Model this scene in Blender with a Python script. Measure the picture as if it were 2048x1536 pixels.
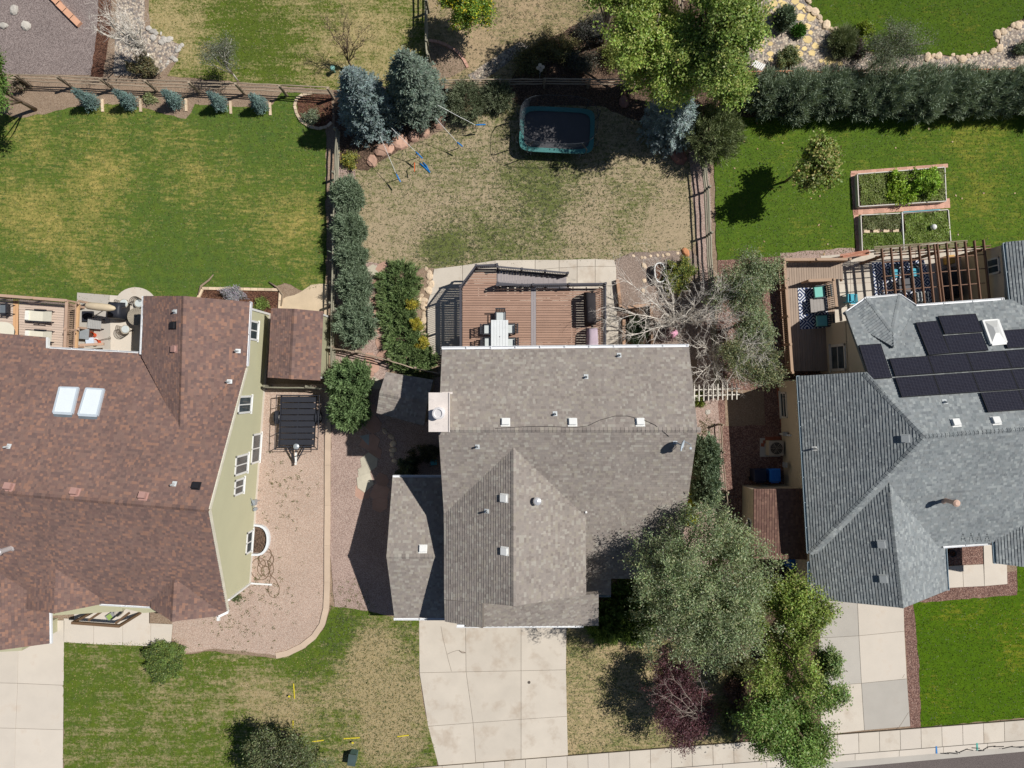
import bpy, math, random
import numpy as np
from mathutils import Vector, Matrix
random.seed(7)
rng = np.random.default_rng(7)
scene = bpy.context.scene
for o in list(bpy.data.objects):
    bpy.data.objects.remove(o)
COL = scene.collection
# ---------------------------------------------------------------- camera (drone, straight down)
H, F = 42.0, 1422.0                      # flying height in metres, focal length in photo pixels (2048 wide)
cd = bpy.data.cameras.new('camera'); cd.sensor_width = 36.0; cd.lens = 36.0 * F / 2048.0
cd.clip_start = 0.5; cd.clip_end = 2000
cam = bpy.data.objects.new('camera', cd); cam.location = (0, 0, H); COL.objects.link(cam)
scene.camera = cam
# ---------------------------------------------------------------- sky and sun
SUN_EL, SUN_AZ = math.radians(54.5), math.radians(70.9)      # azimuth clockwise from +Y
w = bpy.data.worlds.new('World'); scene.world = w; w.use_nodes = True
nt = w.node_tree; nt.nodes.clear()
sk = nt.nodes.new('ShaderNodeTexSky'); sk.sky_type = 'NISHITA'; sk.sun_disc = False
sk.sun_elevation = SUN_EL; sk.sun_rotation = SUN_AZ; sk.altitude = 1800
bg = nt.nodes.new('ShaderNodeBackground'); bg.inputs[1].default_value = 0.05
wo = nt.nodes.new('ShaderNodeOutputWorld')
nt.links.new(sk.outputs[0], bg.inputs[0]); nt.links.new(bg.outputs[0], wo.inputs[0])
sl = bpy.data.lights.new('sun', 'SUN'); sl.energy = 4.2; sl.angle = math.radians(0.53); sl.color = (1.0, 0.965, 0.915)
so = bpy.data.objects.new('sun', sl); COL.objects.link(so); so.location = (30, 10, 60)
sd = Vector((-math.sin(SUN_AZ) * math.cos(SUN_EL), -math.cos(SUN_AZ) * math.cos(SUN_EL), -math.sin(SUN_EL)))
so.rotation_euler = sd.to_track_quat('-Z', 'Y').to_euler()
scene.view_settings.view_transform = 'Standard'; scene.view_settings.look = 'None'
scene.view_settings.exposure = 0.0; scene.view_settings.gamma = 1.0
scene.view_settings.use_curve_mapping = False
scene.render.engine = 'CYCLES'
scene.cycles.max_bounces = 5; scene.cycles.diffuse_bounces = 2; scene.cycles.glossy_bounces = 2
scene.cycles.transmission_bounces = 3; scene.cycles.transparent_max_bounces = 6
# ---------------------------------------------------------------- geometry helpers
def P(px, py, z=0.0):
    k = (H - z) / F
    return Vector(((px - 1024.0) * k, (768.0 - py) * k, z))
class Plane:
    def __init__(s, a, b, c):
        s.p = Vector(a); s.n = (Vector(b) - s.p).cross(Vector(c) - s.p).normalized()
        if s.n.z < 0: s.n = -s.n
    def ray(s, px, py, lift=0.0):
        o = Vector((0, 0, H)); d = P(px, py, 0) - o
        t = (s.p + s.n * lift - o).dot(s.n) / d.dot(s.n)
        return o + d * t
    def z(s, x, y):
        return s.p.z - (s.n.x * (x - s.p.x) + s.n.y * (y - s.p.y)) / s.n.z
WM = {}
def link(o, parent=None, world=None):
    world = world or Matrix.Identity(4)
    COL.objects.link(o)
    if parent is not None:
        o.parent = parent; o.matrix_parent_inverse = WM[parent.name].inverted()
    o.matrix_basis = world
    WM[o.name] = world
    return o
def tag(o, label=None, cat=None, group=None, kind=None):
    if label: o['label'] = label
    if cat: o['category'] = cat
    if group: o['group'] = group
    if kind: o['kind'] = kind
    return o
def thing(name, label, cat, loc=(0, 0, 0), group=None):
    o = bpy.data.objects.new(name, None); o.empty_display_size = 0.2
    link(o, None, Matrix.Translation(Vector(loc)))
    return tag(o, label, cat, group)
class MB:
    def __init__(s): s.v = []; s.f = []; s.c = []
    def quad(s, pts, col=None):
        i = len(s.v); s.v += [tuple(p) for p in pts]; s.f.append(tuple(range(i, i + len(pts)))); s.c.append(col)
    def add(s, vs, fs, col=None):
        i = len(s.v); s.v += [tuple(p) for p in vs]
        for f in fs: s.f.append(tuple(i + k for k in f)); s.c.append(col)
    def hexa(s, b, t, col=None):          # bottom and top rings, same count
        n = len(b)
        fs = [tuple(reversed(range(n))), tuple(range(n, 2 * n))] + [(k, (k + 1) % n, n + (k + 1) % n, n + k) for k in range(n)]
        s.add(list(b) + list(t), fs, col)
    def prism(s, poly, z0, z1, col=None):
        poly = [(p[0], p[1]) for p in poly]
        ar = sum(poly[i][0] * poly[(i + 1) % len(poly)][1] - poly[(i + 1) % len(poly)][0] * poly[i][1] for i in range(len(poly)))
        if ar < 0: poly = poly[::-1]
        s.hexa([(x, y, z0) for x, y in poly], [(x, y, z1) for x, y in poly], col)
    def box(s, c, d, rz=0.0, col=None):
        cx, cy, cz = c; a, b, h = d[0] / 2, d[1] / 2, d[2] / 2
        co, si = math.cos(rz), math.sin(rz)
        pl = [(cx + x * co - y * si, cy + x * si + y * co) for x, y in ((-a, -b), (a, -b), (a, b), (-a, b))]
        s.prism(pl, cz - h, cz + h, col)
    def beam(s, p, q, wd, ht, col=None):   # rectangular bar, wd sideways, ht upwards
        p, q = Vector(p), Vector(q); d = (q - p).normalized()
        up = Vector((0, 0, 1)) if abs(d.z) < 0.95 else Vector((0, 1, 0))
        sx = d.cross(up).normalized() * wd / 2; u = sx.cross(d).normalized() * ht / 2
        s.hexa([p - sx - u, p + sx - u, p + sx + u, p - sx + u], [q - sx - u, q + sx - u, q + sx + u, q - sx + u], col)
    def tube(s, pts, rad, n=6, col=None):
        pts = [Vector(p) for p in pts]
        if not hasattr(rad, '__len__'): rad = [rad] * len(pts)
        i0 = len(s.v); prev = None
        for k, p in enumerate(pts):
            d = (pts[min(k + 1, len(pts) - 1)] - pts[max(k - 1, 0)]).normalized()
            a = d.orthogonal().normalized() if prev is None else (prev - d * prev.dot(d)).normalized()
            prev = a; b = d.cross(a)
            for j in range(n):
                t = 2 * math.pi * j / n
                s.v.append(tuple(p + (a * math.cos(t) + b * math.sin(t)) * rad[k]))
        m = len(pts)
        for k in range(m - 1):
            for j in range(n):
                s.f.append((i0 + k * n + j, i0 + k * n + (j + 1) % n, i0 + (k + 1) * n + (j + 1) % n, i0 + (k + 1) * n + j)); s.c.append(col)
        s.f.append(tuple(i0 + j for j in reversed(range(n)))); s.c.append(col)
        s.f.append(tuple(i0 + (m - 1) * n + j for j in range(n))); s.c.append(col)
    def cyl(s, b, r, h, n=14, col=None, r2=None):
        r2 = r if r2 is None else r2; b = Vector(b)
        s.hexa([b + Vector((r * math.cos(2 * math.pi * k / n), r * math.sin(2 * math.pi * k / n), 0)) for k in range(n)],
               [b + Vector((r2 * math.cos(2 * math.pi * k / n), r2 * math.sin(2 * math.pi * k / n), h)) for k in range(n)], col)
    def lathe(s, b, prof, n=16, col=None):  # profile (r, z)
        b = Vector(b); i0 = len(s.v)
        for r, z in prof:
            for k in range(n): s.v.append((b.x + r * math.cos(2 * math.pi * k / n), b.y + r * math.sin(2 * math.pi * k / n), b.z + z))
        for m in range(len(prof) - 1):
            for k in range(n):
                s.f.append((i0 + m * n + k, i0 + m * n + (k + 1) % n, i0 + (m + 1) * n + (k + 1) % n, i0 + (m + 1) * n + k)); s.c.append(col)
    def rock(s, c, r, col=None, flat=0.6, sd=None):
        rr = random.Random(sd if sd is not None else random.random())
        st = [(1, 0, -.45), (0, 0, 0)]; n = 8; i0 = len(s.v)
        rings = [(0.72, -0.5), (1.0, -0.1), (0.86, 0.38), (0.5, 0.62)]
        el = rr.uniform(0.75, 1.3); a0 = rr.uniform(0, 6)
        for q, (rad, zz) in enumerate(rings):
            for k in range(n):
                t = 2 * math.pi * k / n; j = rr.uniform(0.84, 1.14)
                x, y = math.cos(t) * rad * el * j * r, math.sin(t) * rad / el * j * r
                s.v.append((c[0] + x * math.cos(a0) - y * math.sin(a0), c[1] + x * math.sin(a0) + y * math.cos(a0), c[2] + (zz + rr.uniform(-.08, .08)) * flat * r))
        for q in range(3):
            for k in range(n):
                s.f.append((i0 + q * n + k, i0 + q * n + (k + 1) % n, i0 + (q + 1) * n + (k + 1) % n, i0 + (q + 1) * n + k)); s.c.append(col)
        s.f.append(tuple(i0 + 3 * n + k for k in range(n))); s.c.append(col)
        s.f.append(tuple(i0 + k for k in reversed(range(n)))); s.c.append(col)
    def mesh(s, name, mat=None, smooth=False):
        me = bpy.data.meshes.new(name); me.from_pydata(s.v, [], s.f)
        if any(c is not None for c in s.c):
            ca = me.color_attributes.new('Col', 'FLOAT_COLOR', 'CORNER')
            arr = []
            for f, c in zip(s.f, s.c):
                c = c or (0.5, 0.5, 0.5); arr += [c[0], c[1], c[2], 1.0] * len(f)
            ca.data.foreach_set('color', arr)
        if smooth: me.polygons.foreach_set('use_smooth', [True] * len(me.polygons))
        if mat: me.materials.append(mat)
        me.update()
        return me
    def build(s, name, mat, parent=None, smooth=False, kind=None, label=None):
        o = bpy.data.objects.new(name, s.mesh(name, mat, smooth)); link(o, parent)
        if kind: o['kind'] = kind
        if label: o['label'] = label
        return o
def place(name, me, parent, world):
    return link(bpy.data.objects.new(name, me), parent, world)
def np_mesh(name, verts, nper, cols, mat):
    n = len(verts); nf = n // nper
    me = bpy.data.meshes.new(name)
    me.vertices.add(n); me.vertices.foreach_set('co', verts.astype(np.float32).ravel())
    me.loops.add(n); me.loops.foreach_set('vertex_index', np.arange(n, dtype=np.int32))
    me.polygons.add(nf); me.polygons.foreach_set('loop_start', np.arange(0, n, nper, dtype=np.int32))
    try: me.polygons.foreach_set('loop_total', np.full(nf, nper, dtype=np.int32))
    except Exception: pass
    ca = me.color_attributes.new('Col', 'FLOAT_COLOR', 'POINT')
    c4 = np.ones((n, 4), np.float32); c4[:, :3] = np.repeat(cols, nper, axis=0)
    ca.data.foreach_set('color', c4.ravel())
    me.materials.append(mat); me.update(calc_edges=True)
    return me
def unit(a): return a / np.maximum(np.linalg.norm(a, axis=1, keepdims=True), 1e-6)
def blades(base, d, L, W, cols, flat=0.0, nrm=None):
    """leaf shaped quads: base (n,3), direction (n,3), length, width -> verts (4n,3)"""
    n = len(base); d = unit(d)
    r = rng.normal(size=(n, 3)); r[:, 2] *= (1 - flat)
    if flat > 0: r = np.cross(d, np.array([0, 0, 1.0]))[:, :] * flat * 1.5 + r * 0.5
    sd_ = unit(np.cross(d, np.cross(d, r) + 1e-4)) if nrm is None else unit(np.cross(d, nrm + r * 0.55) + 1e-5)
    L = np.broadcast_to(np.asarray(L, float).reshape(-1, 1), (n, 1)); W = np.broadcast_to(np.asarray(W, float).reshape(-1, 1), (n, 1))
    v = np.empty((n, 4, 3)); v[:, 0] = base; v[:, 1] = base + d * L * .45 + sd_ * W * .5
    v[:, 2] = base + d * L; v[:, 3] = base + d * L * .45 - sd_ * W * .5
    return v.reshape(-1, 3)
# ---------------------------------------------------------------- materials
MATS = {}
def srgb(r, g, b):
    return tuple((c / 255 / 12.92) if c <= 10 else ((c / 255 + 0.055) / 1.055) ** 2.4 for c in (r, g, b))
def base_mat(name):
    m = bpy.data.materials.new(name); m.use_nodes = True; t = m.node_tree
    return m, t, t.nodes['Principled BSDF']
def N(t, kind, **kw):
    n = t.nodes.new(kind)
    for k, v in kw.items():
        if isinstance(k, str) and hasattr(n, k): setattr(n, k, v)
    return n
def noise(t, vec, scale, detail=4, rough=0.55):
    n = t.nodes.new('ShaderNodeTexNoise'); n.inputs['Scale'].default_value = scale
    n.inputs['Detail'].default_value = detail; n.inputs['Roughness'].default_value = rough
    t.links.new(vec, n.inputs['Vector']); return n.outputs['Fac']
def mrange(t, val, a, b, c, d):
    n = t.nodes.new('ShaderNodeMapRange'); t.links.new(val, n.inputs[0])
    for i, x in enumerate((a, b, c, d)): n.inputs[i + 1].default_value = x
    return n.outputs[0]
def math_(t, op, a, b):
    n = t.nodes.new('ShaderNodeMath'); n.operation = op
    for i, x in enumerate((a, b)):
        if isinstance(x, (int, float)): n.inputs[i].default_value = x
        else: t.links.new(x, n.inputs[i])
    return n.outputs[0]
def mixc(t, fac, a, b, mode='MIX'):
    n = t.nodes.new('ShaderNodeMix'); n.data_type = 'RGBA'; n.blend_type = mode
    for i, x in ((0, fac), (6, a), (7, b)):
        if isinstance(x, (int, float)): n.inputs[i].default_value = x
        elif isinstance(x, tuple): n.inputs[i].default_value = (x[0], x[1], x[2], 1)
        else: t.links.new(x, n.inputs[i])
    return n.outputs[2]
def scalec(t, col, fac):
    n = t.nodes.new('ShaderNodeVectorMath'); n.operation = 'SCALE'
    if isinstance(col, tuple): n.inputs[0].default_value = col[:3]
    else: t.links.new(col, n.inputs[0])
    t.links.new(fac, n.inputs['Scale']); return n.outputs[0]
def bump(t, b, h, strength=0.4, dist=0.02):
    n = t.nodes.new('ShaderNodeBump'); n.inputs['Strength'].default_value = strength; n.inputs['Distance'].default_value = dist
    t.links.new(h, n.inputs['Height']); t.links.new(n.outputs[0], b.inputs['Normal'])
def coords(t): return t.nodes.new('ShaderNodeTexCoord').outputs['Object']
def mat(name, col=(0.5, 0.5, 0.5), rough=0.75, var=0.12, scale=3.0, fine=0.08, fscale=45.0, attr=False, metal=0.0, spec=0.3, bmp=0.0, stain=None, rnd=0.0):
    if name in MATS: return MATS[name]
    m, t, b = base_mat(name); co = coords(t)
    if attr:
        a = t.nodes.new('ShaderNodeAttribute'); a.attribute_name = 'Col'; c = a.outputs['Color']
    else: c = col
    f1 = mrange(t, noise(t, co, scale, 5), 0.25, 0.75, 1 - var, 1 + var)
    f2 = mrange(t, noise(t, co, fscale, 3), 0.25, 0.75, 1 - fine, 1 + fine)
    f = math_(t, 'MULTIPLY', f1, f2)
    if rnd:
        oi = t.nodes.new('ShaderNodeObjectInfo')
        f = math_(t, 'MULTIPLY', f, mrange(t, oi.outputs['Random'], 0, 1, 1 - rnd, 1 + rnd))
    c2 = scalec(t, c, f)
    if stain:
        sf = mrange(t, noise(t, co, stain[1], 6, 0.65), stain[2], stain[2] + 0.16, 0, stain[3])
        c2 = mixc(t, sf, c2, stain[0])
    t.links.new(c2, b.inputs['Base Color'])
    b.inputs['Roughness'].default_value = rough; b.inputs['Metallic'].default_value = metal
    b.inputs['Specular IOR Level'].default_value = spec
    if bmp: bump(t, b, noise(t, co, fscale, 3), bmp, 0.01)
    MATS[name] = m; return m
def leaf_mat(name='leaf', trans=0.3):
    if name in MATS: return MATS[name]
    m, t, b = base_mat(name); t.nodes.remove(b)
    a = t.nodes.new('ShaderNodeAttribute'); a.attribute_name = 'Col'
    d = t.nodes.new('ShaderNodeBsdfDiffuse'); tr = t.nodes.new('ShaderNodeBsdfTranslucent'); g = t.nodes.new('ShaderNodeBsdfGlossy')
    g.inputs['Roughness'].default_value = 0.45; g.inputs['Color'].default_value = (1, 1, 1, 1)
    t.links.new(a.outputs['Color'], d.inputs['Color'])
    t.links.new(mixc(t, 1.0, a.outputs['Color'], (1.15, 1.1, 0.6), 'MULTIPLY'), tr.inputs['Color'])
    mx = t.nodes.new('ShaderNodeMixShader'); mx.inputs[0].default_value = trans
    t.links.new(d.outputs[0], mx.inputs[1]); t.links.new(tr.outputs[0], mx.inputs[2])
    m2 = t.nodes.new('ShaderNodeMixShader'); m2.inputs[0].default_value = 0.02
    t.links.new(mx.outputs[0], m2.inputs[1]); t.links.new(g.outputs[0], m2.inputs[2])
    t.links.new(m2.outputs[0], t.nodes['Material Output'].inputs[0])
    MATS[name] = m; return m
def blob_field(t, co, blobs):
    """sum of soft round patches (px, py, radius px, weight) -> value"""
    acc = None
    for bx, by, r, wt in blobs:
        c = P(bx, by)
        d = t.nodes.new('ShaderNodeVectorMath'); d.operation = 'DISTANCE'; t.links.new(co, d.inputs[0]); d.inputs[1].default_value = (c.x, c.y, 0)
        n = t.nodes.new('ShaderNodeMapRange'); n.interpolation_type = 'SMOOTHSTEP'; t.links.new(d.outputs['Value'], n.inputs[0])
        for i, x in enumerate((0.0, r / 33.86, wt, 0.0)): n.inputs[i + 1].default_value = x
        acc = n.outputs[0] if acc is None else math_(t, 'ADD', acc, n.outputs[0])
    return acc
def lawn_mat(name, green, green2, dry, dryness=0.3, mott=9.0, blobs=(), stripe=None, contrast=0.22, broad=0.35, streak=0.0):
    m, t, b = base_mat(name); co = coords(t)
    n1 = noise(t, co, broad, 4, 0.6); n2 = noise(t, co, mott, 4, 0.7); n3 = noise(t, co, 38.0, 3, 0.7); n4 = noise(t, co, 1.6, 5, 0.65)
    v = math_(t, 'ADD', mrange(t, n1, 0.3, 0.7, -0.25, 0.25), mrange(t, n2, 0.3, 0.7, -contrast, contrast))
    v = math_(t, 'ADD', v, mrange(t, n4, 0.3, 0.7, -0.2, 0.2)); v = math_(t, 'ADD', v, dryness)
    mp = t.nodes.new('ShaderNodeMapping'); mp.inputs['Scale'].default_value = (0.7, 4.2, 1); mp.inputs['Rotation'].default_value = (0, 0, streak); t.links.new(co, mp.inputs['Vector'])
    n5 = noise(t, mp.outputs[0], 1.5, 6, 0.7); v = math_(t, 'ADD', v, mrange(t, n5, 0.3, 0.7, -0.32, 0.32))      # mower and rake streaks
    n6 = noise(t, co, 4.0, 5, 0.75); v = math_(t, 'ADD', v, mrange(t, n6, 0.3, 0.7, -0.14, 0.14))
    bf = blob_field(t, co, blobs) if blobs else None
    if bf is not None: v = math_(t, 'ADD', v, bf)
    if stripe:                                     # mowing bands
        wv = t.nodes.new('ShaderNodeTexWave'); wv.bands_direction = 'Y'; wv.inputs['Scale'].default_value = stripe[0]
        wv.inputs['Distortion'].default_value = 2.5; wv.inputs['Detail'].default_value = 2; t.links.new(co, wv.inputs['Vector'])
        v = math_(t, 'ADD', v, mrange(t, wv.outputs['Fac'], 0, 1, -stripe[1], stripe[1]))
    g = mixc(t, mrange(t, n4, 0.35, 0.65, 0, 1), green, green2)
    c = mixc(t, mrange(t, v, 0.2, 0.85, 0, 1), g, dry)
    c = scalec(t, c, mrange(t, n3, 0.25, 0.75, 0.7, 1.3)); c = scalec(t, c, mrange(t, n6, 0.25, 0.75, 0.82, 1.18))
    t.links.new(c, b.inputs['Base Color']); b.inputs['Roughness'].default_value = 0.95; b.inputs['Specular IOR Level'].default_value = 0.1
    bump(t, b, n3, 0.7, 0.03)
    return m
def gravel_mat(name, cols, scale=22.0, var=0.2, broad=0.6, bs=0.8):
    m, t, b = base_mat(name); co = coords(t)
    vo = t.nodes.new('ShaderNodeTexVoronoi'); vo.inputs['Scale'].default_value = scale; t.links.new(co, vo.inputs['Vector'])
    sep = t.nodes.new('ShaderNodeSeparateColor'); t.links.new(vo.outputs['Color'], sep.inputs[0])
    r = t.nodes.new('ShaderNodeValToRGB'); r.color_ramp.interpolation = 'CONSTANT'
    el = r.color_ramp.elements
    while len(el) < len(cols): el.new(0.5)
    for i, c in enumerate(cols):
        el[i].position = i / len(cols); el[i].color = (c[0], c[1], c[2], 1)
    t.links.new(sep.outputs[0], r.inputs[0])
    f = mrange(t, noise(t, co, broad, 5, 0.6), 0.25, 0.75, 1 - var, 1 + var)
    f = math_(t, 'MULTIPLY', f, mrange(t, vo.outputs['Distance'], 0.0, 0.7, 1.12, 0.62))
    t.links.new(scalec(t, r.outputs[0], f), b.inputs['Base Color'])
    b.inputs['Roughness'].default_value = 0.9; b.inputs['Specular IOR Level'].default_value = 0.2
    bump(t, b, mrange(t, vo.outputs['Distance'], 0, 0.8, 1, 0), bs, 0.03)
    return m
def inside(poly, x, y):
    """vectorised point in polygon; poly list of (x,y)"""
    r = np.zeros(len(x), bool); n = len(poly); j = n - 1
    for i in range(n):
        xi, yi = poly[i][0], poly[i][1]; xj, yj = poly[j][0], poly[j][1]
        c = ((yi > y) != (yj > y)) & (x < (xj - xi) * (y - yi) / ((yj - yi) if yj != yi else 1e-9) + xi)
        r ^= c; j = i
    return r
def outline(pts, jit=0.0, step=0.35):
    w_ = [P(*p) for p in pts]; out = []; rr = random.Random(len(pts) * 7 + int(abs(pts[0][0])))
    for i, a in enumerate(w_):
        b = w_[(i + 1) % len(w_)]; n = max(1, int((b - a).length / step)) if jit else 1
        for k in range(n):
            p = a.lerp(b, k / n)
            if jit and k: p = p + Vector((rr.uniform(-jit, jit), rr.uniform(-jit, jit), 0))
            out.append((p.x, p.y))
    return out
SHEETS = []
def _cross(a, b, c, d):
    def o(p, q, r): return (q[0] - p[0]) * (r[1] - p[1]) - (q[1] - p[1]) * (r[0] - p[0])
    return o(a, b, c) * o(a, b, d) < 0 and o(c, d, a) * o(c, d, b) < 0
def _overlap(p, q):
    if max(a[0] for a in p) < min(a[0] for a in q) or max(a[0] for a in q) < min(a[0] for a in p): return False
    if max(a[1] for a in p) < min(a[1] for a in q) or max(a[1] for a in q) < min(a[1] for a in p): return False
    A, B = np.array(p, float), np.array(q, float)
    if inside(q, A[:, 0], A[:, 1]).any() or inside(p, B[:, 0], B[:, 1]).any(): return True
    return any(_cross(p[i - 1], p[i], q[j - 1], q[j]) for i in range(len(p)) for j in range(len(q)))
def grow(pts, d=6):
    cx = sum(p[0] for p in pts) / len(pts); cy = sum(p[1] for p in pts) / len(pts)
    return [(p[0] + math.copysign(d, p[0] - cx), p[1] + math.copysign(d, p[1] - cy)) for p in pts]
o_z = {}
def sheet(name, pts, m, jit=0.0, kind='structure', parent=None, step=0.35):
    """flat ground sheet, laid 4 mm above whatever earlier sheet it overlaps"""
    gp = grow(pts)
    lv = 1 + max([l for q, l in SHEETS if _overlap(gp, q)], default=0)
    SHEETS.append((gp, lv)); z = 0.004 * lv
    mb = MB(); ol = outline(pts, jit, step); mb.quad([(x, y, z) for x, y in ol])
    o = mb.build(name, m, parent)
    if o.data.polygons[0].normal.z < 0: o.data.flip_normals()
    if kind and parent is None: o['kind'] = kind
    o_z[o.name] = z
    return o, ol, z
# ================================================================ GROUND
m_dirt = gravel_mat('dirt', [srgb(168, 145, 122), srgb(155, 132, 112), srgb(180, 158, 136)], 30, 0.18, 0.5, 0.3)
m_gravel_mauve = gravel_mat('gravel_mauve', [srgb(168, 152, 146), srgb(150, 136, 131), srgb(178, 164, 158), srgb(136, 122, 118)], 26, 0.1, 0.7, 0.6)
m_gravel_pink = gravel_mat('gravel_pink', [srgb(215, 190, 171), srgb(208, 181, 163), srgb(221, 200, 183), srgb(199, 171, 153)], 30, 0.08, 0.5, 0.35)
m_gravel_rose = gravel_mat('gravel_rose', [srgb(202, 176, 162), srgb(188, 162, 150), srgb(211, 188, 175), srgb(176, 150, 139)], 28, 0.1, 0.6, 0.5)
m_gravel_brown = gravel_mat('gravel_brown', [srgb(158, 122, 108), srgb(138, 106, 96), srgb(178, 146, 132), srgb(122, 92, 84)], 20, 0.15, 0.7)
m_gravel_river = gravel_mat('gravel_river', [srgb(200, 184, 166), srgb(150, 142, 136), srgb(222, 206, 184), srgb(176, 160, 146)], 9, 0.12, 0.9)
m_mulch = gravel_mat('mulch', [srgb(122, 84, 66), srgb(98, 66, 54), srgb(140, 104, 84), srgb(84, 60, 50)], 24, 0.2, 0.8)
m_mulch_dark = gravel_mat('mulch_dark', [srgb(120, 96, 80), srgb(98, 80, 68), srgb(140, 116, 98), srgb(84, 70, 58)], 24, 0.25, 0.7)
G1, G2 = srgb(84, 110, 40), srgb(66, 98, 40)
DRY = srgb(166, 148, 106); TAN = srgb(176, 156, 126)
m_lawn_w = lawn_mat('lawn_west', srgb(95, 114, 45), srgb(78, 103, 47), srgb(169, 154, 88), 0.16, 7, [(110, 420, 210, .4), (300, 300, 190, .2), (550, 450, 150, .3), (420, 400, 120, .12), (230, 520, 120, .12), (560, 250, 120, -.15), (60, 250, 120, .2), (360, 560, 200, -.2)], None, 0.2, 0.35, 0.5)
m_lawn_nw = lawn_mat('lawn_north_west', srgb(92, 108, 38), srgb(82, 98, 40), srgb(172, 156, 112), 0.32, 8, [(330, 60, 120, .45), (720, 90, 180, .4), (520, 120, 120, -.3), (450, 40, 110, -.2)], (0.34, .07), 0.26)
m_lawn_c = lawn_mat('lawn_dry', srgb(107, 114, 66), srgb(97, 106, 58), srgb(172, 155, 127), 0.64, 11, [(1085, 360, 120, -.5), (885, 495, 60, -.9), (960, 500, 120, -.3), (1060, 490, 110, -.25), (1190, 440, 100, .1), (760, 470, 130, .25), (1340, 470, 110, .35)], None, 0.42)
m_lawn_n = lawn_mat('lawn_north_dry', srgb(121, 119, 79), srgb(112, 112, 73), srgb(175, 153, 122), 0.6, 11, [(930, 80, 80, .3)], None, 0.35)
m_lawn_e = lawn_mat('lawn_east', srgb(89, 113, 35), srgb(76, 102, 35), srgb(140, 138, 58), 0.1, 7, [(1960, 330, 220, .3), (1600, 430, 120, .12), (1480, 470, 120, -.1)], None, 0.16)
m_lawn_ne = lawn_mat('lawn_north_east', srgb(82, 105, 29), srgb(69, 94, 29), srgb(126, 124, 48), 0.06, 7, [], None, 0.14)
m_lawn_fw = lawn_mat('lawn_front_west', srgb(95, 112, 38), srgb(81, 102, 40), srgb(166, 150, 114), 0.34, 7, [(180, 1330, 160, -.25), (560, 1420, 140, .4), (740, 1290, 70, .75), (720, 1380, 90, .5), (790, 1370, 130, .6), (800, 1480, 110, .5), (680, 1265, 70, -.6), (180, 1470, 170, -.1), (600, 1330, 80, -.35), (760, 1480, 110, .3)], (0.42, .07), 0.3)
m_lawn_fc = lawn_mat('lawn_front_dry', srgb(118, 122, 74), srgb(107, 113, 63), srgb(181, 160, 124), 0.62, 11, [(1150, 1400, 90, .1), (1150, 1290, 40, -.4)], None, 0.4)
m_lawn_fe = lawn_mat('lawn_front_east', srgb(83, 112, 19), srgb(71, 100, 19), srgb(148, 141, 50), 0.06, 7, [(2048, 1250, 90, .25), (2020, 1300, 60, .3), (1900, 1230, 60, .15)], None, 0.12)
m_concrete = mat('concrete', srgb(206, 196, 181), 0.85, 0.07, 0.8, 0.05, 60, bmp=0.15, stain=(srgb(176, 158, 138), 0.7, 0.52, 0.6), rnd=0.06)
m_concrete_grey = mat('concrete_grey', srgb(186, 180, 170), 0.85, 0.06, 0.8, 0.05, 60, bmp=0.15, stain=(srgb(176, 166, 154), 0.9, 0.58, 0.5), rnd=0.05)
m_concrete_warm = mat('concrete_warm', srgb(212, 202, 188), 0.85, 0.06, 0.8, 0.06, 60, bmp=0.15, rnd=0.05, stain=(srgb(196, 178, 158), 0.8, 0.56, 0.5))
m_joint = mat('joint', srgb(112, 102, 90), 0.95)
m_asphalt = gravel_mat('asphalt', [srgb(122, 112, 108), srgb(110, 102, 99), srgb(132, 122, 118)], 60, 0.08, 0.6, 0.3)
m_stone_pink = mat('stone_pink', srgb(188, 152, 132), 0.9, 0.22, 2.0, 0.12, 25, bmp=0.4, rnd=0.18)
m_stone_cream = mat('stone_cream', srgb(214, 192, 164), 0.9, 0.16, 2.5, 0.12, 25, bmp=0.4, rnd=0.2)
m_stone_grey = mat('stone_grey', srgb(186, 180, 170), 0.9, 0.16, 2.5, 0.12, 25, bmp=0.4, rnd=0.2)
m_stone_yellow = mat('stone_yellow', srgb(232, 206, 148), 0.9, 0.12, 3.0, 0.08, 25, bmp=0.3, rnd=0.12)
m_flag = mat('flagstone', srgb(186, 150, 132), 0.9, 0.14, 1.4, 0.08, 25, bmp=0.3, rnd=0.15)
m_flag_pale = mat('flagstone_pale', srgb(200, 192, 172), 0.9, 0.1, 2.4, 0.08, 25, bmp=0.3, rnd=0.1)
m_brick_pink = mat('paver_pink', srgb(202, 158, 138), 0.9, 0.1, 3, 0.08, 40, rnd=0.14)

gmb = MB(); gmb.box((0, 0, -0.15), (320, 320, 0.3)); g = gmb.build('ground', m_dirt); g['kind'] = 'structure'
LAWN = {}
def lawn(name, pts, m, jit=0.06):
    o, ol, z = sheet(name, pts, m, jit); LAWN[o.name] = (ol, z); return o
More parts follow.
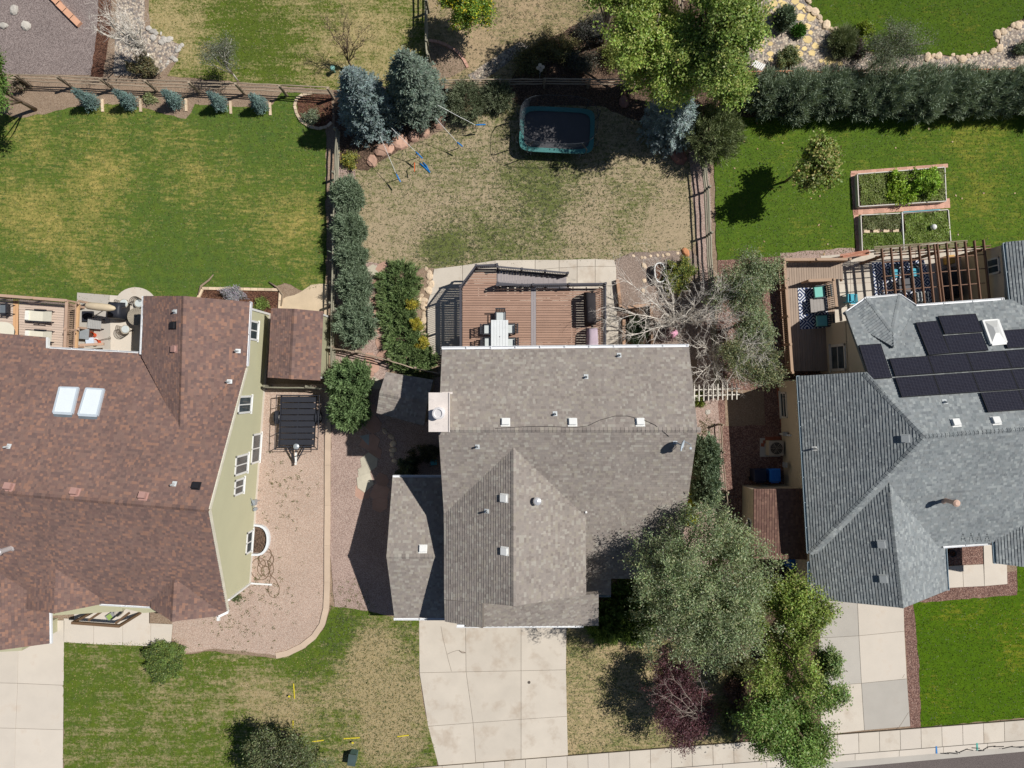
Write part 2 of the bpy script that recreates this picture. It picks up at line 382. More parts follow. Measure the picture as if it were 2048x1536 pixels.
# --- north-west corner plots
sheet('gravel_yard', [(-260, -260), (206, -260), (203, 40), (190, 150), (-260, 146)], m_gravel_mauve)
sheet('mulch_strip', [(204, -260), (230, -260), (222, 60), (205, 156), (182, 154), (194, 60)], m_mulch, 0.05)
sheet('rock_bed', [(240, -260), (284, -260), (290, 60), (362, 88), (350, 122), (310, 152), (228, 152), (232, 60)], m_gravel_river, 0.06)
lawn('lawn', [(286, -260), (852, -260), (852, 168), (660, 180), (400, 158), (335, 152), (352, 125), (364, 90), (300, 60)], m_lawn_nw)
sheet('planting_strip', [(-260, 150), (28, 152), (660, 185), (660, 235), (-260, 250)], m_dirt, 0.05)
lawn('lawn', [(-260, 226), (0, 226), (40, 236), (100, 226), (150, 214), (240, 208), (310, 222), (372, 238), (390, 208), (470, 214), (545, 210), (562, 186), (600, 184), (652, 190), (652, 572), (610, 582), (570, 566), (545, 576), (410, 574), (398, 596), (290, 612), (-260, 612)], m_lawn_w)
# --- north
lawn('lawn', [(854, -260), (1240, -260), (1230, 60), (1100, 130), (1040, 168), (854, 168)], m_lawn_n)
sheet('mulch_bed', [(1230, -260), (1512, -260), (1512, 215), (1240, 262), (1030, 212), (1010, 180), (1060, 100), (1150, 50), (1240, 20)], m_mulch_dark, 0.1)
sheet('gravel_track', [(935, 150), (985, 118), (1040, 84), (1060, 94), (990, 146), (950, 170)], m_gravel_river, 0.05)
# --- centre back yard
lawn('lawn', [(672, 330), (725, 342), (800, 300), (890, 260), (900, 210), (1010, 190), (1040, 212), (1200, 212), (1290, 250), (1386, 330), (1394, 480), (1382, 502), (1262, 505), (1240, 520), (1100, 524), (870, 538), (745, 530), (715, 520), (705, 420)], m_lawn_c)
sheet('mulch_bed', [(668, 182), (890, 172), (898, 235), (850, 268), (770, 318), (735, 342), (690, 334), (672, 300)], m_mulch_dark, 0.05)
sheet('gravel_path', [(670, 330), (712, 330), (706, 420), (716, 520), (760, 528), (775, 560), (760, 620), (772, 690), (780, 735), (760, 770), (668, 770)], m_gravel_rose, 0.05)
sheet('planting_bed', [(770, 530), (868, 536), (862, 585), (852, 620), (858, 700), (900, 712), (880, 750), (780, 735), (755, 640), (760, 560)], m_dirt, 0.05)
sheet('gravel_strip', [(1376, 300), (1418, 300), (1424, 480), (1432, 840), (1392, 840), (1398, 520)], m_gravel_rose, 0.04)
sheet('dirt_bed', [(1232, 518), (1262, 505), (1382, 502), (1400, 520), (1400, 720), (1232, 720)], gravel_mat('dirt_grey', [srgb(172, 152, 138), srgb(156, 138, 126), srgb(186, 166, 152)], 26, 0.15, 0.8), 0.05)
# --- east plots
lawn('lawn', [(1432, 214), (1500, 225), (2260, 205), (2260, 505), (1962, 508), (1722, 500), (1690, 508), (1562, 516), (1434, 520), (1428, 330)], m_lawn_e)
sheet('mulch_bed', [(1440, 140), (2260, 118), (2260, 228), (1492, 236), (1440, 220)], m_mulch_dark, 0.05)
sheet('flagstone_gravel', [(1500, -260), (1608, -260), (1608, 2), (1650, 58), (1700, 90), (1760, 116), (1760, 150), (1490, 152)], m_gravel_river, 0.04)
lawn('lawn', [(1612, -260), (2260, -260), (2260, 30), (2040, 40), (1998, 62), (1992, 100), (1950, 110), (1900, 112), (1850, 108), (1760, 112), (1705, 84), (1656, 52), (1612, 4)], m_lawn_ne)
sheet('rock_bed', [(1760, 114), (1850, 110), (1900, 114), (1952, 112), (1996, 104), (2002, 64), (2044, 42), (2260, 32), (2260, 150), (1760, 152)], m_gravel_river, 0.04)
sheet('gravel_strip', [(1560, 506), (1700, 496), (1960, 498), (2260, 490), (2260, 640), (1560, 640)], m_gravel_rose, 0.05)
sheet('side_yard', [(1436, 520), (1566, 512), (1570, 740), (1700, 740), (1700, 1215), (1470, 1195), (1440, 1000), (1434, 800)], m_gravel_brown, 0.05)
sheet('side_yard', [(1370, 800), (1436, 800), (1448, 980), (1462, 1195), (1360, 1180)], m_gravel_rose, 0.05)
sheet('bare_soil_patch', [(1449, 780), (1526, 780), (1530, 850), (1450, 852)], m_dirt, 0.03)
# --- west side strip and front
sheet('dirt_patch', [(562, 600), (600, 585), (622, 570), (656, 568), (656, 640), (540, 640)], mat('bare_earth', srgb(206, 186, 158), 0.95, 0.1, 1.5, 0.1, 30, bmp=0.3), 0.05)
sheet('gravel_drive', [(516, 768), (656, 768), (656, 1215), (642, 1256), (606, 1294), (556, 1312), (500, 1304), (430, 1297), (372, 1306), (330, 1262), (400, 1180), (480, 1100)], m_gravel_pink, 0.03)
sheet('gravel_strip', [(664, 760), (900, 752), (900, 1212), (790, 1232), (670, 1214), (660, 1100)], m_gravel_rose, 0.04)
lawn('lawn', [(128, 1284), (330, 1284), (372, 1308), (420, 1302), (500, 1310), (556, 1316), (612, 1296), (648, 1258), (664, 1212), (700, 1216), (790, 1232), (838, 1238), (838, 1340), (846, 1404), (858, 1452), (870, 1502), (880, 1552), (880, 1760), (128, 1760)], m_lawn_fw, 0.05)
lawn('lawn', [(1132, 1250), (1250, 1250), (1470, 1330), (1490, 1500), (1134, 1526)], m_lawn_fc, 0.05)
sheet('mulch_bed', [(1180, 1180), (1420, 1180), (1636, 1195), (1640, 1478), (1480, 1500), (1462, 1340), (1330, 1268), (1240, 1250), (1180, 1252)], m_mulch_dark, 0.06)
sheet('gravel_strip', [(1806, 1190), (1900, 1160), (2260, 1110), (2260, 1180), (2034, 1192), (1830, 1206), (1838, 1320), (1842, 1456), (1820, 1456)], m_gravel_brown, 0.02)
lawn('lawn', [(1826, 1206), (2034, 1190), (2034, 1130), (2260, 1110), (2260, 1424), (2044, 1436), (1842, 1454), (1838, 1320)], m_lawn_fe, 0.04)
# --- street
def slab_set(name, label, cat, quads, m, h=0.05, z0=0.0, kind='structure', gap=0.012, mats=None):
    """a base sheet with one slab object for each quad, joints left open"""
    root = None
    xs = [p for q in quads for p in q]
    mb = MB()
    for q in quads: mb.prism([P(*p) for p in q], z0, z0 + h - 0.025)
    root = mb.build(name, m_joint); root['kind'] = kind
    if label: tag(root, label, cat)
    for i, q in enumerate(quads):
        c = sum((P(*p) for p in q), Vector()) / len(q); b = MB()
        w_ = [P(*p) for p in q]; w_ = [p + (c - p).normalized() * gap for p in w_]
        top = [p + (c - p).normalized() * 0.012 for p in w_]
        ar = sum(w_[k].x * w_[(k + 1) % len(w_)].y - w_[(k + 1) % len(w_)].x * w_[k].y for k in range(len(w_)))
        if ar < 0: w_ = w_[::-1]; top = top[::-1]
        n = len(w_)
        lo = [(p.x, p.y, z0 + 0.004) for p in w_]; mi = [(p.x, p.y, z0 + h - 0.008) for p in w_]; hi = [(p.x, p.y, z0 + h) for p in top]
        b.add(lo + mi + hi, [tuple(range(2 * n, 3 * n)), tuple(reversed(range(n)))] + [(k, (k + 1) % n, n + (k + 1) % n, n + k) for k in range(n)] + [(n + k, n + (k + 1) % n, 2 * n + (k + 1) % n, 2 * n + k) for k in range(n)])
        b.build('slab', (mats[i] if mats else m), root)
    return root
def grid_quads(lines):
    """lines: list of rows, each row a list of points along it"""
    return [[lines[r][c], lines[r][c + 1], lines[r + 1][c + 1], lines[r + 1][c]] for r in range(len(lines) - 1) for c in range(len(lines[0]) - 1)]
rows = [[(838, 1240), (931, 1240), (1042, 1240), (1133, 1240)], [(839, 1345), (932, 1343), (1042, 1341), (1132, 1339)],
        [(856, 1452), (946, 1445), (1042, 1438), (1134, 1432)], [(880, 1542), (952, 1532), (1042, 1527), (1136, 1519)]]
drive_c = slab_set('driveway', None, None, grid_quads(rows), m_concrete)
rows = [[(-240, 1240), (-60, 1240), (38, 1240), (130, 1240)], [(-240, 1362), (-60, 1364), (36, 1366), (128, 1370)],
        [(-240, 1452), (-60, 1454), (32, 1456), (127, 1459)], [(-240, 1600), (-60, 1600), (29, 1600), (126, 1600)]]
drive_w = slab_set('driveway', None, None, grid_quads(rows), m_concrete_warm)
rows = [[(1618, 1180), (1713, 1180), (1806, 1180)], [(1632, 1276), (1717, 1271), (1808, 1262)], [(1638, 1372), (1722, 1366), (1813, 1357)], [(1642, 1470), (1728, 1460), (1820, 1452)]]
drive_e = slab_set('driveway', None, None, grid_quads(rows), m_concrete, mats=[m_concrete_grey, m_concrete_warm, m_concrete_grey, m_concrete_warm, m_concrete, m_concrete_grey])
walk = slab_set('front_walk', None, None, [[(128, 1236), (188, 1240), (188, 1288), (128, 1284)], [(188, 1240), (246, 1243), (246, 1290), (188, 1288)], [(246, 1243), (302, 1246), (302, 1292), (246, 1290)], [(302, 1246), (346, 1248), (342, 1295), (302, 1292)]], m_concrete_warm)
porch = slab_set('porch_slab', None, None, [[(150, 1215), (300, 1200), (300, 1246), (150, 1238)]], m_concrete_warm, h=0.12)
walk_e = slab_set('front_walk', None, None, [[(1890, 1132), (1924, 1130), (1926, 1174), (1892, 1176)], [(1924, 1130), (1966, 1128), (1968, 1172), (1926, 1174)], [(1966, 1090), (2012, 1086), (2014, 1168), (1968, 1172)]], m_concrete_warm)
# sidewalk and kerb: two edges as lines
def sw_top(x): return 1466 - (x - 1690) * 0.0785
def sw_bot(x): return 1506 - (x - 1690) * 0.079
def kb_bot(x): return 1534 - (x - 1700) * 0.0905
def kb_mid(x): return 1520 - (x - 1700) * 0.085
quads = []; x = 760.0
while x < 2200:
    quads.append([(x, sw_top(x)), (x + 41.5, sw_top(x + 41.5)), (x + 42.5, sw_bot(x + 42.5)), (x + 1, sw_bot(x + 1))]); x += 41.5
sidewalk = slab_set('sidewalk', None, None, quads, m_concrete, mats=[random.choice([m_concrete, m_concrete, m_concrete, m_concrete, m_concrete_warm]) for q in quads], h=0.15, z0=0.0)
street = MB(); street.quad([tuple(P(x, y)) [:2] + (0.012,) for x, y in ((700, 2400), (2600, 2400), (2600, kb_bot(2600)), (700, kb_bot(700)))]); s_ = street.build('street', m_asphalt); s_['kind'] = 'structure'
kroot = MB(); kroot.prism([P(700, kb_mid(700)), P(2300, kb_mid(2300)), P(2300, kb_bot(2300)), P(700, kb_bot(700))], 0.014, 0.03); kr = kroot.build('kerb', m_concrete_grey); kr['kind'] = 'structure'
x = 740.0
while x < 2200:
    b = MB(); q0, q1 = P(x + .4, sw_bot(x) + 1), P(x + 87.6, sw_bot(x + 88) + 1); r0, r1 = P(x + .4, kb_mid(x)), P(x + 87.6, kb_mid(x + 88))
    b.hexa([(q0.x, q0.y, 0.0), (r0.x, r0.y, 0.0), (r1.x, r1.y, 0.0), (q1.x, q1.y, 0.0)], [(q0.x, q0.y, 0.146), (r0.x, r0.y + 0.03, 0.13), (r1.x, r1.y + 0.03, 0.13), (q1.x, q1.y, 0.146)])
    b.build('kerb_stone', m_concrete_warm, kr); x += 88
for (mx, c) in ((1870, (70, 130, 190)), (1951, (90, 175, 160))):
    b = MB(); a0, a1 = P(mx - 1.6, sw_bot(mx) - 2), P(mx + 1.6, kb_mid(mx) - 1)
    b.box(((a0.x + a1.x) / 2, (a0.y + a1.y) / 2, 0.1525), (a1.x - a0.x, a0.y - a1.y, 0.004), 0.07); b.build('paint_mark', mat('utility_paint_%d' % mx, srgb(*c), 0.8), sidewalk)
crack = MB(); rr = random.Random(5); x = 1878.0
while x < 2120:
    y = (sw_bot(x) + kb_mid(x)) / 2 + 4; L = rr.uniform(8, 22)
    crack.beam(P(x, y + rr.uniform(-4, 4)) + Vector((0, 0, 0.15)), P(x + L, y + rr.uniform(-5, 5)) + Vector((0, 0, 0.148)), 0.045, 0.012); x += L * 0.8
crack.build('tar_seam', mat('tar', srgb(52, 48, 46), 0.7), kr)
# driveway cracks and spots
crack = MB()
def crackline(pts, z=0.0515, wd=0.02):
    for a, b in zip(pts, pts[1:]): crack.beam(P(*a) + Vector((0, 0, z)), P(*b) + Vector((0, 0, z)), wd, 0.004)
crackline([(882, 1252), (886, 1275), (892, 1300), (897, 1320), (903, 1342)]); crackline([(894, 1308), (905, 1303), (915, 1300), (931, 1304)]); crackline([(918, 1300), (924, 1305), (931, 1305)], wd=0.05)
crack.build('crack', mat('crack_dark', srgb(128, 114, 100), 0.9), drive_c)
crack = MB(); crackline([(1795, 1457), (1806, 1440), (1816, 1424)], wd=0.02); crackline([(1804, 1355), (1808, 1348)], wd=0.02); crack.build('crack', mat('crack_dark'), drive_e)
b = MB(); b.lathe(P(1058, 1364) + Vector((0, 0, 0.05)), [(0.09, 0), (0.09, 0.008), (0.0, 0.01)], 12); b.build('drain_cover', mat('cast_iron', srgb(96, 88, 80), 0.6), drive_c)
# --- patio slabs behind the centre house
rows = [[(868, 538), (925, 531), (990, 521), (1070, 520), (1118, 520), (1154, 519), (1190, 518), (1228, 520)],
        [(860, 590), (925, 575), (990, 545), (1070, 540), (1118, 536), (1154, 534), (1190, 533), (1232, 533)],
        [(852, 616), (925, 616), (990, 610), (1070, 608), (1118, 574), (1154, 573), (1190, 572), (1233, 572)],
        [(856, 710), (925, 710), (990, 710), (1070, 710), (1118, 710), (1154, 710), (1190, 710), (1234, 710)]]
patio_c = slab_set('patio', None, None, grid_quads(rows), m_concrete, h=0.06)
b = MB(); pts = [P(*p) for p in ((1212, 640), (1246, 640), (1246, 712), (1212, 712))]; b.prism(pts, 0.0, 0.09); b.build('concrete_step', m_concrete, patio_c)
# --- west house patio: lower slab and round pad
patio_w = slab_set('patio', None, None, [[(155, 585), (220, 590), (222, 730), (150, 725)], [(220, 590), (300, 596), (300, 735), (222, 730)]], m_concrete_warm, h=0.05, mats=[m_concrete_grey, m_concrete_warm])
b = MB(); c = P(272, 612); b.prism([(c.x + 1.26 * math.cos(t * math.pi / 18), c.y + 1.1 * math.sin(t * math.pi / 18)) for t in range(36)], 0, 0.065); b.build('round_pad', m_concrete_warm, patio_w)
# --- east house patio
patio_e = slab_set('patio', None, None, grid_quads([[(1640, 512), (1700, 507), (1760, 503), (1830, 500), (1900, 498), (1975, 496)], [(1645, 570), (1700, 567), (1760, 565), (1830, 562), (1900, 560), (1975, 558)], [(1650, 660), (1700, 660), (1760, 660), (1830, 660), (1900, 655), (1978, 650)]]), m_concrete, h=0.06)
# --- flagstones beside the west garden bed and in the side yard
def poly_stone(name, cx, cy, r, m, parent, h=0.05, n=6, sd=0, flatten=1.0, z0=0.0):
    rr = random.Random(sd); c = P(cx, cy); a0 = rr.uniform(0, 6); b = MB(); k = 1 / 33.86
    pl = [(c.x + r * k * rr.uniform(.75, 1.15) * math.cos(a0 + 2 * math.pi * i / n), c.y + r * k * flatten * rr.uniform(.75, 1.15) * math.sin(a0 + 2 * math.pi * i / n)) for i in range(n)]
    b.hexa([(x, y, z0) for x, y in pl], [(c.x + (x - c.x) * .94, c.y + (y - c.y) * .94, z0 + h) for x, y in pl])
    return b.build(name, m, parent)
fp = bpy.data.objects.new('flagstone_path', None); link(fp); tag(fp, 'rosy flagstone path between junipers and the spreading groundcover', 'path'); fp['kind'] = 'structure'
sds = [(748, 540, 15), (765, 536, 14), (755, 565, 13), (752, 600, 15), (750, 628, 14), (757, 656, 15), (762, 684, 15), (766, 712, 16), (740, 715, 14), (735, 745, 17), (752, 768, 15), (720, 745, 14), (750, 735, 12),
       (690, 745, 12), (742, 885, 22), (738, 925, 20), (727, 950, 15), (748, 850, 18), (725, 985, 20), (760, 985, 22), (740, 820, 18), (765, 960, 16), (752, 905, 16), (760, 1010, 20)]
for i, (a, b_, r) in enumerate(sds): poly_stone('flagstone', a, b_, r, m_flag_pale if i in (0, 10, 15, 16) else m_flag, fp, 0.045 + 0.004 * (i % 9), 6, i + 40)
tri = MB(); tri.prism([P(720, 872), (P(739, 868)), P(738, 891)], 0.0, 0.075); tri.build('flagstone', mat('flag_blue', srgb(160, 170, 168), 0.9), fp)
for pl in ([(716, 938), (735, 928), (742, 948), (722, 958)], [(714, 955), (740, 945), (748, 968), (730, 985), (716, 975)]):
    tri = MB(); tri.prism([P(*p) for p in pl], 0.0, 0.083 + 0.006 * (len(pl) - 4)); tri.build('flagstone', m_flag_pale, fp)
# --- pale flagstones set in the gravel of the north east plot
fg = bpy.data.objects.new('flagstone_patio', None); link(fg); fg['kind'] = 'structure'; tag(fg, 'yellow flagstones scattered through grey gravel beside the curved lawn', 'path')
FS = [(1547, 8, 15), (1568, 10, 13), (1590, 3, 14), (1600, 14, 13), (1533, 16, 12), (1611, 20, 11), (1585, 20, 9), (1550, 21, 8), (1600, 34, 15), (1621, 35, 17), (1537, 29, 8), (1543, 37, 9), (1581, 28, 8), (1528, 48, 11), (1519, 54, 9), (1612, 53, 14), (1600, 50, 8), (1615, 80, 16), (1630, 93, 13), (1594, 96, 9), (1608, 98, 9), (1624, 106, 13), (1524, 84, 10), (1540, 88, 8), (1600, 108, 11), (1655, 121, 17), (1540, 108, 10), (1667, 123, 9), (1541, 120, 9), (1528, 66, 9), (1522, 100, 8), (1620, 66, 8), (1642, 122, 8), (1680, 128, 9), (1576, 40, 7), (1560, 4, 8), (1530, -20, 14), (1560, -25, 15), (1592, -28, 14)]
for i, (a, b_, r) in enumerate(FS): poly_stone('flagstone', a, b_, r * 0.72, m_stone_yellow, fg, 0.045, random.Random(i).choice([5, 6, 7]), i + 200, 0.85, 0.01)
# --- stone rows and boulders
def stone_row(name, label, pts, m, r=(5, 8), step=13, jit=2.5, sd=1, flat=0.7):
    rr = random.Random(sd); w_ = [Vector((p[0], p[1], 0)) for p in pts]
    c0 = P(*pts[0]); root = thing(name, label, 'stone edging', (c0.x, c0.y, 0))
    protos = []
    for k in range(6):
        mb = MB(); mb.rock((0, 0, 0), 1.0, None, flat, sd * 31 + k); protos.append(mb.mesh('stone', m, False))
    for a, b_ in zip(w_, w_[1:]):
        n = max(1, int((b_ - a).length / step))
        for k in range(n):
            p = a.lerp(b_, (k + rr.uniform(.3, .7)) / n); q = P(p.x + rr.uniform(-jit, jit), p.y + rr.uniform(-jit, jit)); rad = (r[0] + (r[1] - r[0]) * rr.random() ** 1.6) / 33.86
            place('stone', rr.choice(protos), root, Matrix.Translation((q.x, q.y, rad * 0.22)) @ Matrix.Rotation(rr.uniform(0, 6.3), 4, 'Z') @ Matrix.Scale(rad, 4))
    return root
def boulder(label, px, py, r, m, sd, flat=0.7, group=None):
    mb = MB(); rad = r / 33.86; q = P(px, py); mb.rock((q.x, q.y, rad * flat * 0.25), rad, None, flat, sd)
    o = mb.build('boulder', m, None, False); tag(o, label, 'boulder', group); return o
stone_row('stone_edging', 'row of pale round stones edging the curved lawn by yellow flagstones', [(1604, -20), (1618, 12), (1636, 40), (1664, 60), (1690, 72), (1718, 90)], m_stone_cream, (3.5, 10), 7, 5, 3)
stone_row('stone_edging', 'low stone line dividing flagstone gravel from the ornamental grass bed', [(1634, 48), (1632, 70), (1640, 88), (1655, 100), (1672, 108)], m_stone_cream, (4, 7), 12, 2, 4)
stone_row('stone_edging', 'pale rocks edging the lawn tip below the grey feathery tree', [(1846, 112), (1880, 116), (1930, 114), (1984, 106), (1997, 92), (1996, 66), (2020, 54), (2060, 38), (2160, 30)], m_stone_cream, (3, 9.5), 7, 5, 5)
stone_row('stone_edging', 'cream rock pile line between spreading junipers and back patio', [(845, 535), (858, 548), (862, 568), (850, 585), (845, 600), (846, 620), (850, 640), (840, 655), (848, 672), (852, 690), (862, 712), (872, 735)], m_stone_cream, (4, 8), 6, 7, 6)
stone_row('stone_edging', 'small tan rocks in a line along dry lawn by stock tank', [(1262, 506), (1276, 518), (1296, 512), (1320, 512), (1345, 510), (1362, 504)], m_stone_cream, (3.5, 6), 10, 2, 7)
stone_row('stone_edging', 'short column of flat pale stones between patio and stock tank', [(1284, 525), (1288, 548), (1288, 570), (1286, 590)], m_stone_cream, (5, 8), 14, 2, 8)
stone_row('stone_edging', 'rubble rim of white rocks at tip of the north west rock bed', [(298, 62), (330, 80), (358, 92), (355, 108), (345, 122), (325, 130)], m_stone_grey, (2.5, 7), 5, 8, 9)
stone_row('stone_edging', 'cream rocks between dead branches under the grey green front tree', [(1405, 1325), (1415, 1350), (1412, 1372), (1405, 1392)], m_stone_cream, (4, 7), 12, 4, 10)
stone_row('stone_edging', 'tan cobbles edging shaded bed beside the shingled playhouse', [(764, 850), (776, 870), (790, 880), (786, 905), (790, 930)], m_stone_cream, (5, 9), 12, 3, 11)
for i, (a, b_, r, t_) in enumerate([(745, 322, 13, 'leftmost rounded'), (763, 300, 16, 'broad flat'), (782, 297, 10, 'small'), (800, 285, 17, 'long low'), (827, 274, 13, 'mid sized'), (848, 264, 12, 'half buried'), (880, 245, 13, 'tilted'), (888, 227, 9, 'smallest')]):
    boulder(t_ + ' pink sandstone boulder in the row below the blue spruces, %s' % ['by yellow bush', 'next to it', 'wedged between two larger', 'at the middle', 'right of middle', 'under the greener spruce', 'near the right rope', 'at right end'][i], a, b_, r, m_stone_pink, 60 + i, 0.6, 'sandstone boulders under the spruces')
boulder('large mauve boulder in shade at foot of the dark blue spruce', 1355, 313, 18, mat('stone_mauve', srgb(150, 112, 100), 0.9, 0.2, 2, 0.1, 25, bmp=.4), 71, 0.7)
boulder('orange upright rock at right end of the small tan rock line', 1371, 505, 9, mat('stone_orange', srgb(200, 140, 100), 0.9, 0.2, 2, 0.1, 25, bmp=.4), 72, 0.9)
boulder('white boulder on mauve gravel, upper one of three', 29, 20, 10, m_stone_grey, 73)
boulder('white boulder on mauve gravel, at the left picture edge', 8, 52, 8, m_stone_grey, 74)
boulder('white boulder on mauve gravel, right one of three', 52, 52, 10, m_stone_grey, 75)
boulder('white rock in dirt by the east corner of the grey house', 1415, 824, 6, m_stone_grey, 76)
boulder('dark pink slab stone in shade near back fence corner', 1247, 205, 12, mat('stone_mauve'), 77)
m_salmon = mat('stone_salmon', srgb(222, 170, 138), 0.9, 0.12, 2, 0.08, 25, bmp=.3)
for i, (a, b_) in enumerate([(113, 2), (126, 16), (140, 30), (154, 44), (100, -14)]):
    mb = MB(); q = P(a, b_); mb.box((q.x, q.y, 0.1), (0.62, 0.34, 0.2), -0.78); o = mb.build('block_stone', m_salmon); tag(o, 'salmon sandstone block on mauve gravel, %s' % ['second from picture top', 'third in the row', 'fourth in the row', 'nearest the fence', 'cut by the picture top'][i], 'stone block', 'salmon blocks on gravel')
# paver rings
def paver_arc(label, pts, m, w_=0.28, d_=0.16, h=0.1, gap=0.02):
    c0 = P(*pts[0]); root = thing('paver_edging', label, 'edging', (c0.x, c0.y, 0))
    wp = [P(*p) for p in pts]; mb = MB(); mb.box((0, 0, h / 2), (w_ - gap, d_, h)); me = mb.mesh('paver', m)
    for a, b_ in zip(wp, wp[1:]):
        n = max(1, round((b_ - a).length / w_)); ang = math.atan2(b_.y - a.y, b_.x - a.x)
        for k in range(n): place('paver', me, root, Matrix.Translation(a.lerp(b_, (k + .5) / n)) @ Matrix.Rotation(ang, 4, 'Z') @ Matrix.Diagonal(((b_ - a).length / n / w_, 1, 1, 1)))
    return root
o, ol, z = sheet('mulch_bed', [(594, 205), (600, 195), (625, 188), (664, 190), (664, 245), (640, 257), (615, 252), (598, 236)], m_mulch, 0.02)
paver_arc('curved stone paver ring round mulch circle by the west fence', [(664, 245), (655, 254), (638, 258), (620, 254), (604, 244), (594, 228), (590, 212), (594, 198), (606, 190), (625, 187)], m_stone_cream)
sheet('soil_bed', [(860, 82), (882, 84), (912, 100), (936, 134), (900, 156), (858, 156)], m_dirt, 0.04)
paver_arc('curving row of pink pavers round bare soil beyond the back fence', [(858, 82), (875, 84), (895, 92), (915, 104), (928, 120), (936, 136)], m_brick_pink)
# edging strip along the west gravel
ed = [(658, 776), (657, 850), (656, 930), (656, 1010), (655, 1090), (655, 1165), (653, 1215), (645, 1248), (628, 1273), (604, 1292), (575, 1306), (552, 1311)]
c0 = P(656, 1000); root = thing('landscape_curb', 'long tan curb curving round the pink gravel beside the green house', 'curb', (c0.x, c0.y, 0))
for i, (a, b_) in enumerate(zip(ed, ed[1:])):
    A, B = P(*a), P(*b_); w0 = 0.17
    def off(i, s):
        p0 = P(*ed[max(i - 1, 0)]); p1 = P(*ed[min(i + 1, len(ed) - 1)]); d = (p1 - p0).normalized(); return P(*ed[i]) + Vector((d.y, -d.x, 0)) * s
    mb = MB(); g_ = 0.004
    mb.prism([off(i, -w0), off(i + 1, -w0).lerp(off(i, -w0), g_), off(i + 1, w0).lerp(off(i, w0), g_), off(i, w0)], 0.0, 0.13 - 0.006 * i)
    mb.build('curb_block', mat('curb_tan', srgb(202, 180, 158), 0.9, 0.08, 1.5, 0.06, 40, bmp=.2, rnd=.06), root)
# yellow utility paint on the west front lawn
pm = mat('yellow_paint', srgb(214, 196, 50), 0.85)
lw = [o for o in COL.objects if o.name.startswith('lawn') and o.data.materials[0].name == 'lawn_front_west'][0]
for (x0, y0, x1, y1) in ((588, 1366, 590, 1396), (587, 1440, 587, 1454), (625, 1482, 648, 1479), (688, 1476, 720, 1474), (795, 1472, 818, 1469)):
    mb = MB(); z = o_z[lw.name] + 0.03; mb.beam(P(x0, y0) + Vector((0, 0, z)), P(x1, y1) + Vector((0, 0, z)), 0.06, 0.02); mb.build('paint_mark', pm, lw)
# ================================================================ HOUSES
def clip_half(poly, a, b):       # keep the part left of a->b
    out = []; n = len(poly)
    def s(p): return (b[0] - a[0]) * (p[1] - a[1]) - (b[1] - a[1]) * (p[0] - a[0])
    for i in range(n):
        p, q = poly[i], poly[(i + 1) % n]; sp, sq = s(p), s(q)
        if sp >= 0: out.append(p)
        if (sp >= 0) != (sq >= 0):
            t = sp / (sp - sq); out.append((p[0] + (q[0] - p[0]) * t, p[1] + (q[1] - p[1]) * t))
    return out
def extrude(mb, prof, axis, c0, c1, col=None):
    """profile of (t, z) pairs swept along x or y"""
    if axis == 'x': a = [(c0, t, z) for t, z in prof]; b = [(c1, t, z) for t, z in prof]
    else: a = [(t, c0, z) for t, z in prof]; b = [(t, c1, z) for t, z in prof]
    mb.hexa(a, b, col)
m_shingle = mat('shingle', attr=True, rough=0.92, var=0.1, scale=0.45, fine=0.16, fscale=55, spec=0.15)
m_fascia = mat('fascia_dark', srgb(120, 112, 104), 0.8)
m_gutter_white = mat('gutter_white', srgb(232, 234, 236), 0.45, 0.04)
m_gutter_grey = mat('gutter_grey', srgb(150, 168, 178), 0.45, 0.05)
m_galv = mat('galvanised', srgb(176, 184, 190), 0.4, 0.08, metal=0.35, spec=0.5)
m_pipe = mat('pipe_grey', srgb(206, 210, 210), .45, .05)
m_black = mat('black_paint', srgb(34, 34, 38), 0.55, 0.1)
m_white = mat('white_paint', srgb(236, 236, 232), 0.5, 0.04)
m_glass = None
def glass_mat():
    m, t, b = base_mat('window_glass'); co = coords(t)
    c = mixc(t, mrange(t, noise(t, co, 1.5, 2), .3, .7, 0, 1), srgb(58, 68, 72), srgb(88, 98, 102))
    t.links.new(c, b.inputs['Base Color']); b.inputs['Roughness'].default_value = 0.08; b.inputs['Specular IOR Level'].default_value = 0.6
    return m
m_glass = glass_mat()
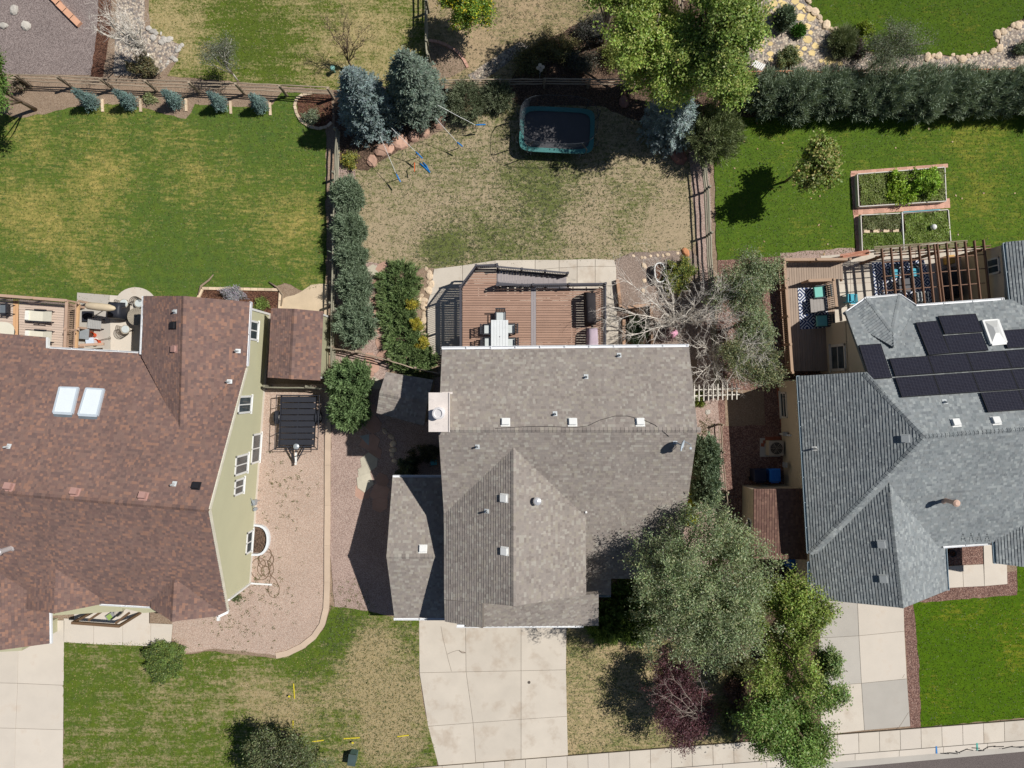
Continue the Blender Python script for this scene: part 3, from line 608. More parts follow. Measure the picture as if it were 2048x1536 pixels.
class Roof:
    def __init__(s, house, pal, fascia, exposure=0.145, thick=0.02, seed=1, jitter=0.1):
        s.h = house; s.pal = pal; s.e = exposure; s.t = thick; s.seed = seed; s.j = jitter
        s.deck = MB(); s.field = MB(); s.cands = []; s.caps = MB(); s.fascia = fascia; s.pid = 0
    def color(s, rr):
        i = rr.choices(range(len(s.pal)), [p[1] for p in s.pal])[0]; return i
    def slope(s, pl, pieces):
        s.pid += 1; n = pl.n; u = Vector((0, 0, 1)).cross(n).normalized(); v = n.cross(u).normalized(); o = pl.p
        for pc in pieces:
            w_ = [pl.ray(*p) for p in pc]
            lp = [((q - o).dot(u), (q - o).dot(v)) for q in w_]
            ar = sum(lp[i][0] * lp[(i + 1) % len(lp)][1] - lp[(i + 1) % len(lp)][0] * lp[i][1] for i in range(len(lp)))
            if ar < 0: lp = lp[::-1]; w_ = w_[::-1]
            s.deck.hexa([q - n * 0.16 for q in w_], [q - n * 0.004 for q in w_])
            b0, b1 = min(p[1] for p in lp), max(p[1] for p in lp); a0, a1 = min(p[0] for p in lp), max(p[0] for p in lp)
            for k in range(math.floor(b0 / s.e), math.ceil(b1 / s.e)):
                rr = random.Random(s.seed * 7919 + s.pid * 101 + k); x = math.floor(a0) - 1 - rr.random() * 0.5
                lo, hi = k * s.e, (k + 1) * s.e
                while x < a1:
                    wd = rr.choice((0.08, 0.1, 0.13, 0.13, 0.16, 0.2, 0.24)); ci = s.color(rr); lift = rr.choice((0, 0.007)); br = rr.uniform(1 - s.j, 1 + s.j)
                    x0 = x; x += wd
                    if x < a0: continue
                    q = [(x0, lo), (x0 + wd, lo), (x0 + wd, hi), (x0, hi)]; full = True
                    for i in range(len(lp)):
                        A, B = lp[i], lp[(i + 1) % len(lp)]
                        d = [(B[0] - A[0]) * (p[1] - A[1]) - (B[1] - A[1]) * (p[0] - A[0]) for p in q]
                        if min(d) < 0:
                            full = False; q = clip_half(q, A, B)
                            if len(q) < 3: break
                    if len(q) < 3: continue
                    t = s.t + lift
                    if full and wd >= 0.2: s.cands.append((wd, ci, t, o + u * x0 + v * lo, u, v, n, br))
                    else: s.emit(q, lo, t, o, u, v, n, ci, br)
    def emit(s, q, lo, t, o, u, v, n, ci, br):
        c = s.pal[ci][0]; c = (c[0] * br, c[1] * br, c[2] * br)
        hh = lambda b: t * (1 - (b - lo) / s.e) + 0.003
        s.field.quad([o + u * a + v * b + n * hh(b) for a, b in q], c)
        bl = [p for p in q if abs(p[1] - lo) < 1e-6]
        if len(bl) >= 2:
            x0, x1 = min(p[0] for p in bl), max(p[0] for p in bl)
            s.field.quad([o + u * x0 + v * lo - n * 0.002, o + u * x1 + v * lo - n * 0.002, o + u * x1 + v * lo + n * hh(lo), o + u * x0 + v * lo + n * hh(lo)], c)
            for xx in (x0, x1):
                s.field.quad([o + u * xx + v * lo - n * 0.002, o + u * xx + v * lo + n * hh(lo), o + u * xx + v * (lo + s.e * .9)], c)
    def ridge(s, p, q, pa, pb=None, wd=0.15, step=0.2):
        """cap shingles along a ridge or hip from p (low end) to q"""
        p, q = Vector(p), Vector(q); d = (q - p); n = max(1, int(d.length / step)); d /= n
        rr = random.Random(len(s.caps.v) + s.seed); dn = d.normalized()
        def side(pl):
            t = dn.cross(pl.n).normalized(); return t
        ta = side(pa); tb = -side(pb) if pb else -ta
        if ta.z > 0: ta = -ta
        if tb.z > 0: tb = -tb
        up = ((pa.n + (pb.n if pb else pa.n)) / 2).normalized()
        for k in range(n):
            c = s.pal[s.color(rr)][0]; f = rr.uniform(.88, 1.08); c = tuple(x * f for x in c)
            a = p + d * k; b = p + d * (k + 1.05); h0, h1 = up * 0.052, up * 0.03
            s.caps.quad([a + h0, b + h1, b + ta * wd + h1 * .8, a + ta * wd + h0 * .8], c); s.caps.quad([a + h0, b + h1, b + tb * wd + h1 * .8, a + tb * wd + h0 * .8], c)
            s.caps.quad([a + h0, a + ta * wd + h0 * .8, a + ta * wd, a], c); s.caps.quad([a + h0, a + tb * wd + h0 * .8, a + tb * wd, a], c)
    def finish(s, single=300):
        s.obj = s.deck.build('roof', s.fascia, s.h)
        s.cands.sort(key=lambda c: -c[0] - 0.01 * c[3].z)
        cache = {}
        for i, (wd, ci, t, p, u, v, n, br) in enumerate(s.cands):
            if i < single:
                key = (wd, ci, round(t, 3))
                if key not in cache:
                    mb = MB(); c = s.pal[ci][0]; e = s.e
                    mb.hexa([(0, 0, -.002), (wd, 0, -.002), (wd, e, 0), (0, e, 0)], [(0, 0, t + .003), (wd, 0, t + .003), (wd, e, .003), (0, e, .003)], c); cache[key] = mb.mesh('shingle', m_shingle)
                M4 = Matrix((u, v, n)).transposed().to_4x4(); M4.translation = p
                place('shingle', cache[key], s.obj, M4)
            else:
                lo = 0.0; s.emit([(0, 0), (wd, 0), (wd, s.e), (0, s.e)], 0.0, t, p, u, v, n, ci, br)
        s.field.build('shingle_field', m_shingle, s.obj, kind='stuff')
        if s.caps.v: s.caps.build('ridge_cap', m_shingle, s.obj, kind='stuff')
        return s.obj
def gutter(parent, p, q, m, w_=0.13, h=0.1, name='gutter'):
    mb = MB(); p, q = Vector(p), Vector(q); d = (q - p).normalized(); sd = Vector((d.y, -d.x, 0)).normalized()
    mb.beam(p - Vector((0, 0, h)), q - Vector((0, 0, h)), w_, 0.015)
    for k in (-1, 1): mb.beam(p + sd * k * w_ / 2 - Vector((0, 0, h / 2)), q + sd * k * w_ / 2 - Vector((0, 0, h / 2)), 0.022, h)
    n = max(1, int((q - p).length / 1.2))
    for k in range(n + 1):
        c = p.lerp(q, k / n); mb.beam(c - sd * w_ / 2, c + sd * w_ / 2, 0.035, 0.02)
    return mb.build(name, m, parent)
def pipe_vent(parent, pl, px, py, h=0.35, r=0.05, m=None, name='vent_pipe'):
    c = pl.ray(px, py); mb = MB()
    u = Vector((0, 0, 1)).cross(pl.n).normalized(); v = pl.n.cross(u)
    mb.hexa([c + u * a * .11 + v * b * .13 + pl.n * 0.012 for a, b in ((-1, -1), (1, -1), (1, 1), (-1, 1))], [c + u * a * .11 + v * b * .13 + pl.n * 0.04 for a, b in ((-1, -1), (1, -1), (1, 1), (-1, 1))])
    mb.lathe(c - Vector((0, 0, .1)), [(r * 1.6, 0), (r * 1.3, .2), (r, .26), (r, h), (r * .8, h + .01), (r * .75, h - .12), (0, h - .12)], 10)
    return mb.build(name, m or m_pipe, parent)
def box_vent(parent, pl, px, py, m, sz=0.36, name='box_vent', h=0.16):
    c = pl.ray(px, py); u = Vector((0, 0, 1)).cross(pl.n).normalized(); v = pl.n.cross(u); mb = MB(); a = sz / 2
    R = lambda k, zz: [c + u * x * a * k + v * y * a * k + pl.n * zz for x, y in ((-1, -1), (1, -1), (1, 1), (-1, 1))]
    mb.hexa(R(1.25, 0.01), R(1.25, 0.035)); mb.hexa(R(.8, 0.03), R(.8, h * .7)); mb.hexa(R(1.0, h * .7), R(.94, h))
    return mb.build(name, m, parent)
def wall_window(house, pl, e_h, px4, m_frame, z_min=0.1, depth=0.05, mull='v', name='window', wd=0.09):
    """window on a vertical wall plane; px4 = left,right,top,bottom mid-edge pixels; e_h = unit horizontal vector along the wall"""
    q = [pl.ray(*p) for p in px4]; hs = sorted([(x - pl.p).dot(e_h) for x in q[2:]]) if abs(e_h.y) > abs(e_h.x) else sorted([(x - pl.p).dot(e_h) for x in q[:2]])
    zs = sorted([x.z for x in q[:2]]) if abs(e_h.y) > abs(e_h.x) else sorted([x.z for x in q[2:]])
    z0, z1 = max(zs[0], z_min), max(zs[1], z_min + .5); h0, h1 = hs
    return window_at(house, pl, e_h, h0, h1, z0, z1, m_frame, mull, name, wd)
def window_at(house, pl, e_h, h0, h1, z0, z1, m_frame, mull='v', name='window', wd=0.09):
    n = Vector((pl.n.x, pl.n.y, 0)).normalized(); mb = MB()
    if n.dot(Vector((0, 0, H)) - pl.p) < 0: n = -n
    base = Vector((pl.p.x, pl.p.y, 0))
    W = lambda h, z, d: base + e_h * h + Vector((0, 0, z)) + n * d
    for (a, b, c, d_) in ((h0, h1, z0, z0 + wd), (h0, h1, z1 - wd, z1), (h0, h0 + wd, z0, z1), (h1 - wd, h1, z0, z1)):
        mb.hexa([W(a, c, .0), W(b, c, .0), W(b, d_, .0), W(a, d_, .0)], [W(a, c, .05), W(b, c, .05), W(b, d_, .05), W(a, d_, .05)])
    mid = (h0 + h1) / 2; zm = (z0 + z1) / 2
    if mull == 'v': mb.hexa([W(mid - .03, z0, .0), W(mid + .03, z0, .0), W(mid + .03, z1, .0), W(mid - .03, z1, .0)], [W(mid - .03, z0, .04), W(mid + .03, z0, .04), W(mid + .03, z1, .04), W(mid - .03, z1, .04)])
    if mull == 'h': mb.hexa([W(h0, zm - .03, .0), W(h1, zm - .03, .0), W(h1, zm + .03, .0), W(h0, zm + .03, .0)], [W(h0, zm - .03, .04), W(h1, zm - .03, .04), W(h1, zm + .03, .04), W(h0, zm + .03, .04)])
    f = mb.build(name, m_frame, house)
    sill = MB(); sill.hexa([W(h0 - .06, z0 - .06, 0), W(h1 + .06, z0 - .06, 0), W(h1 + .06, z0 - .002, 0), W(h0 - .06, z0 - .002, 0)], [W(h0 - .06, z0 - .06, .09), W(h1 + .06, z0 - .06, .09), W(h1 + .06, z0 - .002, .09), W(h0 - .06, z0 - .002, .09)]); sill.build('sill', m_frame, f)
    spans = [(h0 + wd, h1 - wd, z0 + wd, z1 - wd)]
    if mull == 'v': spans = [(h0 + wd, mid - .03, z0 + wd, z1 - wd), (mid + .03, h1 - wd, z0 + wd, z1 - wd)]
    if mull == 'h': spans = [(h0 + wd, h1 - wd, z0 + wd, zm - .03), (h0 + wd, h1 - wd, zm + .03, z1 - wd)]
    for a, b, c, d_ in spans:
        g_ = MB(); g_.hexa([W(a, c, .008), W(b, c, .008), W(b, d_, .008), W(a, d_, .008)], [W(a, c, .022), W(b, c, .022), W(b, d_, .022), W(a, d_, .022)]); g_.build('pane', m_glass, f)
    return f
# ---------------------------------------------------------------- centre house
hc = thing('house', 'grey brown shingled house in the middle with pale chimney and back deck', 'house', (0, -5, 0))
PAL_C = [(srgb(152, 143, 135), 5), (srgb(146, 138, 131), 5), (srgb(164, 158, 148), 2.4), (srgb(139, 130, 123), 2.5), (srgb(155, 147, 136), 2.5)]
rc = Roof(hc, PAL_C, m_fascia, 0.14, 0.02, 11, 0.045)
cN = Plane((-3.5, -2.2, 7.9), (9, -2.2, 7.9), (-3.5, 1.84, 5.68)); cS = Plane((-3.5, -2.2, 7.9), (9, -2.2, 7.9), (0, -10.6, 3.28))
cW = Plane((0.08, -3, 7.4), (0.08, -10, 7.4), (-3.52, -8, 5.42)); cE = Plane((0.08, -3, 7.4), (0.08, -10, 7.4), (3.8, -8, 5.35))
cK = Plane(P(965, 1204, 6.5), P(1172, 1190, 5.35), P(965, 1254, 5.5))
gN = Plane((-6.6, -9.07, 4.6), (-3, -9.07, 4.6), (-6.6, -5.13, 3.0)); gS = Plane((-6.6, -9.07, 4.6), (-3, -9.07, 4.6), (-6.6, -12.83, 3.0))
rc.slope(cN, [[(877, 860), (1395, 860), (1378, 695), (884, 700)]])
rc.slope(cS, [[(877, 860), (1395, 860), (1354, 1157), (1172, 1157), (888, 1030)], [(1172, 1157), (1222, 1157), (1222, 1190), (1172, 1190)]])
rc.slope(cW, [[(1027, 888), (1027, 1212), (965, 1206), (889, 1200), (887, 1010)], [(965, 1206), (965, 1256), (890, 1243), (889, 1200)]])
rc.slope(cE, [[(1027, 888), (1172, 1010), (1172, 1190), (1027, 1212)]])
rc.slope(cK, [[(965, 1204), (1172, 1189), (1197, 1187), (1197, 1251), (930, 1253)]])
rc.slope(gN, [[(773, 1113), (905, 1113), (905, 955), (785, 955)]]); rc.slope(gS, [[(773, 1113), (905, 1113), (905, 1236), (789, 1236)]])
rc.ridge((-3.52, -2.2, 7.9), (9.05, -2.2, 7.9), cN, cS); rc.ridge(cW.ray(1027, 1212), cW.ray(1027, 892), cW, cE); rc.ridge(gN.ray(773, 1113), gN.ray(903, 1113), gN, gS)
roof_c = rc.finish()
m_siding_c = mat('siding_taupe', srgb(186, 174, 156), 0.85, 0.06)
mb = MB(); extrude(mb, [(-6.6, 0), (1.45, 0), (1.45, 5.6), (-2.2, 7.6), (-6.6, 5.2)], 'x', -3.15, 8.65)
extrude(mb, [(-3.1, 0), (3.5, 0), (3.5, 5.1), (0.08, 7.1), (-3.1, 5.3)], 'y', -10.55, -5.0); mb.box((0.25, -11.3, 2.1), (6.7, 1.5, 4.2)); mb.box((6.2, -8.0, 1.6), (4.7, 3.0, 3.2))
extrude(mb, [(-12.45, 0), (-5.5, 0), (-5.5, 2.88), (-9.07, 4.35), (-12.45, 2.88)], 'x', -6.3, -2.9)
mb.build('wall', m_siding_c, hc)
gutter(roof_c, cN.ray(884, 698) + Vector((0, .05, .02)), cN.ray(1377, 693) + Vector((0, .05, .02)), m_gutter_white)
gutter(roof_c, cK.ray(914, 1252.5), cK.ray(1166, 1252.5), m_gutter_white); gutter(roof_c, cS.ray(1174, 1191.5), cS.ray(1221, 1191.5), m_gutter_grey)
gutter(roof_c, gN.ray(786, 953), gN.ray(888, 953), m_gutter_white); gutter(roof_c, gS.ray(788, 1238), gS.ray(892, 1238), m_gutter_white)
for (a, b_) in ((1011, 845), (1145, 845), (1280, 845)): box_vent(roof_c, cN, a, b_, m_white)
for (a, b_) in ((1009, 996), (1010, 1102)): box_vent(roof_c, cW, a, b_, m_white)
box_vent(roof_c, gN, 846, 1098, m_white)
for (a, b_) in ((1238, 711), (1172, 754), (1110, 828)): pipe_vent(roof_c, cN, a, b_, 0.4)
pipe_vent(roof_c, cS, 955, 893, 0.45); pipe_vent(roof_c, cW, 974, 1022, 0.5)
mb = MB(); c = cE.ray(1074, 1000); mb.lathe(c, [(.14, 0), (.12, .1), (.12, .32), (.2, .34), (.21, .44), (.16, .5), (0, .54)], 16); mb.build('flue_cap', mat('bright_metal', srgb(240, 240, 240), 0.25, 0.03, metal=.5, spec=.6), roof_c)
b = MB(); b.lathe(cS.ray(1172, 1024) - Vector((0, 0, .05)), [(.06, 0), (.06, .12), (.0, .14)], 8); b.build('flashing', m_white, roof_c)
# chimney chase
ch = MB(); ch.box((-3.405, -1.32, 4.3), (0.84, 1.68, 8.6)); chim = ch.build('chimney', mat('chimney_siding', srgb(196, 184, 168), 0.85, 0.08), hc)
b = MB(); b.box((-3.405, -1.32, 8.66), (1.0, 1.84, 0.12)); b.box((-2.93, -1.32, 8.7), (.05, 1.86, .16)); b.box((-3.05, -.42, 8.5), (.5, .1, .1)); b.build('chimney_cap', mat('cap_stucco', srgb(222, 212, 204), 0.8, 0.1, 2.0, stain=(srgb(176, 170, 168), 1.7, .58, .6)), chim)
b = MB(); b.lathe((-3.42, -1.36, 8.72), [(.3, 0), (.27, .05), (.2, .1), (.2, .34), (.26, .36), (.27, .46), (.2, .47), (.19, .4), (0, .4)], 20); b.build('flue', mat('flue_white', srgb(238, 234, 232), 0.3, 0.05, metal=.3), chim)
# satellite dish on the roof: a thing of its own
q = cS.ray(1350, 884); dish = thing('satellite_dish', 'grey satellite dish on the right end of the middle roof', 'satellite dish', q)
b = MB(); b.tube([q - Vector((0, 0, .05)), q + Vector((0, 0, .35)), q + Vector((.12, -.08, .6))], .03, 8); b.box((q.x, q.y, q.z + .02), (.2, .2, .05)); b.build('mast', m_galv, dish)
b = MB(); ax = Vector((.75, -.25, .35)).normalized(); u = ax.orthogonal().normalized(); v = ax.cross(u); cc = q + Vector((.16, -.1, .62)); n = 20; rings = []
for r_, d_ in ((0.0, 0.0), (.11, .012), (.2, .035), (.27, .065)): rings.append([cc + (u * math.cos(2 * math.pi * k / n) * 1.12 + v * math.sin(2 * math.pi * k / n)) * r_ + ax * d_ for k in range(n)])
for thick in (0, -.02):
    for r0, r1 in zip(rings, rings[1:]):
        for k in range(n): b.quad([r0[k] + ax * thick, r0[(k + 1) % n] + ax * thick, r1[(k + 1) % n] + ax * thick, r1[k] + ax * thick])
b.build('reflector', mat('dish_grey', srgb(186, 196, 204), 0.45, 0.05), dish, True)
b = MB(); b.tube([cc - v * .3 + ax * .05, cc - v * .2 + ax * .4, cc + ax * .45], .018, 6); b.box(tuple(cc + ax * .45), (.1, .1, .1)); b.build('feed_arm', m_galv, dish)
cab = MB(); cp = [(1338, 873), (1325, 862), (1310, 850), (1288, 840), (1255, 832), (1230, 832), (1200, 840), (1175, 852), (1150, 855), (1100, 853), (1060, 853), (1020, 855), (990, 857)]
cab.tube([(cN.ray(x, y, .035) if y < 859 else cS.ray(x, y, .035)) for x, y in cp], .012, 5); cab.build('cable', m_black, dish)
# ---------------------------------------------------------------- west house
hw = thing('house', 'house with brown shingles and pale green gable siding on the left', 'house', (-20, -4, 0))
PAL_W = [(srgb(131, 107, 98), 5), (srgb(125, 101, 94), 4), (srgb(151, 117, 101), 2.2), (srgb(116, 96, 91), 3), (srgb(138, 110, 99), 3)]
rw = Roof(hw, PAL_W, mat('fascia_brown', srgb(110, 84, 76), 0.8), 0.14, 0.02, 21, 0.05)
R0, R1 = P(0, 985, 7.2), P(417, 1020, 7.2)
wN = Plane(R0, R1, P(280, 707, 3.4)); wS = Plane(R0, R1, P(455, 1222, 3.9))
rw.slope(wN, [[(417, 1020), (95, 993), (95, 697), (283, 707), (493, 733)], [(95, 993), (-260, 963), (-260, 645), (95, 675)]])
rw.slope(wS, [[(417, 1020), (455, 1222), (200, 1207), (95, 1200), (95, 993)], [(95, 993), (95, 1200), (-260, 1170), (-260, 963)]])
bE = Plane(P(345, 1243, 4.9), P(350, 1150, 4.9), P(455, 1224, 3.7)); bW = Plane(P(345, 1243, 4.9), P(350, 1150, 4.9), P(303, 1216, 4.1))
rw.slope(bE, [[(350, 1150), (345, 1243), (437, 1232), (456, 1222), (440, 1150)]]); rw.slope(bW, [[(350, 1150), (345, 1243), (302, 1216), (302, 1190)]])
aE = Plane(P(108, 1227, 4.9), P(111, 1135, 4.9), P(200, 1210, 4.0)); aW = Plane(P(108, 1227, 4.9), P(111, 1135, 4.9), P(60, 1215, 4.2))
rw.slope(aE, [[(111, 1135), (108, 1227), (200, 1209), (195, 1165)]]); rw.slope(aW, [[(111, 1135), (108, 1227), (50, 1217), (60, 1160)]])
kE = Plane(P(98, 1225, 3.6), P(99, 1287, 3.6), P(0, 1300, 4.6))
rw.slope(kE, [[(98, 1215), (99, 1287), (-110, 1315), (-110, 1080), (60, 1110)]])
nW = Plane(P(368, 592, 5.26), P(361, 862, 5.26), P(288, 594, 3.77)); nE = Plane(P(368, 592, 5.26), P(361, 862, 5.26), P(500, 604, 3.77))
rw.slope(nW, [[(368, 592), (361, 862), (283, 712), (288, 592)]]); rw.slope(nE, [[(368, 592), (500, 604), (493, 733), (361, 862)]])
rw.ridge(P(417, 1020, 7.2), P(-260, 963, 7.2), wN, wS); rw.ridge(P(368, 592, 5.26), P(361, 855, 5.26), nW, nE); rw.ridge(P(345, 1243, 4.9), P(349, 1165, 4.9), bE, bW)
roof_w = rw.finish()
OW = P(500.6, 1165.5, 0); aw = math.radians(4.2); eW = Vector((math.cos(aw), -math.sin(aw), 0)); nvW = Vector((math.sin(aw), math.cos(aw), 0))
LW = lambda u, v, z: OW + eW * u + nvW * v + Vector((0, 0, z))
m_green = mat('siding_green', srgb(186, 183, 152), 0.85, 0.04, 0.7, 0.03)
mb = MB(); mb.prism([LW(0, 0, 0), LW(0, 15.9, 0), LW(-5.4, 15.9, 0), LW(-5.4, 12.6, 0), LW(-16, 12.6, 0), LW(-16, 0.6, 0)], 0, 3.25); mb.prism([P(-60, 1225), P(116, 1236), P(116, 1262), P(-60, 1272)], 0, 3.1)
mb.prism([P(302, 1180), P(345, 1190), P(470, 1180), P(498, 1160), P(480, 1100), P(300, 1100)], 0, 3.3)
mb.prism([P(140, 1100), P(300, 1100), P(300, 1190), P(140, 1200)], 0, 3.0); mb.prism([LW(-16, 0.6, 0), LW(-16, 12.6, 0), LW(-30, 12.6, 0), LW(-30, 0.6, 0)], 0, 2.9)
wall_w = mb.build('wall', m_green, hw)
# east gable in lapped boards
def gable_z(v):
    p = LW(0.03, v, 0); return min(wS.z(p.x, p.y), max(wN.z(p.x, p.y), 3.72)) - 0.2
VS = [15.9 * k / 200 for k in range(201)]; ZS = [gable_z(v) for v in VS]
def gable_v(z):
    k = [v for v, zz in zip(VS, ZS) if zz >= z]; return (k[0], k[-1]) if k else None
lap = MB(); z = 0.3; e_ = 0.17
while gable_v(z + e_):
    a = gable_v(z); b_ = gable_v(z + e_)
    lap.hexa([LW(0.0, a[0], z), LW(0.0, a[1], z), LW(0.0, b_[1], z + e_), LW(0.0, b_[0], z + e_)], [LW(.042, a[0], z), LW(.042, a[1], z), LW(.006, b_[1], z + e_), LW(.008, b_[0], z + e_)])
    z += e_
lap.build('siding_board', m_green, wall_w, kind='stuff')
gm = MB()
for v_0, v_1, z_0, z_1 in zip(VS[:-1:4], VS[4::4], ZS[:-1:4], ZS[4::4]): gm.hexa([LW(-.2, v_0, 3.1), LW(-.2, v_1, 3.1), LW(-.2, v_1, z_1), LW(-.2, v_0, z_0)], [LW(-.004, v_0, 3.1), LW(-.004, v_1, 3.1), LW(-.004, v_1, z_1), LW(-.004, v_0, z_0)])
gm.build('gable_backing', m_green, wall_w)
b = MB(); b.beam(LW(0.0, -.05, .15), LW(0.0, 15.95, .15), .1, .3); b.build('foundation', mat('foundation', srgb(228, 220, 206), 0.85, .06), hw)
for vv in (0.02, 15.88): b = MB(); b.beam(LW(.03, vv, 0.3), LW(.03, vv, 3.5), .1, .12); b.build('corner_trim', m_white, hw)
b = MB(); b.beam(wS.ray(454, 1219) - Vector((0, 0, .1)), wS.ray(418, 1021) - Vector((0, 0, .1)), .06, .2); b.beam(wN.ray(418, 1020) - Vector((0, 0, .1)), wN.ray(493, 735) - Vector((0, 0, .1)), .06, .2); b.build('rake_board', mat('trim_cream', srgb(226, 220, 200), 0.7), hw)
plW = Plane(LW(0.03, 0, 0), LW(0.03, 5, 0), LW(0.03, 0, 3)); plW.n = eW.copy()
wn = nvW
for (L_, R_, T_, B_, mu) in (((476, 810), (502, 807), (490, 791), (488, 827), 'v'), ((470, 930), (495, 926), (483, 909), (481, 949), 'v'), ((468.5, 975), (487, 972), (478, 957), (476, 990), 'v')):
    wall_window(hw, plW, wn, (L_, R_, T_, B_), m_white, 0.35, mull=mu, wd=0.11)
v9 = (P(524, 924) - OW).dot(nvW); window_at(hw, plW, wn, v9, v9 + 1.75, 0.12, 1.5, m_white, 'v', wd=.11)
window_at(hw, plW, wn, 14.2, 15.3, 1.9, 3.2, m_white, 'v', wd=0.11)
v0 = (P(505, 1100) - OW).dot(nvW); window_at(hw, plW, wn, v0, v0 + 1.3, 0.32, 1.25, m_white, 'v', wd=.1)
m_gw = m_gutter_white
gutter(roof_w, wN.ray(96, 696), wN.ray(283, 706), m_gw); gutter(roof_w, nW.ray(287, 593), nW.ray(282, 708), m_gw, 0.16); gutter(roof_w, nE.ray(501, 604), nE.ray(494, 732), m_gw)
b = MB(); b.beam(wN.ray(96, 676), wN.ray(96, 697), .1, .18); b.build('fascia', m_white, roof_w)
gutter(roof_w, wS.ray(200, 1208.5), wS.ray(303, 1214), m_gw); gutter(roof_w, kE.ray(99.5, 1226), kE.ray(100.5, 1287), m_gw, .15)
b = MB(); b.beam(bE.ray(437, 1233), bE.ray(456, 1224), .12, .14); b.beam(bE.ray(456, 1224), bE.ray(452, 1200), .1, .14); b.beam(P(437, 1231, 3.6), P(437, 1241, 3.6), .14, .14); b.build('eave_return', m_white, roof_w)
b = MB(); b.beam(wS.ray(57, 1200, .05), wS.ray(72, 1200, .05), .08, .06); b.beam(wS.ray(72, 1200, .05), wS.ray(72, 1211, .05), .08, .06); b.build('flashing', m_white, roof_w)
m_bv = mat('vent_brown', srgb(178, 140, 130), 0.6, .05)
box_vent(roof_w, nW, 350, 698, m_bv, .34); box_vent(roof_w, nW, 348, 651, m_black, .34)
for (x_, y_) in ((20, 975), (152, 985), (288, 993)): box_vent(roof_w, wN, x_, y_, m_bv, .34, h=.3)
box_vent(roof_w, wN, 393, 972, m_black, .34, h=.2)
pipe_vent(roof_w, wN, 18, 893, .5); pipe_vent(roof_w, wN, 349, 968, .5); pipe_vent(roof_w, nE, 476, 702, .5); pipe_vent(roof_w, nE, 459, 763, .5); pipe_vent(roof_w, nW, 351, 623, .4)
c = wS.ray(22, 1096); b = MB(); b.lathe(c - Vector((0, 0, .1)), [(.2, 0), (.13, .2), (.13, .95), (.2, .97), (.2, 1.12), (.05, 1.2), (0, 1.2)], 16); b.build('flue_cap', MATS['bright_metal'], roof_w)
m_skyl = mat('skylight_glass', srgb(232, 240, 244), 0.15, 0.02, spec=.6)
for q4 in (((122, 776), (158, 777), (146, 829), (109, 827)), ((175, 778), (209, 780), (196, 833), (159, 831))):
    b = MB(); w4 = [wN.ray(*p) for p in q4]; cc = sum(w4, Vector()) / 4; nn = wN.n
    for i in range(4): b.beam(w4[i] + nn * .07, w4[(i + 1) % 4] + nn * .07, .1, .14)
    sk_ = b.build('skylight', mat('skylight_frame', srgb(196, 206, 214), .4, .04), hw)
    b = MB(); b.hexa([p + (cc - p) * .06 + nn * .06 for p in w4], [p + (cc - p) * .08 + nn * .12 for p in w4]); b.build('pane', m_skyl, sk_)
    b = MB(); b.beam(w4[2] + nn * .03 + (w4[2] - w4[1]).normalized() * .1, w4[3] + nn * .03 + (w4[3] - w4[0]).normalized() * .1, .2, .03); b.build('flashing', mat('lead_grey', srgb(110, 118, 124), .5), sk_)
b = MB(); b.beam(LW(.12, 0.0, .1), LW(1.3, -.0, .05), .09, .08); b.beam(LW(.09, 0.03, .1), LW(.09, 0.03, 3.4), .08, .09); b.build('downspout', m_white, hw)
b = MB(); b.box(tuple(LW(.16, 4.9, .75)), (.2, .3, .4), -aw); b.cyl(LW(.22, 4.5, .55), .1, .25, 12); b.tube([LW(.2, 4.5, .8), LW(.2, 4.9, 1.1), LW(.05, 5.2, 1.1)], .02, 6); b.tube([LW(.2, 4.9, .0), LW(.2, 4.9, .6)], .025, 6); b.build('gas_meter', m_galv, hw)
# window well
vw = v0 + .65; b = MB(); pts = []
for t in range(13):
    an = math.pi * t / 12; pts.append((0.62 * math.sin(an) ** .6 * 1.35, -math.cos(an) * .82))
for i in range(12):
    (u0, q0), (u1, q1) = pts[i], pts[i + 1]
    b.hexa([LW(.03 + u0, vw + q0, .0), LW(.03 + u1, vw + q1, .0), LW(.03 + u1 * 1.18, vw + q1 * 1.13, .0), LW(.03 + u0 * 1.18, vw + q0 * 1.13, .0)], [LW(.03 + u0, vw + q0, .28), LW(.03 + u1, vw + q1, .28), LW(.03 + u1 * 1.18, vw + q1 * 1.13, .28), LW(.03 + u0 * 1.18, vw + q0 * 1.13, .28)])
ww = b.build('window_well', mat('well_galv', srgb(226, 230, 232), .45, .05), hw)
b = MB(); b.prism([LW(.04 + u * .97, vw + q * .97, 0) for u, q in pts], 0.0, .05); b.build('well_floor', m_mulch_dark, ww)
# porch timber frame
pf = thing('porch_arbor', 'dark timber arbor frame over the left house front porch', 'arbor', P(205, 1240))
m_tim = mat('timber_dark', srgb(116, 92, 70), .85, .12, 2, .12, 40)
for a, c_ in (((178, 1240, 2.5), (205, 1222, 2.6)), ((232, 1246, 2.5), (258, 1226, 2.6))):
    b = MB(); b.beam(P(*a), P(*c_), .12, .16); b.build('rafter', m_tim, pf)
b = MB(); b.beam(P(144, 1245, 2.4), P(240, 1252, 2.4), .14, .18); b.build('beam', m_tim, pf)
for a in ((146, 1245), (238, 1252)):
    q = P(a[0], a[1], 2.4); b = MB(); b.beam((q.x, q.y, 0), (q.x, q.y, 2.32), .13, .13); b.build('post', m_tim, pf)
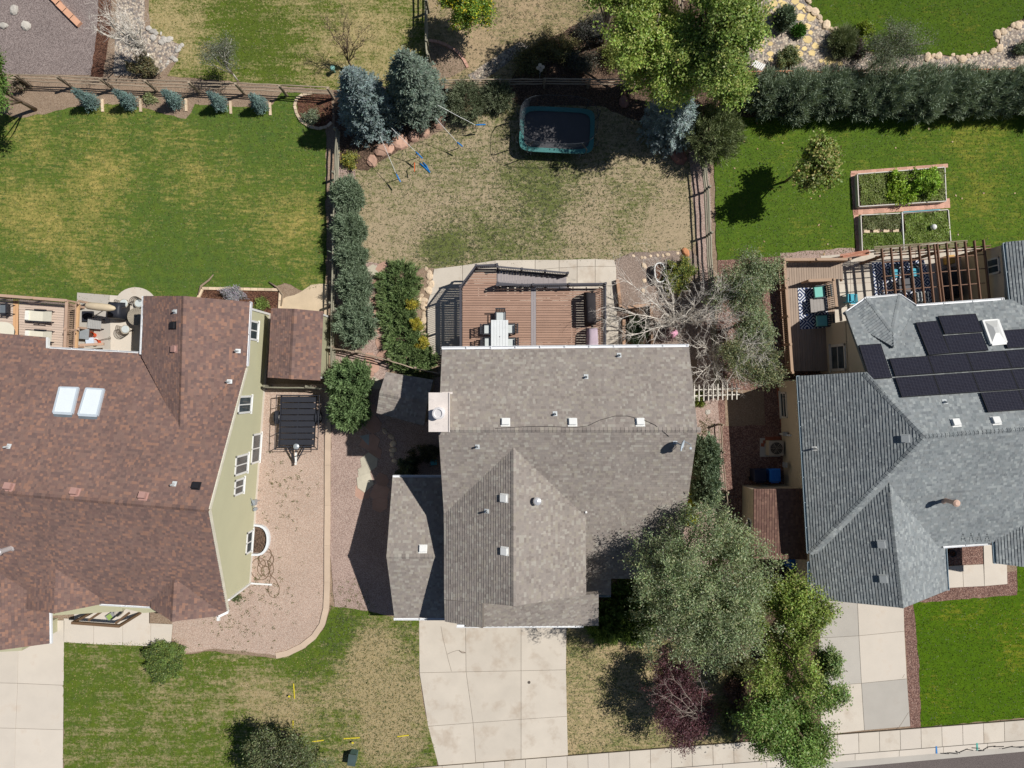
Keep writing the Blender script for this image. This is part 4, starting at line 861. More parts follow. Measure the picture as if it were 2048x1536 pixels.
# ---------------------------------------------------------------- east house
he = thing('house', 'grey shingled house with beige stucco walls on the right', 'house', (22, -3, 0))
PAL_E = [(srgb(142, 147, 148), 5), (srgb(134, 140, 141), 4), (srgb(156, 161, 160), 2.2), (srgb(125, 130, 132), 2), (srgb(138, 142, 142), 3)]
re_ = Roof(he, PAL_E, mat('fascia_grey', srgb(120, 124, 122), 0.8), 0.145, 0.026, 31, 0.05)
A_, B_, C_ = P(1597, 752, 3.9), P(1619, 1108, 3.9), P(1850, 873, 7.2)
eWp = Plane(A_, B_, C_); eN = Plane(C_, P(2260, 842, 7.2), P(1690, 623, 3.9)); eS = Plane(C_, P(2260, 842, 7.2), B_)
re_.slope(eWp, [[(1597, 752), (1732, 744), (1850, 873), (1619, 1110)]])
re_.slope(eN, [[(1850, 873), (2260, 842), (2260, 582), (2010, 600), (1690, 623), (1735, 747)]])
re_.slope(eS, [[(1850, 873), (2260, 842), (2260, 1062), (1985, 1086), (1619, 1108)]])
r0, r1 = P(1776, 955, 5.95), P(1806, 1216, 5.95); fW = Plane(r0, r1, P(1621, 1197, 3.55)); fE = Plane(r0, r1, P(1895, 1180, 3.55))
re_.slope(fW, [[(1619, 1108), (1621, 1197), (1806, 1216), (1776, 955)]]); re_.slope(fE, [[(1776, 955), (1806, 1216), (1895, 1180), (1889, 1092), (1830, 1000)]])
xW = Plane(P(1990, 1080, 3.9), P(1993, 1127, 3.9), P(2080, 1136, 4.5)); re_.slope(xW, [[(1990, 1078), (1993, 1127), (2180, 1150), (2180, 930)]])
yW = Plane(P(2011, 488, 3.9), P(2023, 604, 3.9), P(2100, 545, 4.7)); re_.slope(yW, [[(2011, 484), (2024, 620), (2180, 760), (2180, 468)]])
ap = P(1785, 664, 4.85); bN = Plane(P(1735, 597, 3.8), P(1800, 591, 3.8), ap); bNW = Plane(P(1690, 628, 3.8), P(1735, 597, 3.8), ap); bNE = Plane(P(1800, 591, 3.8), P(1832, 612, 3.8), ap)
re_.slope(bN, [[(1735, 597), (1800, 591), (1785, 664)]]); re_.slope(bNW, [[(1690, 628), (1735, 597), (1785, 664), (1787, 694), (1735, 665)]]); re_.slope(bNE, [[(1800, 591), (1832, 614), (1787, 694), (1785, 664)]])
re_.ridge(C_, P(2260, 842, 7.2), eN, eS); re_.ridge(eWp.ray(1620, 1107), C_, eWp, eS); re_.ridge(eWp.ray(1729, 747), C_, eWp, eN); re_.ridge(r1, P(1779, 985, 5.95), fW, fE)
re_.ridge(P(1735, 597, 3.8), ap, bN, bNW, .12); re_.ridge(P(1800, 591, 3.8), ap, bN, bNE, .12)
roof_e = re_.finish()
m_stucco = mat('stucco_beige', srgb(214, 198, 172), .9, .05, 1.0, .06, 50, bmp=.2)
mb = MB(); mb.prism([P(1556, 762), P(1579, 1150), P(1795, 1140), P(1795, 1045), P(1940, 1030), P(1940, 1050), P(2260, 1050), P(2260, 560), P(1925, 570), P(1926, 650), P(1636, 652), P(1641, 752)], 0, 3.55)
mb.prism([P(1925, 570), P(2260, 540), P(2260, 492), P(1920, 514)], 0, 3.5)
wall_e = mb.build('wall', m_stucco, he)
mb = MB(); q0, q1 = P(1641, 752), P(1636, 652); hi0 = eN.z(q0.x + .1, q0.y); hi1 = eN.z(q1.x + .1, q1.y)   # west gable triangle of the north block
mb.hexa([(q0.x, q0.y, 3.4), (q1.x, q1.y, 3.4), (q1.x, q1.y, hi1 - .2), (q0.x, q0.y, hi0 - .2)], [(q0.x + .3, q0.y, 3.4), (q1.x + .3, q1.y, 3.4), (q1.x + .3, q1.y, hi1 - .2), (q0.x + .3, q0.y, hi0 - .2)]); mb.build('gable_wall', m_stucco, wall_e)
mb = MB(); mb.prism([P(1695, 650), P(1730, 628), P(1770, 626), P(1795, 650)], 0, 3.5); mb.build('bay', m_stucco, he)
wd_ = (P(1556, 762) - P(1579, 1150)).normalized(); plE = Plane(P(1556, 762), P(1579, 1150), P(1579, 1150) + Vector((0, 0, 3))); plE.n = Vector((-wd_.y, wd_.x, 0)).normalized(); plE.n = plE.n if plE.n.x < 0 else -plE.n
wall_window(he, plE, wd_, ((1558, 812), (1574, 810), (1567, 784), (1570, 836)), mat('frame_cream', srgb(222, 216, 204), .6), .25, mull='h')
wd2 = (P(1636, 652) - P(1641, 752)).normalized(); plE2 = Plane(P(1641, 752), P(1636, 652), P(1636, 652) + Vector((0, 0, 3))); plE2.n = Vector((-1, 0, 0))
window_at(he, plE2, wd2, 0.25, 1.75, 1.5, 3.3, MATS['frame_cream'], 'h', wd=.14)
wd3 = (P(1920, 514) - P(1925, 570)).normalized(); plE3 = Plane(P(1925, 570), P(1920, 514), P(1920, 514) + Vector((0, 0, 3))); plE3.n = Vector((-1, 0, 0))
window_at(he, plE3, wd3, 0.2, 1.1, 2.3, 3.3, MATS['frame_cream'], 'v', wd=.1)
gutter(roof_e, eWp.ray(1596, 752), eWp.ray(1617, 1106), m_gutter_grey, .15); gutter(roof_e, fW.ray(1618, 1124), fW.ray(1619.5, 1196), m_gutter_grey, .15); gutter(roof_e, eN.ray(1834, 611), eN.ray(2008, 598), m_gutter_white)
gutter(roof_e, eS.ray(1888, 1094), eS.ray(1984, 1087), m_gutter_white); gutter(roof_e, fE.ray(1891, 1094), fE.ray(1896, 1180), m_gutter_grey, .15); gutter(roof_e, xW.ray(1988, 1080), xW.ray(1991, 1127), m_gutter_grey, .15); gutter(roof_e, yW.ray(2009, 486), yW.ray(2022, 602), m_gutter_grey, .15)
gutter(roof_e, P(1688, 628, 3.8), P(1733, 596, 3.8), m_gutter_white); gutter(roof_e, P(1733, 596, 3.8), P(1800, 590, 3.8), m_gutter_white); gutter(roof_e, P(1800, 590, 3.8), P(1833, 612, 3.8), m_gutter_white)
m_lv = mat('vent_grey', srgb(178, 182, 182), .5, .04)
box_vent(roof_e, eWp, 1811, 877, m_lv); box_vent(roof_e, fW, 1763, 1088, m_lv); box_vent(roof_e, fW, 1767, 1157, m_lv); box_vent(roof_e, eN, 1911, 846, m_white); box_vent(roof_e, eN, 1991, 842, m_white)
pipe_vent(roof_e, eN, 1889, 804, .3); pipe_vent(roof_e, eWp, 1629, 897, .45, m=m_white)
c = eS.ray(1889, 1000); b = MB(); b.lathe(c - Vector((0, 0, .1)), [(.22, 0), (.16, .12), (.11, .2), (.11, .95), (.17, .97), (.18, 1.12), (.1, 1.18), (0, 1.18)], 16); b.build('flue_pipe', mat('flue_peach', srgb(214, 180, 160), .6, .05), roof_e)
b = MB(); q4 = [eN.ray(*p) for p in ((1963, 644), (1992, 642), (2009, 688), (1980, 691))]; cc = sum(q4, Vector()) / 4
for i in range(4): b.beam(q4[i] + eN.n * .09, q4[(i + 1) % 4] + eN.n * .09, .12, .18)
sk_ = b.build('skylight', m_white, he)
b = MB(); 
for i in range(4): b.quad([q4[i] + eN.n * .15, q4[(i + 1) % 4] + eN.n * .15, cc + (q4[(i + 1) % 4] - cc) * .25 + eN.n * .32, cc + (q4[i] - cc) * .25 + eN.n * .32])
b.quad([cc + (p - cc) * .25 + eN.n * .32 for p in q4]); b.build('dome', mat('acrylic_dome', srgb(206, 206, 202), .15, .03, spec=.6), sk_)
b = MB()
for k in range(4):
    a = eS.ray(1922 + k * 16, 1083, .02); d = eS.ray(1926 + k * 16, 1066, .02); b.tube([a, d, eS.ray(1931 + k * 16, 1083, .02)], .012, 5)
b.build('heat_cable', m_black, roof_e)
# solar array
sa = thing('solar_array', 'black solar panels on the north slope of the grey right roof', 'solar panels', eN.ray(1900, 740))
def solar_mat():
    m, t, b = base_mat('solar_cells'); co = coords(t)
    sp = t.nodes.new('ShaderNodeTexBrick'); sp.inputs['Scale'].default_value = 1; sp.inputs['Brick Width'].default_value = .166; sp.inputs['Row Height'].default_value = .083; sp.inputs['Mortar Size'].default_value = .006; sp.offset = 0
    sp.inputs['Color1'].default_value = (*srgb(40, 40, 50), 1); sp.inputs['Color2'].default_value = (*srgb(36, 35, 44), 1); sp.inputs['Mortar'].default_value = (*srgb(72, 70, 78), 1)
    t.links.new(co, sp.inputs['Vector']); t.links.new(sp.outputs[0], b.inputs['Base Color']); b.inputs['Roughness'].default_value = .25; b.inputs['Specular IOR Level'].default_value = .35
    return m
m_cells = solar_mat()
def solar(px4):
    pl = eN; w4 = [pl.ray(*p, .12) for p in px4]; cc = sum(w4, Vector()) / 4
    u = (w4[1] - w4[0] + w4[2] - w4[3]).normalized(); v = pl.n.cross(u); lu = ((w4[1] - w4[0]).length + (w4[2] - w4[3]).length) / 2; lv = ((w4[3] - w4[0]).length + (w4[2] - w4[1]).length) / 2
    M4 = Matrix((u, v, pl.n)).transposed().to_4x4(); M4.translation = cc; lu -= .02; lv -= .02; f = MB(); a, c_ = lu / 2, lv / 2
    for (x0, y0, sx, sy) in ((0, -c_ + .012, lu, .024), (0, c_ - .012, lu, .024), (-a + .012, 0, .024, lv - .048), (a - .012, 0, .024, lv - .048)): f.box((x0, y0, 0), (sx, sy, .05))
    o = bpy.data.objects.new('solar_panel', f.mesh('solar_panel', m_black)); link(o, sa, M4)
    g_ = MB(); g_.box((0, 0, .008), (lu - .048, lv - .048, .02)); o2 = bpy.data.objects.new('cells', g_.mesh('cells', m_cells)); link(o2, o, M4)
    for sx in (-1, 1):
        k = MB(); k.box((sx * a * .7, -c_ + .1, -.075), (.05, .12, .1)); k.box((sx * a * .7, c_ - .1, -.075), (.05, .12, .1)); o3 = bpy.data.objects.new('mount', k.mesh('mount', m_galv)); link(o3, o, M4)
solar(((1719, 690), (1764, 687), (1782, 756), (1737, 759))); solar(((1834, 645), (1877, 641), (1897, 707), (1854, 711)))
def lerp2(a, b_, t): return (a[0] + (b_[0] - a[0]) * t, a[1] + (b_[1] - a[1]) * t)
solar(((1877, 632), (1953, 627), (1964, 664), (1888, 669))); solar(((1888, 671), (1964, 665.5), (1976, 701), (1898, 707)))
def row(tl, bl, d, n):
    for k in range(n): solar(((tl[0] + d[0] * k, tl[1] + d[1] * k), (tl[0] + d[0] * (k + 1), tl[1] + d[1] * (k + 1)), (bl[0] + d[0] * (k + 1), bl[1] + d[1] * (k + 1)), (bl[0] + d[0] * k, bl[1] + d[1] * k)))
row((1778, 717), (1790, 753), (77.5, -5.4), 4); row((1790, 755), (1803, 795), (77.5, -5.4), 4); row((2002, 661), (2013, 697), (77.5, -5.4), 1); row((1962, 785), (1974, 825), (77.5, -5.4), 2)
# ================================================================ SHEDS, FENCES, DECKS
def shed(name, label, cat, corners, ze, zr, ridge, pal, wallm, trim=None, inset=.15, seed=1, doorm=None, single=60):
    """corners: NW, NE, SE, SW roof pixels at eave height ze; ridge 'ns' or 'ew' or 'lean'"""
    w_ = [P(x, y, ze) for x, y in corners]; c = sum(w_, Vector()) / 4; root = thing(name, label, cat, (c.x, c.y, 0))
    r = Roof(root, pal, mat('fascia_' + name + str(seed), tuple(x * .8 for x in pal[0][0]), .8), .14, .018, seed)
    up = Vector((0, 0, zr - ze)); px = lambda p: (1024 + p.x * F / (H - p.z), 768 - p.y * F / (H - p.z))
    if ridge == 'ns':
        a, b = (w_[0] + w_[1]) / 2 + up, (w_[3] + w_[2]) / 2 + up
        p1, p2 = Plane(a, b, w_[0]), Plane(a, b, w_[1]); r.slope(p1, [[px(a), px(b), px(w_[3]), px(w_[0])]]); r.slope(p2, [[px(a), px(w_[1]), px(w_[2]), px(b)]]); r.ridge(a, b, p1, p2)
        gab = ((0, 1, a), (3, 2, b))
    elif ridge == 'ew':
        a, b = (w_[0] + w_[3]) / 2 + up, (w_[1] + w_[2]) / 2 + up
        p1, p2 = Plane(a, b, w_[0]), Plane(a, b, w_[3]); r.slope(p1, [[px(a), px(b), px(w_[1]), px(w_[0])]]); r.slope(p2, [[px(a), px(w_[3]), px(w_[2]), px(b)]]); r.ridge(a, b, p1, p2)
        gab = ((0, 3, a), (1, 2, b))
    else:
        a, b = w_[1] + up, w_[2] + up; p1 = Plane(w_[0], w_[3], a); r.slope(p1, [[px(w_[0]), px(a), px(b), px(w_[3])]]); gab = ()
    ro = r.finish(single)
    mb = MB(); fp_ = [p + (c - p).normalized() * inset for p in w_]
    mb.prism(fp_, 0, ze - .1)
    for i, j, t in gab:
        q0, q1 = fp_[i], fp_[j]; tt = t + (c - t) * (inset / max((c - t).length, .1)); n = (Vector((c.x, c.y, 0)) - Vector((tt.x, tt.y, 0))).normalized() * .12
        mb.hexa([(q0.x, q0.y, ze - .12), (q1.x, q1.y, ze - .12), (tt.x, tt.y, zr - .2)], [(q0.x + n.x, q0.y + n.y, ze - .12), (q1.x + n.x, q1.y + n.y, ze - .12), (tt.x + n.x, tt.y + n.y, zr - .2)])
    wl = mb.build('wall', wallm, root)
    if trim:
        for p in fp_:
            q = p + (p - c).normalized() * .02; b = MB(); b.box((q.x, q.y, (ze - .1) / 2), (.1, .1, ze - .1)); b.build('corner_trim', trim, root)
    return root, fp_, ro
shed('shed', 'brown roofed garden shed with green walls squeezed against the west fence', 'shed', ((543, 616), (647, 623), (641, 761), (535, 755)), 2.15, 2.65, 'ns', PAL_W, m_green, m_white, .22, 41)
r_, fp_, ro = shed('shed', 'small grey shingled garden hut beside the chimney, half in shade', 'shed', ((772, 744), (866, 760), (848, 851), (753, 826)), 2.2, 2.7, 'ew', PAL_C, m_siding_c, None, .15, 42)
PAL_B = [(srgb(118, 92, 82), 5), (srgb(110, 84, 76), 4), (srgb(128, 100, 88), 3)]
r_, fp_, ro = shed('shed', 'brown roofed shed with cream wall beside the right house', 'shed', ((1508, 978), (1612, 975), (1616, 1115), (1507, 1118)), 2.3, 2.75, 'lean', PAL_B, m_stucco, None, .14, 43)
b = MB(); b.box((fp_[0].x - .02, (fp_[0].y + fp_[3].y) / 2 - .2, 1.4), (.06, .7, .6)); b.build('window', m_white, r_); b = MB(); b.box((fp_[0].x - .05, (fp_[0].y + fp_[3].y) / 2 - .2, 1.4), (.02, .54, .44)); b.build('pane', m_glass, r_)
# ---------------------------------------------------------------- rail fences
m_rail = mat('rail_weathered', srgb(164, 148, 128), .9, .16, 2.0, .14, 40, rnd=.18)
m_rail_g = mat('rail_grey', srgb(150, 146, 128), .9, .16, 2.0, .14, 40, rnd=.18)
m_rail_r = mat('rail_red', srgb(196, 140, 108), .9, .12, 2.0, .1, 40, rnd=.1)
def fence(label, tops, h=1.25, zs=(.35, .75, 1.12), m=m_rail, rad=.05, pw=.12, side=1, cap=None, seed=1, sq=False):
    rr = random.Random(seed); w_ = [P(x, y, h) for x, y in tops]; root = thing('rail_fence', label, 'fence', (w_[0].x, w_[0].y, 0), 'post and rail fences')
    pm = MB(); pm.hexa([(-pw / 2, -pw / 2, 0), (pw / 2, -pw / 2, 0), (pw / 2, pw / 2, 0), (-pw / 2, pw / 2, 0)], [(-pw * .45, -pw * .45, h), (pw * .45, -pw * .45, h), (pw * .45, pw * .45, h), (-pw * .45, pw * .45, h)]); me = pm.mesh('post', m)
    for p in w_: place('post', me, root, Matrix.Translation((p.x, p.y, 0)) @ Matrix.Rotation(rr.uniform(-.3, .3), 4, 'Z'))
    rmb = MB(); n = 6 if not sq else 4
    rmb.tube([(0, 0, 0), (.25, .012, .01), (.5, -.01, -.012), (.75, .012, 0), (1, 0, 0)], [rad * .85, rad, rad * 1.05, rad, rad * .85], n) if not sq else rmb.box((.5, 0, 0), (1, .035, .13))
    rme = rmb.mesh('rail', m, not sq)
    for a, b in zip(w_, w_[1:]):
        d = Vector((b.x - a.x, b.y - a.y, 0)); L = d.length; nrm = Vector((d.y, -d.x, 0)).normalized() * side
        for z in zs:
            p = Vector((a.x, a.y, z + rr.uniform(-.04, .04))) + nrm * (pw * .5 + rad * .3); q = Vector((b.x, b.y, z + rr.uniform(-.04, .04))) + nrm * (pw * .5 + rad * .3)
            dd = (q - p).normalized(); p = p - dd * .1; q = q + dd * .1; x = (q - p); up = Vector((0, 0, 1)); y = up.cross(dd).normalized(); zz = dd.cross(y)
            M4 = Matrix((x, y, zz)).transposed().to_4x4(); M4.translation = p
            place('rail', rme, root, M4 @ (Matrix.Rotation(rr.uniform(0, 6), 4, 'X') if not sq else Matrix.Identity(4)))
    return root
fence('weathered rail fence along the top of the left lawn', [(-60, 147), (28, 150), (113, 153), (199, 157), (289, 161), (377, 164), (470, 167), (558, 171), (655, 176)], 1.5, (.5, .95, 1.4), m_rail, .036, .13, seed=1, side=-1)
fence('weathered rail fence between the spruces and the dry back lawn', [(875, 160), (945, 158), (1000, 158), (1090, 157), (1180, 158), (1290, 158)], 1.3, (.4, .75, 1.08), m_rail, .04, seed=2, side=-1)
fence('short rail fence running up from the spruces to picture top', [(852, -95), (852, 0), (853, 80), (856, 108)], 1.4, (.45, .85, 1.25), m_rail_g, seed=3)
fence('long rail fence between the green left lawn and the juniper row', [(668, 255), (665, 343), (663, 430), (661, 520), (659, 605), (658, 695), (659, 775)], 1.35, (.4, .8, 1.18), m_rail_g, seed=4, side=-1)
fence('long rail fence between dry lawn and the right green lawn', [(1412, 290), (1421, 372), (1425, 464), (1430, 555), (1434, 645), (1440, 735), (1446, 790)], 1.35, (.4, .78, 1.16), m_rail_g, seed=5, side=1)
fence('low rail fence slanting from west fence to the middle house corner', [(662, 693), (712, 702), (776, 718), (830, 735), (880, 745)], 1.2, (.4, .75, 1.1), m_rail, .035, .12, seed=6)
fence('low rail fence between green house and west fence, behind the trailer', [(528, 772), (612, 773), (664, 775)], 1.15, (.35, .7, 1.02), m_rail_g, .045, .14, seed=7)
fence('reddish rail fence between hedge and flagstone plot', [(1490, 144), (1574, 143), (1660, 144), (1750, 143), (1830, 143), (1920, 141), (2010, 139), (2110, 136)], 1.3, (.4, .8, 1.18), m_rail_r, .045, .13, seed=8, side=-1)
fence('dark rail fence under the tall trees at the top', [(1366, -90), (1368, 0), (1372, 70), (1380, 148)], 1.4, (.45, .85, 1.25), m_rail, seed=9)
fence('rail fence between the middle side yard and brown gravel', [(1447, 850), (1449, 905), (1457, 985), (1466, 1060), (1470, 1110)], 1.0, (.3, .8), m_rail, .035, .1, seed=10)
# pale slatted arbor over the side passage
tr = thing('slatted_arbor', 'white slatted arbor top spanning the east side passage', 'arbor', P(1430, 785)); m_pick = mat('picket_pale', srgb(226, 220, 208), .8, .06); ZA = 2.2
for y_ in (779, 791):
    b = MB(); b.beam(P(1380, y_ + 1, ZA), P(1480, y_ - 2, ZA), .05, .09); b.build('beam', m_pick, tr)
pk = MB(); pk.box((0, 0, 0), (.05, .92, .07)); pme = pk.mesh('slat', m_pick)
for k in range(10):
    q = P(1388 + k * 9.4, 786 - k * .4, ZA); place('slat', pme, tr, Matrix.Translation((q.x, q.y, ZA + .08)))
for x_, y_ in ((1392, 780), (1392, 792), (1470, 777), (1470, 789)):
    q = P(x_, y_, ZA); b = MB(); b.beam((q.x, q.y, 0), (q.x, q.y, ZA), .08, .08); b.build('post', m_pick, tr)
# ---------------------------------------------------------------- railing with balusters
def railing(parent, pts, h=.95, post=.1, m=None, bal=.11, balw=.025, posts=True, cap=.09, zbot=.1, post_to=None, post_step=1.9, first=True):
    """pts: world points at floor level; builds posts, top rail, bottom rail and a joined set of balusters"""
    pts = [Vector(p) for p in pts]; done = set()
    for a, b in zip(pts, pts[1:]):
        L = (b - a).length; n = max(1, round(L / post_step))
        for k in range(n + 1):
            p = a.lerp(b, k / n); key = (round(p.x, 2), round(p.y, 2))
            if posts and key not in done:
                done.add(key); q = MB(); z0 = p.z - .02 if post_to is None else post_to; q.box((p.x, p.y, (z0 + p.z + h + .05) / 2), (post, post, p.z + h + .05 - z0)); q.box((p.x, p.y, p.z + h + .065), (post * 1.25, post * 1.25, .03)); q.build('railing_post', m, parent)
        for z, wd, ht in ((h - .03, cap, .06), (zbot, .05, .05)):
            q = MB(); q.beam(a + Vector((0, 0, z)), b + Vector((0, 0, z)), wd, ht); q.build('handrail' if z > .5 else 'bottom_rail', m, parent)
        q = MB(); n = int(L / bal)
        for k in range(1, n):
            p = a.lerp(b, k / n); q.beam(p + Vector((0, 0, zbot)), p + Vector((0, 0, h - .05)), balw, balw)
        if n > 1: q.build('balusters', m, parent, kind='stuff')
# ---------------------------------------------------------------- middle deck
m_deck = mat('deck_red', srgb(170, 137, 118), .7, .08, 1.5, .08, 30, rnd=.07); m_dgrey = mat('deck_grey', srgb(78, 77, 83), .65, .06, rnd=.04); m_dgrey2 = mat('deck_border', srgb(158, 150, 150), .65, .06)
ZD = 2.45; D = lambda x, y, z=ZD: P(x, y, z)
dk = thing('deck', 'raised reddish brown deck with grey railing behind the middle house', 'deck', P(1060, 620))
bw, gap = .137, .021
yb = D(0, 572).y; xL, xM0, xM1, xR = D(925, 0).x, D(1062, 0).x, D(1072, 0).x, D(1207, 0).x; yS = 1.5
y = D(0, 537).y
def board(x0, x1, yy, m=m_deck, ww=bw):
    b = MB(); b.box(((x0 + x1) / 2, yy - ww / 2, ZD - .015), (x1 - x0, ww - gap, .03)); return b.build('deck_board', m, dk)
xcorner = D(993, 0).x; xc0 = D(953, 0).x; yc0 = D(0, 535).y; yc1 = D(0, 575).y
while y > yS + bw:
    if y > yb:                                                   # landing beside the stairs, cut corner
        t = min(1, max(0, (y - .07 - yc1) / (yc0 - yc1))); xl = xL + (xc0 - xL) * t; board(xl + .02, xcorner, y)
    else:
        board(xL, xM0 - .01, y); board(xM1 + .01, xR, y)
    y -= bw
ym = yb - .02
for x0 in (xM0, (xM0 + xM1) / 2):
    b = MB(); b.box((x0 + (xM1 - xM0) / 4, (ym + yS) / 2, ZD - .012), ((xM1 - xM0) / 2 - .006, ym - yS, .03)); b.build('deck_board', m_dgrey2, dk)
b = MB(); edge = [(922, 700), (922, 574), (953, 532), (994, 532), (994, 570), (1210, 570), (1210, 700)]
for a, c_ in zip(edge, edge[1:]):
    b.beam(D(*a) - Vector((0, 0, .16)), D(*c_) - Vector((0, 0, .16)), .05, .26)
b.build('rim_joist', m_dgrey, dk)
b = MB()
for k in range(11):
    x0 = xL + .2 + k * (xR - xL - .4) / 10; b.beam((x0, yb - .05, ZD - .14), (x0, yS, ZD - .14), .045, .2)
b.build('joists', m_dgrey, dk)
for (a, c_) in ((930, 580), (1000, 575), (1070, 577), (1140, 577), (1203, 577)):
    q = D(a, c_); b = MB(); b.beam((q.x, q.y, 0), (q.x, q.y, ZD - .25), .14, .14); b.build('support_post', m_dgrey, dk)
Zr = ZD + .95
E = lambda x, y: (lambda q: Vector((q.x, q.y, ZD)))(P(x, y, Zr))
railing(dk, [E(921, 702), E(920.5, 573), E(952, 531), E(994, 529)], m=m_dgrey); railing(dk, [E(994, 570), E(1211, 567), E(1211, 702)], m=m_dgrey)
# stair flight
st0, st1 = D(994, 0).x, P(1133, 0, .2).x; ys0 = D(0, 540).y; ys1 = D(0, 569).y; ns = 13
for k in range(ns):
    z = ZD - (k + 1) * ZD / (ns + 1); x0 = st0 + (st1 - st0) * k / ns; x1 = st0 + (st1 - st0) * (k + 1) / ns
    for j in range(2):
        b = MB(); b.box((x0 + (x1 - x0) * (.25 + .5 * j), (ys0 + ys1) / 2, z), ((x1 - x0) / 2 - .008, ys0 - ys1, .035)); b.build('stair_tread', m_dgrey2 if j == 0 else m_dgrey2, dk)
b = MB()
for yy in (ys0, ys1): b.beam((st0, yy, ZD - .2), (st1, yy, .1), .05, .28)
b.build('stringer', m_dgrey, dk)
for yy in (ys0 + .04, ys1 - .04): railing(dk, [(st0 + .05, yy, ZD - .05), (st1, yy, .22)], m=m_dgrey, post_step=1.4)
# ---------------------------------------------------------------- chairs and tables
def chair(label, px, py, z, rot, m_fr, m_seat, w_=.55, d_=.55, back=.45, arms=True, group='chairs', cush=None, name='chair', recline=.12, cat='chair'):
    q = P(px, py, z + .45); root = thing(name, label, cat, (q.x, q.y, z), group); R = Matrix.Translation((q.x, q.y, z)) @ Matrix.Rotation(rot, 4, 'Z')
    def part(n, mb, m, sm=False):
        o = bpy.data.objects.new(n, mb.mesh(n, m, sm)); link(o, root, R); return o
    b = MB(); b.box((0, 0, .43), (w_, d_, .05)); part('seat', b, m_fr)
    b = MB(); b.hexa([(-w_ / 2 + .03, -d_ / 2 + .05, .455), (w_ / 2 - .03, -d_ / 2 + .05, .455), (w_ / 2 - .03, d_ / 2, .455), (-w_ / 2 + .03, d_ / 2, .455)], [(-w_ / 2 + .06, -d_ / 2 + .08, .53), (w_ / 2 - .06, -d_ / 2 + .08, .53), (w_ / 2 - .06, d_ / 2 - .04, .53), (-w_ / 2 + .06, d_ / 2 - .04, .53)]); part('cushion', b, m_seat)
    b = MB(); n = 6
    for k in range(n): b.beam((-w_ / 2 + .05 + k * (w_ - .1) / (n - 1), -d_ / 2 + .02, .44), (-w_ / 2 + .05 + k * (w_ - .1) / (n - 1), -d_ / 2 - recline, .45 + back), .05, .02)
    b.beam((-w_ / 2, -d_ / 2 - recline, .46 + back), (w_ / 2, -d_ / 2 - recline, .46 + back), .06, .06); b.beam((-w_ / 2, -d_ / 2 - recline * .5, .45 + back * .5), (w_ / 2, -d_ / 2 - recline * .5, .45 + back * .5), .03, .05); part('backrest', b, m_fr)
    for sx in (-1, 1):
        for sy in (-1, 1):
            b = MB(); b.beam((sx * (w_ / 2 - .03), sy * (d_ / 2 - .03), 0), (sx * (w_ / 2 - .03), sy * (d_ / 2 - .03), .42), .04, .04); part('leg', b, m_fr)
        if arms:
            b = MB(); b.beam((sx * w_ / 2, -d_ / 2, .64), (sx * w_ / 2, d_ / 2 - .05, .64), .05, .03); b.beam((sx * w_ / 2, d_ / 2 - .08, .42), (sx * w_ / 2, d_ / 2 - .08, .64), .03, .03); part('armrest', b, m_fr)
    return root
m_cfr = mat('chair_dark', srgb(52, 52, 58), .5, .06); m_cush = mat('cushion_pale', srgb(206, 212, 210), .9, .05); m_cushtan = mat('cushion_tan', srgb(186, 178, 164), .9, .06)
def table(label, corners, z, h, m_top, m_leg, planks=5, name='table', axis=1, cat='table', knob=False):
    w_ = [P(x, y, z + h) for x, y in corners]; c = sum(w_, Vector()) / 4; root = thing(name, label, cat, (c.x, c.y, z))
    for k in range(planks):
        t0, t1 = k / planks + .004, (k + 1) / planks - .004; b = MB()
        q = [w_[0].lerp(w_[1], t0), w_[0].lerp(w_[1], t1), w_[3].lerp(w_[2], t1), w_[3].lerp(w_[2], t0)]; b.prism(q, z + h - .03, z + h); b.build('plank' if planks > 1 else 'tabletop', m_top, root)
    b = MB(); b.prism([p + (c - p) * .06 for p in w_], z + h - .08, z + h - .034); b.build('apron', m_leg, root)
    for p in w_:
        q = p + (c - p).normalized() * .12; b = MB(); b.beam((q.x, q.y, z), (q.x, q.y, z + h - .06), .06, .06); b.build('leg', m_leg, root)
    if knob: b = MB(); b.cyl((c.x, c.y, z + h - .005), .03, .01, 10); b.build('umbrella_hole', m_black, root)
    return root
table('white planked dining table on the middle deck', ((982, 640), (1016.5, 640), (1016.5, 707), (982, 707)), ZD, .74, mat('table_white', srgb(224, 228, 228), .5, .05), m_dgrey, 6, 'dining_table', knob=True)
chair('dark dining chair with pale cushion at far end of white table', 1001, 633, ZD, math.pi, m_cfr, m_cush, group='deck dining chairs')
chair('dining chair left of white table, farther from the house', 976, 659, ZD, -math.pi / 2, m_cfr, m_cush, group='deck dining chairs'); chair('dining chair left of white table, beside the house', 977, 685, ZD, -math.pi / 2, m_cfr, m_cush, group='deck dining chairs')
chair('dining chair right of white table, farther from the house', 1021, 658, ZD, math.pi / 2, m_cfr, m_cush, group='deck dining chairs'); chair('dining chair right of white table, beside the house', 1022, 686, ZD, math.pi / 2, m_cfr, m_cush, group='deck dining chairs')
